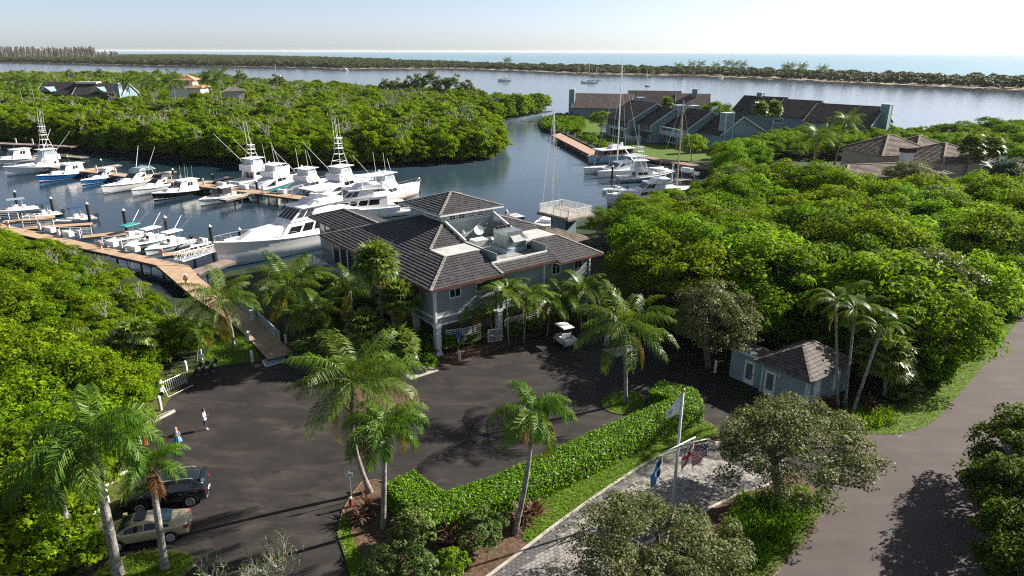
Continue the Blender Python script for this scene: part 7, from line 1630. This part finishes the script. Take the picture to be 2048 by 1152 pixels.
    MB().box(.0, .03, -.26, .26, .56, .68).build('licence_plate', M_TRIM, t)
    MB().box(.03, .16, -W / 2 * .74, W / 2 * .74, .28, .40).build('rear_bumper', roofline['bumper'], t)
    if extra: extra(t, at)
    return t
M_GOLD = pm('gold_paint', (0.46, 0.39, 0.26), 0.3, .04, 1, metal=.35, coat=.8); M_BLACKP = pm('black_paint', (0.008, 0.014, 0.016), 0.12, .04, 1, coat=1.0)
ha = math.radians(197)
pr = P(340, 1084); pf = P(236, 1104); c = (pr + pf) / 2; nrm = Vector((-math.sin(ha), math.cos(ha), 0)); ctr = c - nrm * .9
car('sedan', 'gold sedan with sunroof parked beside the black SUV', ctr.xy, ha, 4.85, 1.83,
    [(0, .86, .90, .72, .55), (.12, .98, 1.06, .84, .62), (.75, 1.0, 1.10, .90, .64), (1.45, .99, 1.36, .915, .60), (1.95, .98, 1.45, .915, .59), (2.75, .97, 1.47, .915, .60), (3.1, .96, 1.38, .915, .62), (3.75, .95, 1.04, .91, .70), (4.4, .80, .88, .87, .62), (4.75, .66, .72, .78, .5), (4.85, .55, .58, .66, .4)],
    M_GOLD, (1.0, 3.78), .33, {'side': [(.98, 1.5, .2, .8), (1.55, 2.3, .12, .95), (2.36, 3.35, .12, .93)], 'front': (3.08, 3.72, .93, 1.02), 'rear': (.95, 1.66, 1.0, .92)}, {'handles': (1.6, 2.6), 'bumper': M_GOLD}, sun=(2.25, 2.85, 1.505))
pr = P(383, 1017); pf = P(276, 1023); c = (pr + pf) / 2; hb = math.radians(195); nrm = Vector((-math.sin(hb), math.cos(hb), 0)); ctr = c - nrm * .92
def suv_extra(t, at):
    for s in (-1, 1):
        MB().path([(.7, s * .66, 1.78), (.9, s * .68, 1.86), (2.6, s * .68, 1.87), (2.9, s * .66, 1.80)], .028, 6).build('roof_rail', M_ALU, t)
    MB().tube((-.12, 0, .38), (.05, 0, .38), .035, .035, 6).ball((-.14, 0, .42), .04).build('tow_hitch', M_BCANV, t); MB().box(.0, .3, -.6, .6, 1.7, 1.74).build('spoiler', M_BLACKP, t)
car('suv', 'black SUV with silver roof rails parked beside the thicket', ctr.xy, hb, 5.0, 1.92,
    [(0, 1.0, 1.08, .78, .58), (.1, 1.12, 1.35, .88, .62), (.45, 1.14, 1.70, .94, .66), (1.2, 1.12, 1.78, .96, .67), (2.2, 1.10, 1.78, .96, .67), (3.0, 1.08, 1.68, .96, .67), (3.75, 1.06, 1.20, .955, .74), (4.5, .98, 1.08, .92, .66), (4.9, .80, .88, .84, .5), (5.0, .6, .66, .74, .4)],
    M_BLACKP, (.98, 3.85), .38, {'side': [(.4, 1.05, .15, .85), (1.15, 2.1, .1, .92), (2.18, 3.3, .1, .9)], 'front': (2.98, 3.72, .95, 1.0), 'rear': (.1, .42, 1.0, .95)}, {'handles': (1.4, 2.5), 'bumper': M_ALU}, extra=suv_extra)
# golf cart
gc = thing('golf_cart', 'white golf cart parked in the shade before the clubhouse', 'golf cart', P(1128, 688, 0.012), math.radians(118))
MB().box(-1.2, 1.1, -.58, .58, .28, .5).build('chassis', pm('cart_body', (.55, .58, .58), .4), gc); MB().loft([[(.7, -.55, .5), (.7, .55, .5), (.7, .5, .95), (.7, -.5, .95)], [(1.15, -.5, .4), (1.15, .5, .4), (1.1, .4, .7), (1.1, -.4, .7)]]).build('cowl', pm('cart_body', (.5, .5, .5)), gc)
MB().box(-.35, .15, -.52, .52, .5, .85).box(-.42, -.3, -.52, .52, .85, 1.25).build('seat', M_GELW, gc); MB().box(-1.5, -.45, -.6, .6, .62, .72).box(-1.52, -1.45, -.6, .6, .72, .98).box(-1.5, -.45, -.62, -.56, .72, .98).box(-1.5, -.45, .56, .62, .72, .98).build('cargo_bed', M_GELW, gc)
pole_each(gc, 'roof_post', [((x, s * .52, .5), (x * .9, s * .55, 1.92)) for x in (-.42, .8) for s in (-1, 1)], .025, M_BCANV); MB().loft([[(-.85, -.62, 1.92), (-.85, .62, 1.92), (-.8, .55, 2.0), (-.8, -.55, 2.0)], [(.9, -.62, 1.92), (.9, .62, 1.92), (.85, .55, 2.0), (.85, -.55, 2.0)]]).build('roof', M_GEL, gc)
for x in (-.95, .78):
    for s in (-1, 1): w = MB().tube((x, s * .42, .22), (x, s * .6, .22), .23, .23, 14).build('wheel', pm('tyre', (.015, .015, .016)), gc); MB().tube((x, s * .6, .22), (x, s * .615, .22), .12, .12, 10).build('rim', M_ALU, w)
MB().path([(.62, -.25, .85), (.45, -.25, 1.05)], .02, 5).path([(.45 + .0 * math.cos(a), -.25 + .17 * math.cos(a), 1.05 + .17 * math.sin(a)) for a in (6.283 * k / 12 for k in range(13))], .018, 5).build('steering_wheel', M_BCANV, gc)
# golf bags on push carts
for k, (px, py) in enumerate(((398, 750), (412, 748), (428, 744))):
    t = thing('golf_push_cart', ('leftmost', 'middle', 'rightmost')[k] + ' black golf push cart with bag beside the lot', 'golf cart', P(px, py, .012), math.radians(20 + 6 * k))
    MB().tube((-.25, 0, .3), (.35, 0, 1.15), .16, .17, 10).build('bag', pm('bag_black', (.012, .012, .014), .6), t); MB().box(-.02, .22, -.2, -.165, .62, .85).build('bag_patch', M_TRIM, t)
    pole_each(t, 'club', [((.3, y, 1.05), (.45, y * 1.4, 1.32)) for y in (-.08, 0, .08)], .018, M_ALU); poles(t, 'frame', [((-.3, 0, .2), (.55, 0, 1.2)), ((-.05, -.38, .2), (.1, 0, .6)), ((-.05, .38, .2), (.1, 0, .6)), ((.55, -.2, 1.2), (.55, .2, 1.2))], .02, M_BCANV)
    for s in (-1, 1):
        pts = [(-.05 + .24 * math.cos(a), s * .4, .25 + .24 * math.sin(a)) for a in (6.283 * q / 14 for q in range(15))]; w = MB().path(pts, .03, 5).build('wheel', pm('tyre', (.015, .015, .016)), t); mb = MB(); [mb.bar((-.05, s * .4, .25), pts[q], .015) for q in range(0, 14, 3)]; mb.build('spokes', M_ALU, w)
# ------------------------------------------------------------------ people
M_SKIN = pm('skin', (.45, .25, .17), .6, .06, 3); M_SKIN2 = pm('skin_tan', (.16, .085, .055), .6, .06, 3)
def limb(mb, pts, rs): 
    for a, b, r0, r1 in zip(pts, pts[1:], rs, rs[1:]): mb.tube(a, b, r0, r1, 10); mb.ball(b, r1 * 1.0, 10, 6)
    mb.ball(pts[0], rs[0], 10, 6)
def remesh(o, v, it=4):
    m = o.modifiers.new('skin', 'REMESH'); m.mode = 'VOXEL'; m.voxel_size = v; s = o.modifiers.new('relax', 'SMOOTH'); s.iterations = it; s.factor = .5
    me = o.data; me.polygons.foreach_set('use_smooth', [True] * len(me.polygons)); m.use_smooth_shade = True
def hand(mb, w, d, side):
    w, d = Vector(w), Vector(d).normalized(); x = d.cross(Vector((0, 0, 1))).normalized() if abs(d.z) < .95 else Vector((1, 0, 0)); n = x.cross(d)
    mb.loft([[w + x * a * .03 + n * b * .014 for a, b in ((-1, -1), (1, -1), (1, 1), (-1, 1))], [w + d * .09 + x * a * .042 + n * b * .013 for a, b in ((-1, -1), (1, -1), (1, 1), (-1, 1))]])
    for k, l in enumerate((.062, .075, .07, .055)):
        b = w + d * .085 + x * (.031 - .021 * k); m = b + d * l * .55 - n * .008; limb(mb, [b, m, m + (d * .7 - n * .6).normalized() * l * .5], [.0095, .009, .0075])
    b = w + d * .03 + x * .034 * side; limb(mb, [b, b + (d * .5 + x * side * .6 - n * .3).normalized() * .04, b + (d * .8 + x * side * .3 - n * .4).normalized() * .07], [.012, .011, .009])
def person(label, loc, face, sex):
    t = thing('person', label, 'person', loc, face); b = MB(); F = sex == 'f'; hs_ = .155 if F else .185; sk = M_SKIN if F else M_SKIN2
    hip = .92; sh = 1.36 if F else 1.45; k = .95 if F else 1.0
    b.loft([[(r * math.cos(a), q * math.sin(a) + y, z) for a in (6.283 * j / 14 for j in range(14))] for z, r, q, y in ((.86, .15, .10, 0), (.98, .165, .11, 0), (1.1, .13, .095, 0), (1.25, .15 if F else .165, .105, .01), (sh, .14 if F else .17, .085, 0), (sh + .05, .07, .06, 0))])
    limb(b, [(0, 0, sh), (0, .015, sh + .1)], [.06, .052]); hz = sh + .21
    b.ball((0, .03, hz), .105, 14, 10, (.78, .95, 1.1)); b.ball((0, .06, hz - .06), .07, 12, 8, (.8, .9, .9)); b.add([(-.012, .12, hz + .01), (.012, .12, hz + .01), (.02, .118, hz - .035), (-.02, .118, hz - .035), (0, .15, hz - .03)], [(0, 1, 4), (1, 2, 4), (2, 3, 4), (3, 0, 4)])
    for s in (-1, 1):
        b.ball((s * .083, .02, hz - .01), .028, 8, 6, (.35, .8, 1.1))
        foot = (s * .10, .02 + .05 * s * (0 if F else 1), .08); limb(b, [(s * .085, 0, .9), (s * .095, .02, .5), (foot[0], foot[1] - .02, .09)], [.085, .055, .036]); limb(b, [(foot[0], foot[1] - .05, .05), (foot[0] + s * .02, foot[1] + .15, .035)], [.04, .03])
        S_ = (s * hs_, -.01, sh - .03)
        if F: el = (s * .235, .03, 1.1); wr = (s * -.02, .19, 1.12 + .03 * s); 
        else: el = (s * .25, .02, 1.14); wr = (s * .05, .25, 1.2)
        limb(b, [S_, el, wr], [.047, .038, .026]); hand(b, wr, (Vector(wr) - Vector(el)) + Vector((0, .05, .02)), -s)
    remesh(b.build('body', sk, t), .0095, 3)
    for s in (-1, 1): MB().ball((s * .034, .118, hz + .012), .012, 8, 6).build('eye', M_TRIM, t)
    MB().add([(-.025, .128, hz - .065), (.025, .128, hz - .065), (.018, .13, hz - .078), (-.018, .13, hz - .078)], [(0, 1, 2, 3)]).build('mouth', pm('lips', (.35, .1, .09), .5), t)
    h = MB(); h.ball((0, .005, hz + .025), .118, 14, 10, (.8, .92, 1.02))
    if F: h.ball((0, -.05, hz - .08), .1, 12, 8, (.95, .6, 1.5))
    h.build('hair', pm('blond_hair', (.42, .28, .13), .6) if F else pm('dark_hair', (.015, .011, .009), .6), t, True)
    if F:
        d = MB(); d.loft([[(r * math.cos(a), q * math.sin(a), z) for a in (6.283 * j / 24 for j in range(24))] for z, r, q in ((1.0, .155, .125), (1.08, .145, .118), (1.2, .165, .13), (1.32, .15, .12), (1.385, .1, .085))]); d.build('bodice', pm('bodice', (.42, .5, .72), .8, .3, 25), t, True)
        rg = lambda z, r, w: [((r + w * math.cos(9 * a)) * math.cos(a), (r + w * math.cos(9 * a)) * .8 * math.sin(a), z) for a in (6.283 * j / 54 for j in range(54))]
        MB().loft([rg(1.03, .15, 0), rg(.9, .2, .01), rg(.72, .25, .02), rg(.55, .29, .03)], cap=False).build('skirt', pm('skirt_blue', (.16, .40, .72), .8), t, True)
        sh_m = pm('sandal', (.35, .2, .12), .7)
    else:
        d = MB(); d.loft([[(r * math.cos(a), q * math.sin(a), z) for a in (6.283 * j / 18 for j in range(18))] for z, r, q in ((.84, .20, .15), (1.0, .19, .14), (1.25, .19, .135), (1.4, .19, .115), (1.49, .08, .075))])
        for s in (-1, 1): limb(d, [(s * .17, -.01, 1.42), (s * .245, .015, 1.2)], [.075, .07])
        remesh(d.build('shirt', pm('white_shirt', (.72, .74, .8), .85, .05, 6), t), .016, 5)
        d = MB(); d.loft([[(r * math.cos(a), q * math.sin(a), z) for a in (6.283 * j / 16 for j in range(16))] for z, r, q in ((.78, .185, .135), (.92, .185, .135))])
        for s in (-1, 1): limb(d, [(s * .09, 0, .86), (s * .1, .02, .56)], [.105, .098])
        remesh(d.build('shorts', pm('navy_shorts', (.015, .022, .06), .85), t), .016, 5); sh_m = pm('white_shoe', (.7, .7, .7), .6)
    for s in (-1, 1): y = .02 + .05 * s * (0 if F else 1); MB().loft([[(s * .1 + a * w, y + l, z) for a, z in ((-1, 0), (1, 0), (.8, hh), (-.8, hh))] for l, w, hh in ((-.11, .035, .09), (0, .045, .1), (.1, .05, .07), (.17, .035, .04))]).build('shoe', sh_m, t)
    return t
person('man in white T-shirt and navy shorts looking down at his hands', P(412, 859, .012), math.radians(-80), 'm')
person('woman in a blue sleeveless dress with folded arms', P(358, 896, .012), math.radians(190), 'f')
# ------------------------------------------------------------------ flagpole
fp = thing('flagpole', 'white flagpole with yardarm and gold ball on the paved plaza', 'flagpole', (10.14, 36.1, .1))
TZ = 7.85
MB().tube((0, 0, 0), (0, 0, TZ), .11, .065, 14).tube((0, 0, 0), (0, 0, .12), .25, .2, 14).build('pole', pm('pole_paint', (.62, .68, .72), .35), fp, True)
MB().ball((0, 0, TZ + .2), .12, 14, 10).tube((0, 0, TZ), (0, 0, TZ + .12), .05, .03, 8).build('finial', pm('gold_ball', (.55, .26, .08), .3, metal=.6), fp, True)
yz = PH(1355, 889, 36.1) - .1; yl = P(1317, 906, yz + .1) - Vector((10.14, 36.1, .1)); yr = P(1384, 873, yz + .1) - Vector((10.14, 36.1, .1)); gf = P(1417, 884, yz + .1) - Vector((10.14, 36.1, .1)); yl.z = yr.z = yz; gf.z = yz + .25
yc = Vector((0, -.09, yz)); yl.z = yz; ydir = (yr - yl).normalized()
MB().tube(yc - ydir * 1.55, yc + ydir * 1.55, .045, .045, 10).build('yardarm', M_TRIM, fp, True); MB().tube((0, 0, yz - .1), gf, .05, .035, 10).build('gaff', pm('pole_paint', (.6, .6, .6)), fp, True)
YL, YR = yc - ydir * 1.5, yc + ydir * 1.5
poles(fp, 'halyard', [((-.1, -.05, .9), (-.08, -.03, TZ - .1)), (tuple(YL), (YL.x * .6, YL.y * .6, .9)), (tuple(YR), (YR.x * .6, YR.y * .6, .9)), (tuple(gf), (.3, .0, .9))], .012, M_TRIM, 4)
def flag(name, label, top, hoist, fly, az, droop, colour, nx=14, nz=10, seed=1, taper=0.0, wave=.06):
    """cloth hanging from a point: hoist runs down, the fly falls off with droop."""
    mats = []; idx = {}; vs = []; fs = []; mi = []; d = Vector((math.cos(az), math.sin(az), 0)); n = Vector((-d.y, d.x, 0))
    for i in range(nx + 1):
        u = i / nx; hx = fly * (u * math.cos(droop)); dz = -fly * u * math.sin(droop) * (.6 + .4 * u)
        for j in range(nz + 1):
            v = j / nz; hh = hoist * (1 - taper * u); p = Vector(top) + d * hx * (1 - .15 * v * droop) + Vector((0, 0, dz - hh * v - hoist * taper * u * .5)) + n * wave * math.sin(u * 9 + v * 2.2 + seed) * u ** .5; vs.append(tuple(p))
    me = bpy.data.meshes.new('cloth')
    for i in range(nx):
        for j in range(nz):
            a = i * (nz + 1) + j; fs.append((a, a + nz + 1, a + nz + 2, a + 1)); m = colour((i + .5) / nx, (j + .5) / nz)
            if m.name not in idx: idx[m.name] = len(mats); mats.append(m)
            mi.append(idx[m.name])
    me.from_pydata(vs, [], fs); [me.materials.append(m) for m in mats]; me.polygons.foreach_set('material_index', mi); me.polygons.foreach_set('use_smooth', [True] * len(fs)); me.update()
    o = link(name, me); o.location = fp.location; tag(o, label, 'flag'); s = o.modifiers.new('cloth', 'SOLIDIFY'); s.thickness = .008; return o
FW, FRD, FBL, FNV, FLB = pm('flag_white', (.78, .78, .80), .8), pm('flag_red', (.62, .02, .02), .8), pm('flag_blue', (.02, .04, .16), .8), pm('flag_navy', (.02, .03, .07), .8), pm('flag_sky', (.06, .32, .62), .8)
def usf(u, v):
    if u < .42 and v < .54: return FW if (int(u * 24) + int(v * 18)) % 4 == 0 else FBL
    return FRD if int(v * 9) % 2 == 0 else FW
def flo(u, v):
    if abs(u - v) < .13 or abs(u - (1 - v)) < .13: return FRD
    return FW
flag('burgee', 'white club burgee with a small dark mark at the flagpole top', (-.1, 0, TZ - .15), 1.15, 1.15, math.radians(205), .55, lambda u, v: FNV if abs((u - .72) - (v - .5) * .5) < .04 and .3 < v < .75 or abs((u - .78) + (v - .45) * .6) < .035 and .3 < v < .6 else FW, 30, 24, taper=.55)
flag('flag', 'blue flag hanging limp from the left end of the yardarm', tuple(YL - Vector((0, 0, .25))), 1.25, 1.35, math.radians(195), 1.1, lambda u, v: (FW if abs(v - .5) < .06 and u < .6 else (FBL if u < .35 else FLB)), wave=.1)
flag('flag', 'white flag with a red diagonal cross at the right end of the yardarm', tuple(YR - Vector((0, 0, .2))), 1.0, 1.45, math.radians(200), 1.0, flo, 30, 24, wave=.1)
flag('flag', 'striped flag with starred blue corner on the gaff', tuple(gf - Vector((0, 0, .25))), .95, 1.3, math.radians(200), .62, usf, 32, 26, wave=.12)
flag('pennant', 'small pink and white streamer above the striped flag', tuple(gf - Vector((0, 0, .02))), .22, .45, math.radians(-20), .3, lambda u, v: FRD if int(v * 3) % 2 else FW, 10, 6)
# ------------------------------------------------------------------ small things on the ground
def text(body, size, mat, parent, loc, rot):
    c = bpy.data.curves.new('lettering', 'FONT'); c.body = body; c.size = size; c.extrude = .003; c.align_x = 'CENTER'; c.align_y = 'CENTER'; c.materials.append(mat); tmp = bpy.data.objects.new('lettering', c); me = bpy.data.meshes.new_from_object(tmp); bpy.data.objects.remove(tmp); o = link('lettering', me, parent); o.location = loc; o.rotation_euler = rot; return o
b = P(704, 1001, .06); sg = thing('post_sign', 'small white sign on a thin post at the tip of the mulch bed', 'sign', b, math.radians(8)); hgt = PH(700, 942, b.y) - .06
MB().bar((0, 0, 0), (-.06, 0, hgt), .05).build('post', pm('sign_post', (.4, .38, .34), .6), sg); MB().box(-.29, .18, -.05, -.03, hgt - .42, hgt - .12).build('panel', M_TRIM, sg)
text('US', .24, M_NAVY, sg, (-.055, -.058, hgt - .27), (math.pi / 2, 0, 0))
hy = thing('red_standpipe', 'red standpipe with black cap at the bed tip', 'standpipe', P(702, 1013, .06), 0); MB().tube((0, 0, 0), (0, 0, .62), .1, .1, 12).build('sleeve', pm('standpipe_red', (.42, .015, .02), .35), hy); MB().tube((0, 0, .62), (0, 0, .70), .12, .11, 12).build('collar', M_TRIM, hy); MB().tube((-.02, 0, .7), (-.06, 0, 1.02), .06, .06, 8).box(-.22, .06, -.05, .05, 1.0, 1.1).build('valve', M_BCANV, hy)
b = P(1213, 690, .012); s2 = thing('panel_sign', 'tall pale panel sign with a dark oval near the far drive', 'sign', b, math.radians(25)); MB().box(-.25, .25, -.04, .04, .5, 2.35).build('panel', pm('sign_blue_white', (.50, .60, .75), .5), s2)
MB().path([(.11 * math.cos(a), -.055, 1.85 + .22 * math.sin(a)) for a in (6.283 * k / 20 for k in range(21))], .03, 6).build('emblem', M_NAVY, s2); [MB().box(x, x + .08, -.03, .03, 0, .5).build('post', M_TRIM, s2) for x in (-.22, .14)]
b = P(408, 742, .03); s3 = thing('post_sign', 'white rectangular notice on a post behind the golf push carts', 'sign', b, 0); h3 = PH(407, 700, b.y); MB().bar((0, 0, 0), (0, 0, h3), .09).build('post', M_TRIM, s3); MB().box(-.24, .24, -.07, -.05, h3 - .75, h3 - .4).build('panel', M_TRIM, s3)
b = P(955, 690, .02); s4 = thing('wall_sign', 'small blue sign on the corner lattice screen', 'sign', Vector((*CL(3.0, .72), 0)), CA); MB().box(-.02, .5, -.03, 0, 1.35, 1.85).build('panel', pm('accessible_blue', (.02, .14, .5), .4), s4); MB().box(.2, .26, .0, .05, 0, 1.4).build('post', M_TRIM, s4)
def bollard(px, py, label, h=1.0, r=.13, wood=False, z=.03, group=None):
    t = thing('bollard', label, 'bollard', P(px, py, z), 0, group); MB().tube((0, 0, 0), (0, 0, h - .12), r, r, 12).build('post', pm('bollard_white', (.66, .62, .62), .6, .1, 3), t); MB().tube((0, 0, h - .12), (0, 0, h), r * 1.08, r * .5, 12).build('cap', M_TRIM, t)
bollard(505, 724, 'white bollard light left of the ramp foot', 1.15); bollard(573, 690, 'white bollard light right of the ramp foot', 1.15); bollard(919, 720, 'white bollard in the dark planting at the clubhouse corner', 1.0); bollard(373, 742, 'white bollard behind the metal barrier', 1.0)
bollard(322, 820, 'white post beside the stacked timbers', 1.25); bollard(281, 896, 'white post in the thicket edge above the SUV', 1.1); bollard(215, 1005, 'short thick white post left of the SUV', 1.1, .14); bollard(1430, 745, 'pale post beneath the tall grey oak', 1.2)
bb = thing('lamp_box', 'white box post with pitched cap beside the ramp', 'bollard', P(497, 682, DZ), .3); MB().box(-.13, .13, -.13, .13, 0, .95).build('post', M_BTRIM, bb); MB().tube((0, 0, .95), (0, 0, 1.12), .26, .05, 4).build('cap', M_TRIM, bb)
ba = thing('metal_barrier', 'leaning grey metal crowd barrier at the lot edge', 'barrier', P(352, 778, .03), math.radians(62)); mb = MB()
MB().path([(-1.1, 0, 0), (-1.1, .1, 1.05), (1.1, .1, 1.05), (1.1, 0, 0)], .025, 6).bar((-1.1, .02, .2), (1.1, .02, .2), .03).build('frame', M_ALU, ba)
for k in range(11): mb.bar((-.95 + k * .19, .02, .2), (-.95 + k * .19, .1, 1.05), .03, .06)
mb.build('bars', M_ALU, ba); MB().path([(-1.1, .1, 1.0), (-1.25, -.75, .05), (1.1, -.75, .05)], .02, 5).build('foot', M_ALU, ba)
pp = thing('culvert_pipe', 'pale pipe sticking out of the thicket above the white post', 'pipe', P(325, 800, .03), math.radians(-62)); rg = lambda x, z: [(x, .19 * math.cos(a), z + .19 * math.sin(a)) for a in (6.283 * k / 16 for k in range(16))]
MB().loft([rg(-1.6, 1.0), rg(0, .55)], cap=False).build('pipe', pm('pipe_grey', (.42, .38, .38), .8, .2, 3), pp, True); MB().quad(*[(x - .03, y * .98, z) for x, y, z in rg(0, .55)]).build('mouth', M_SHADE, pp)
for k in range(3):
    a = P(314 + k * 7, 838 - k * 2, .03); t = thing('timber', ('leftmost', 'middle', 'rightmost')[k] + ' pale timber of three stacked at the lot edge', 'timber', a, math.radians(62)); MB().loft([[(x, y, z) for y, z in ((-.1, 0), (.1, 0), (.085, .18), (-.085, .18))] for x in (-.95, .95)]).build('beam', pm('timber_pale', (.45, .41, .37), .85, .15, 3), t)
for k, (px, py, an) in enumerate(((230, 955, 55), (182, 1030, 52), (163, 1085, 48), (206, 975, 60))):
    t = thing('wheel_stop', ('concrete wheel stop behind the queen palms', 'concrete wheel stop in front of the black SUV', 'concrete wheel stop in front of the gold sedan', 'second concrete wheel stop behind the queen palms')[k], 'wheel stop', P(px, py, .03), math.radians(an)); MB().loft([[(x, y, z) for y, z in ((-.09, 0), (.09, 0), (.06, .13), (-.06, .13))] for x in (-.85, .85)]).build('block', pm('stop_white', (.55, .52, .5), .8, .15, 3), t)
# orange cone in the thicket edge
cn = thing('traffic_cone', 'orange traffic cone half hidden by the palm frond', 'cone', P(292, 890, .03)); MB().tube((0, 0, .03), (0, 0, .7), .16, .03, 14).build('cone', pm('cone_orange', (.6, .12, .02), .5), cn); MB().box(-.2, .2, -.2, .2, 0, .04).build('base', M_BCANV, cn)
# ------------------------------------------------------------------ sea haze: one closed box of thin even air round everything
hz = MB().box(-100000, 100000, -600, 100000, -4.5, 48).build('haze', None)
hm = bpy.data.materials.new('haze_air'); hm.use_nodes = True; _n = hm.node_tree; _n.nodes.remove(_n.nodes['Principled BSDF'])
_v = _n.nodes.new('ShaderNodeVolumePrincipled'); _v.inputs['Color'].default_value = (0.92, 0.95, 1.0, 1); _v.inputs['Density'].default_value = 0.00003; _v.inputs['Anisotropy'].default_value = 0.2
_n.links.new(_v.outputs[0], _n.nodes['Material Output'].inputs['Volume'])
hz.data.materials.append(hm); hz['kind'] = 'stuff'; hz['label'] = 'thin pale sea haze over the lagoon'; hz['category'] = 'haze'
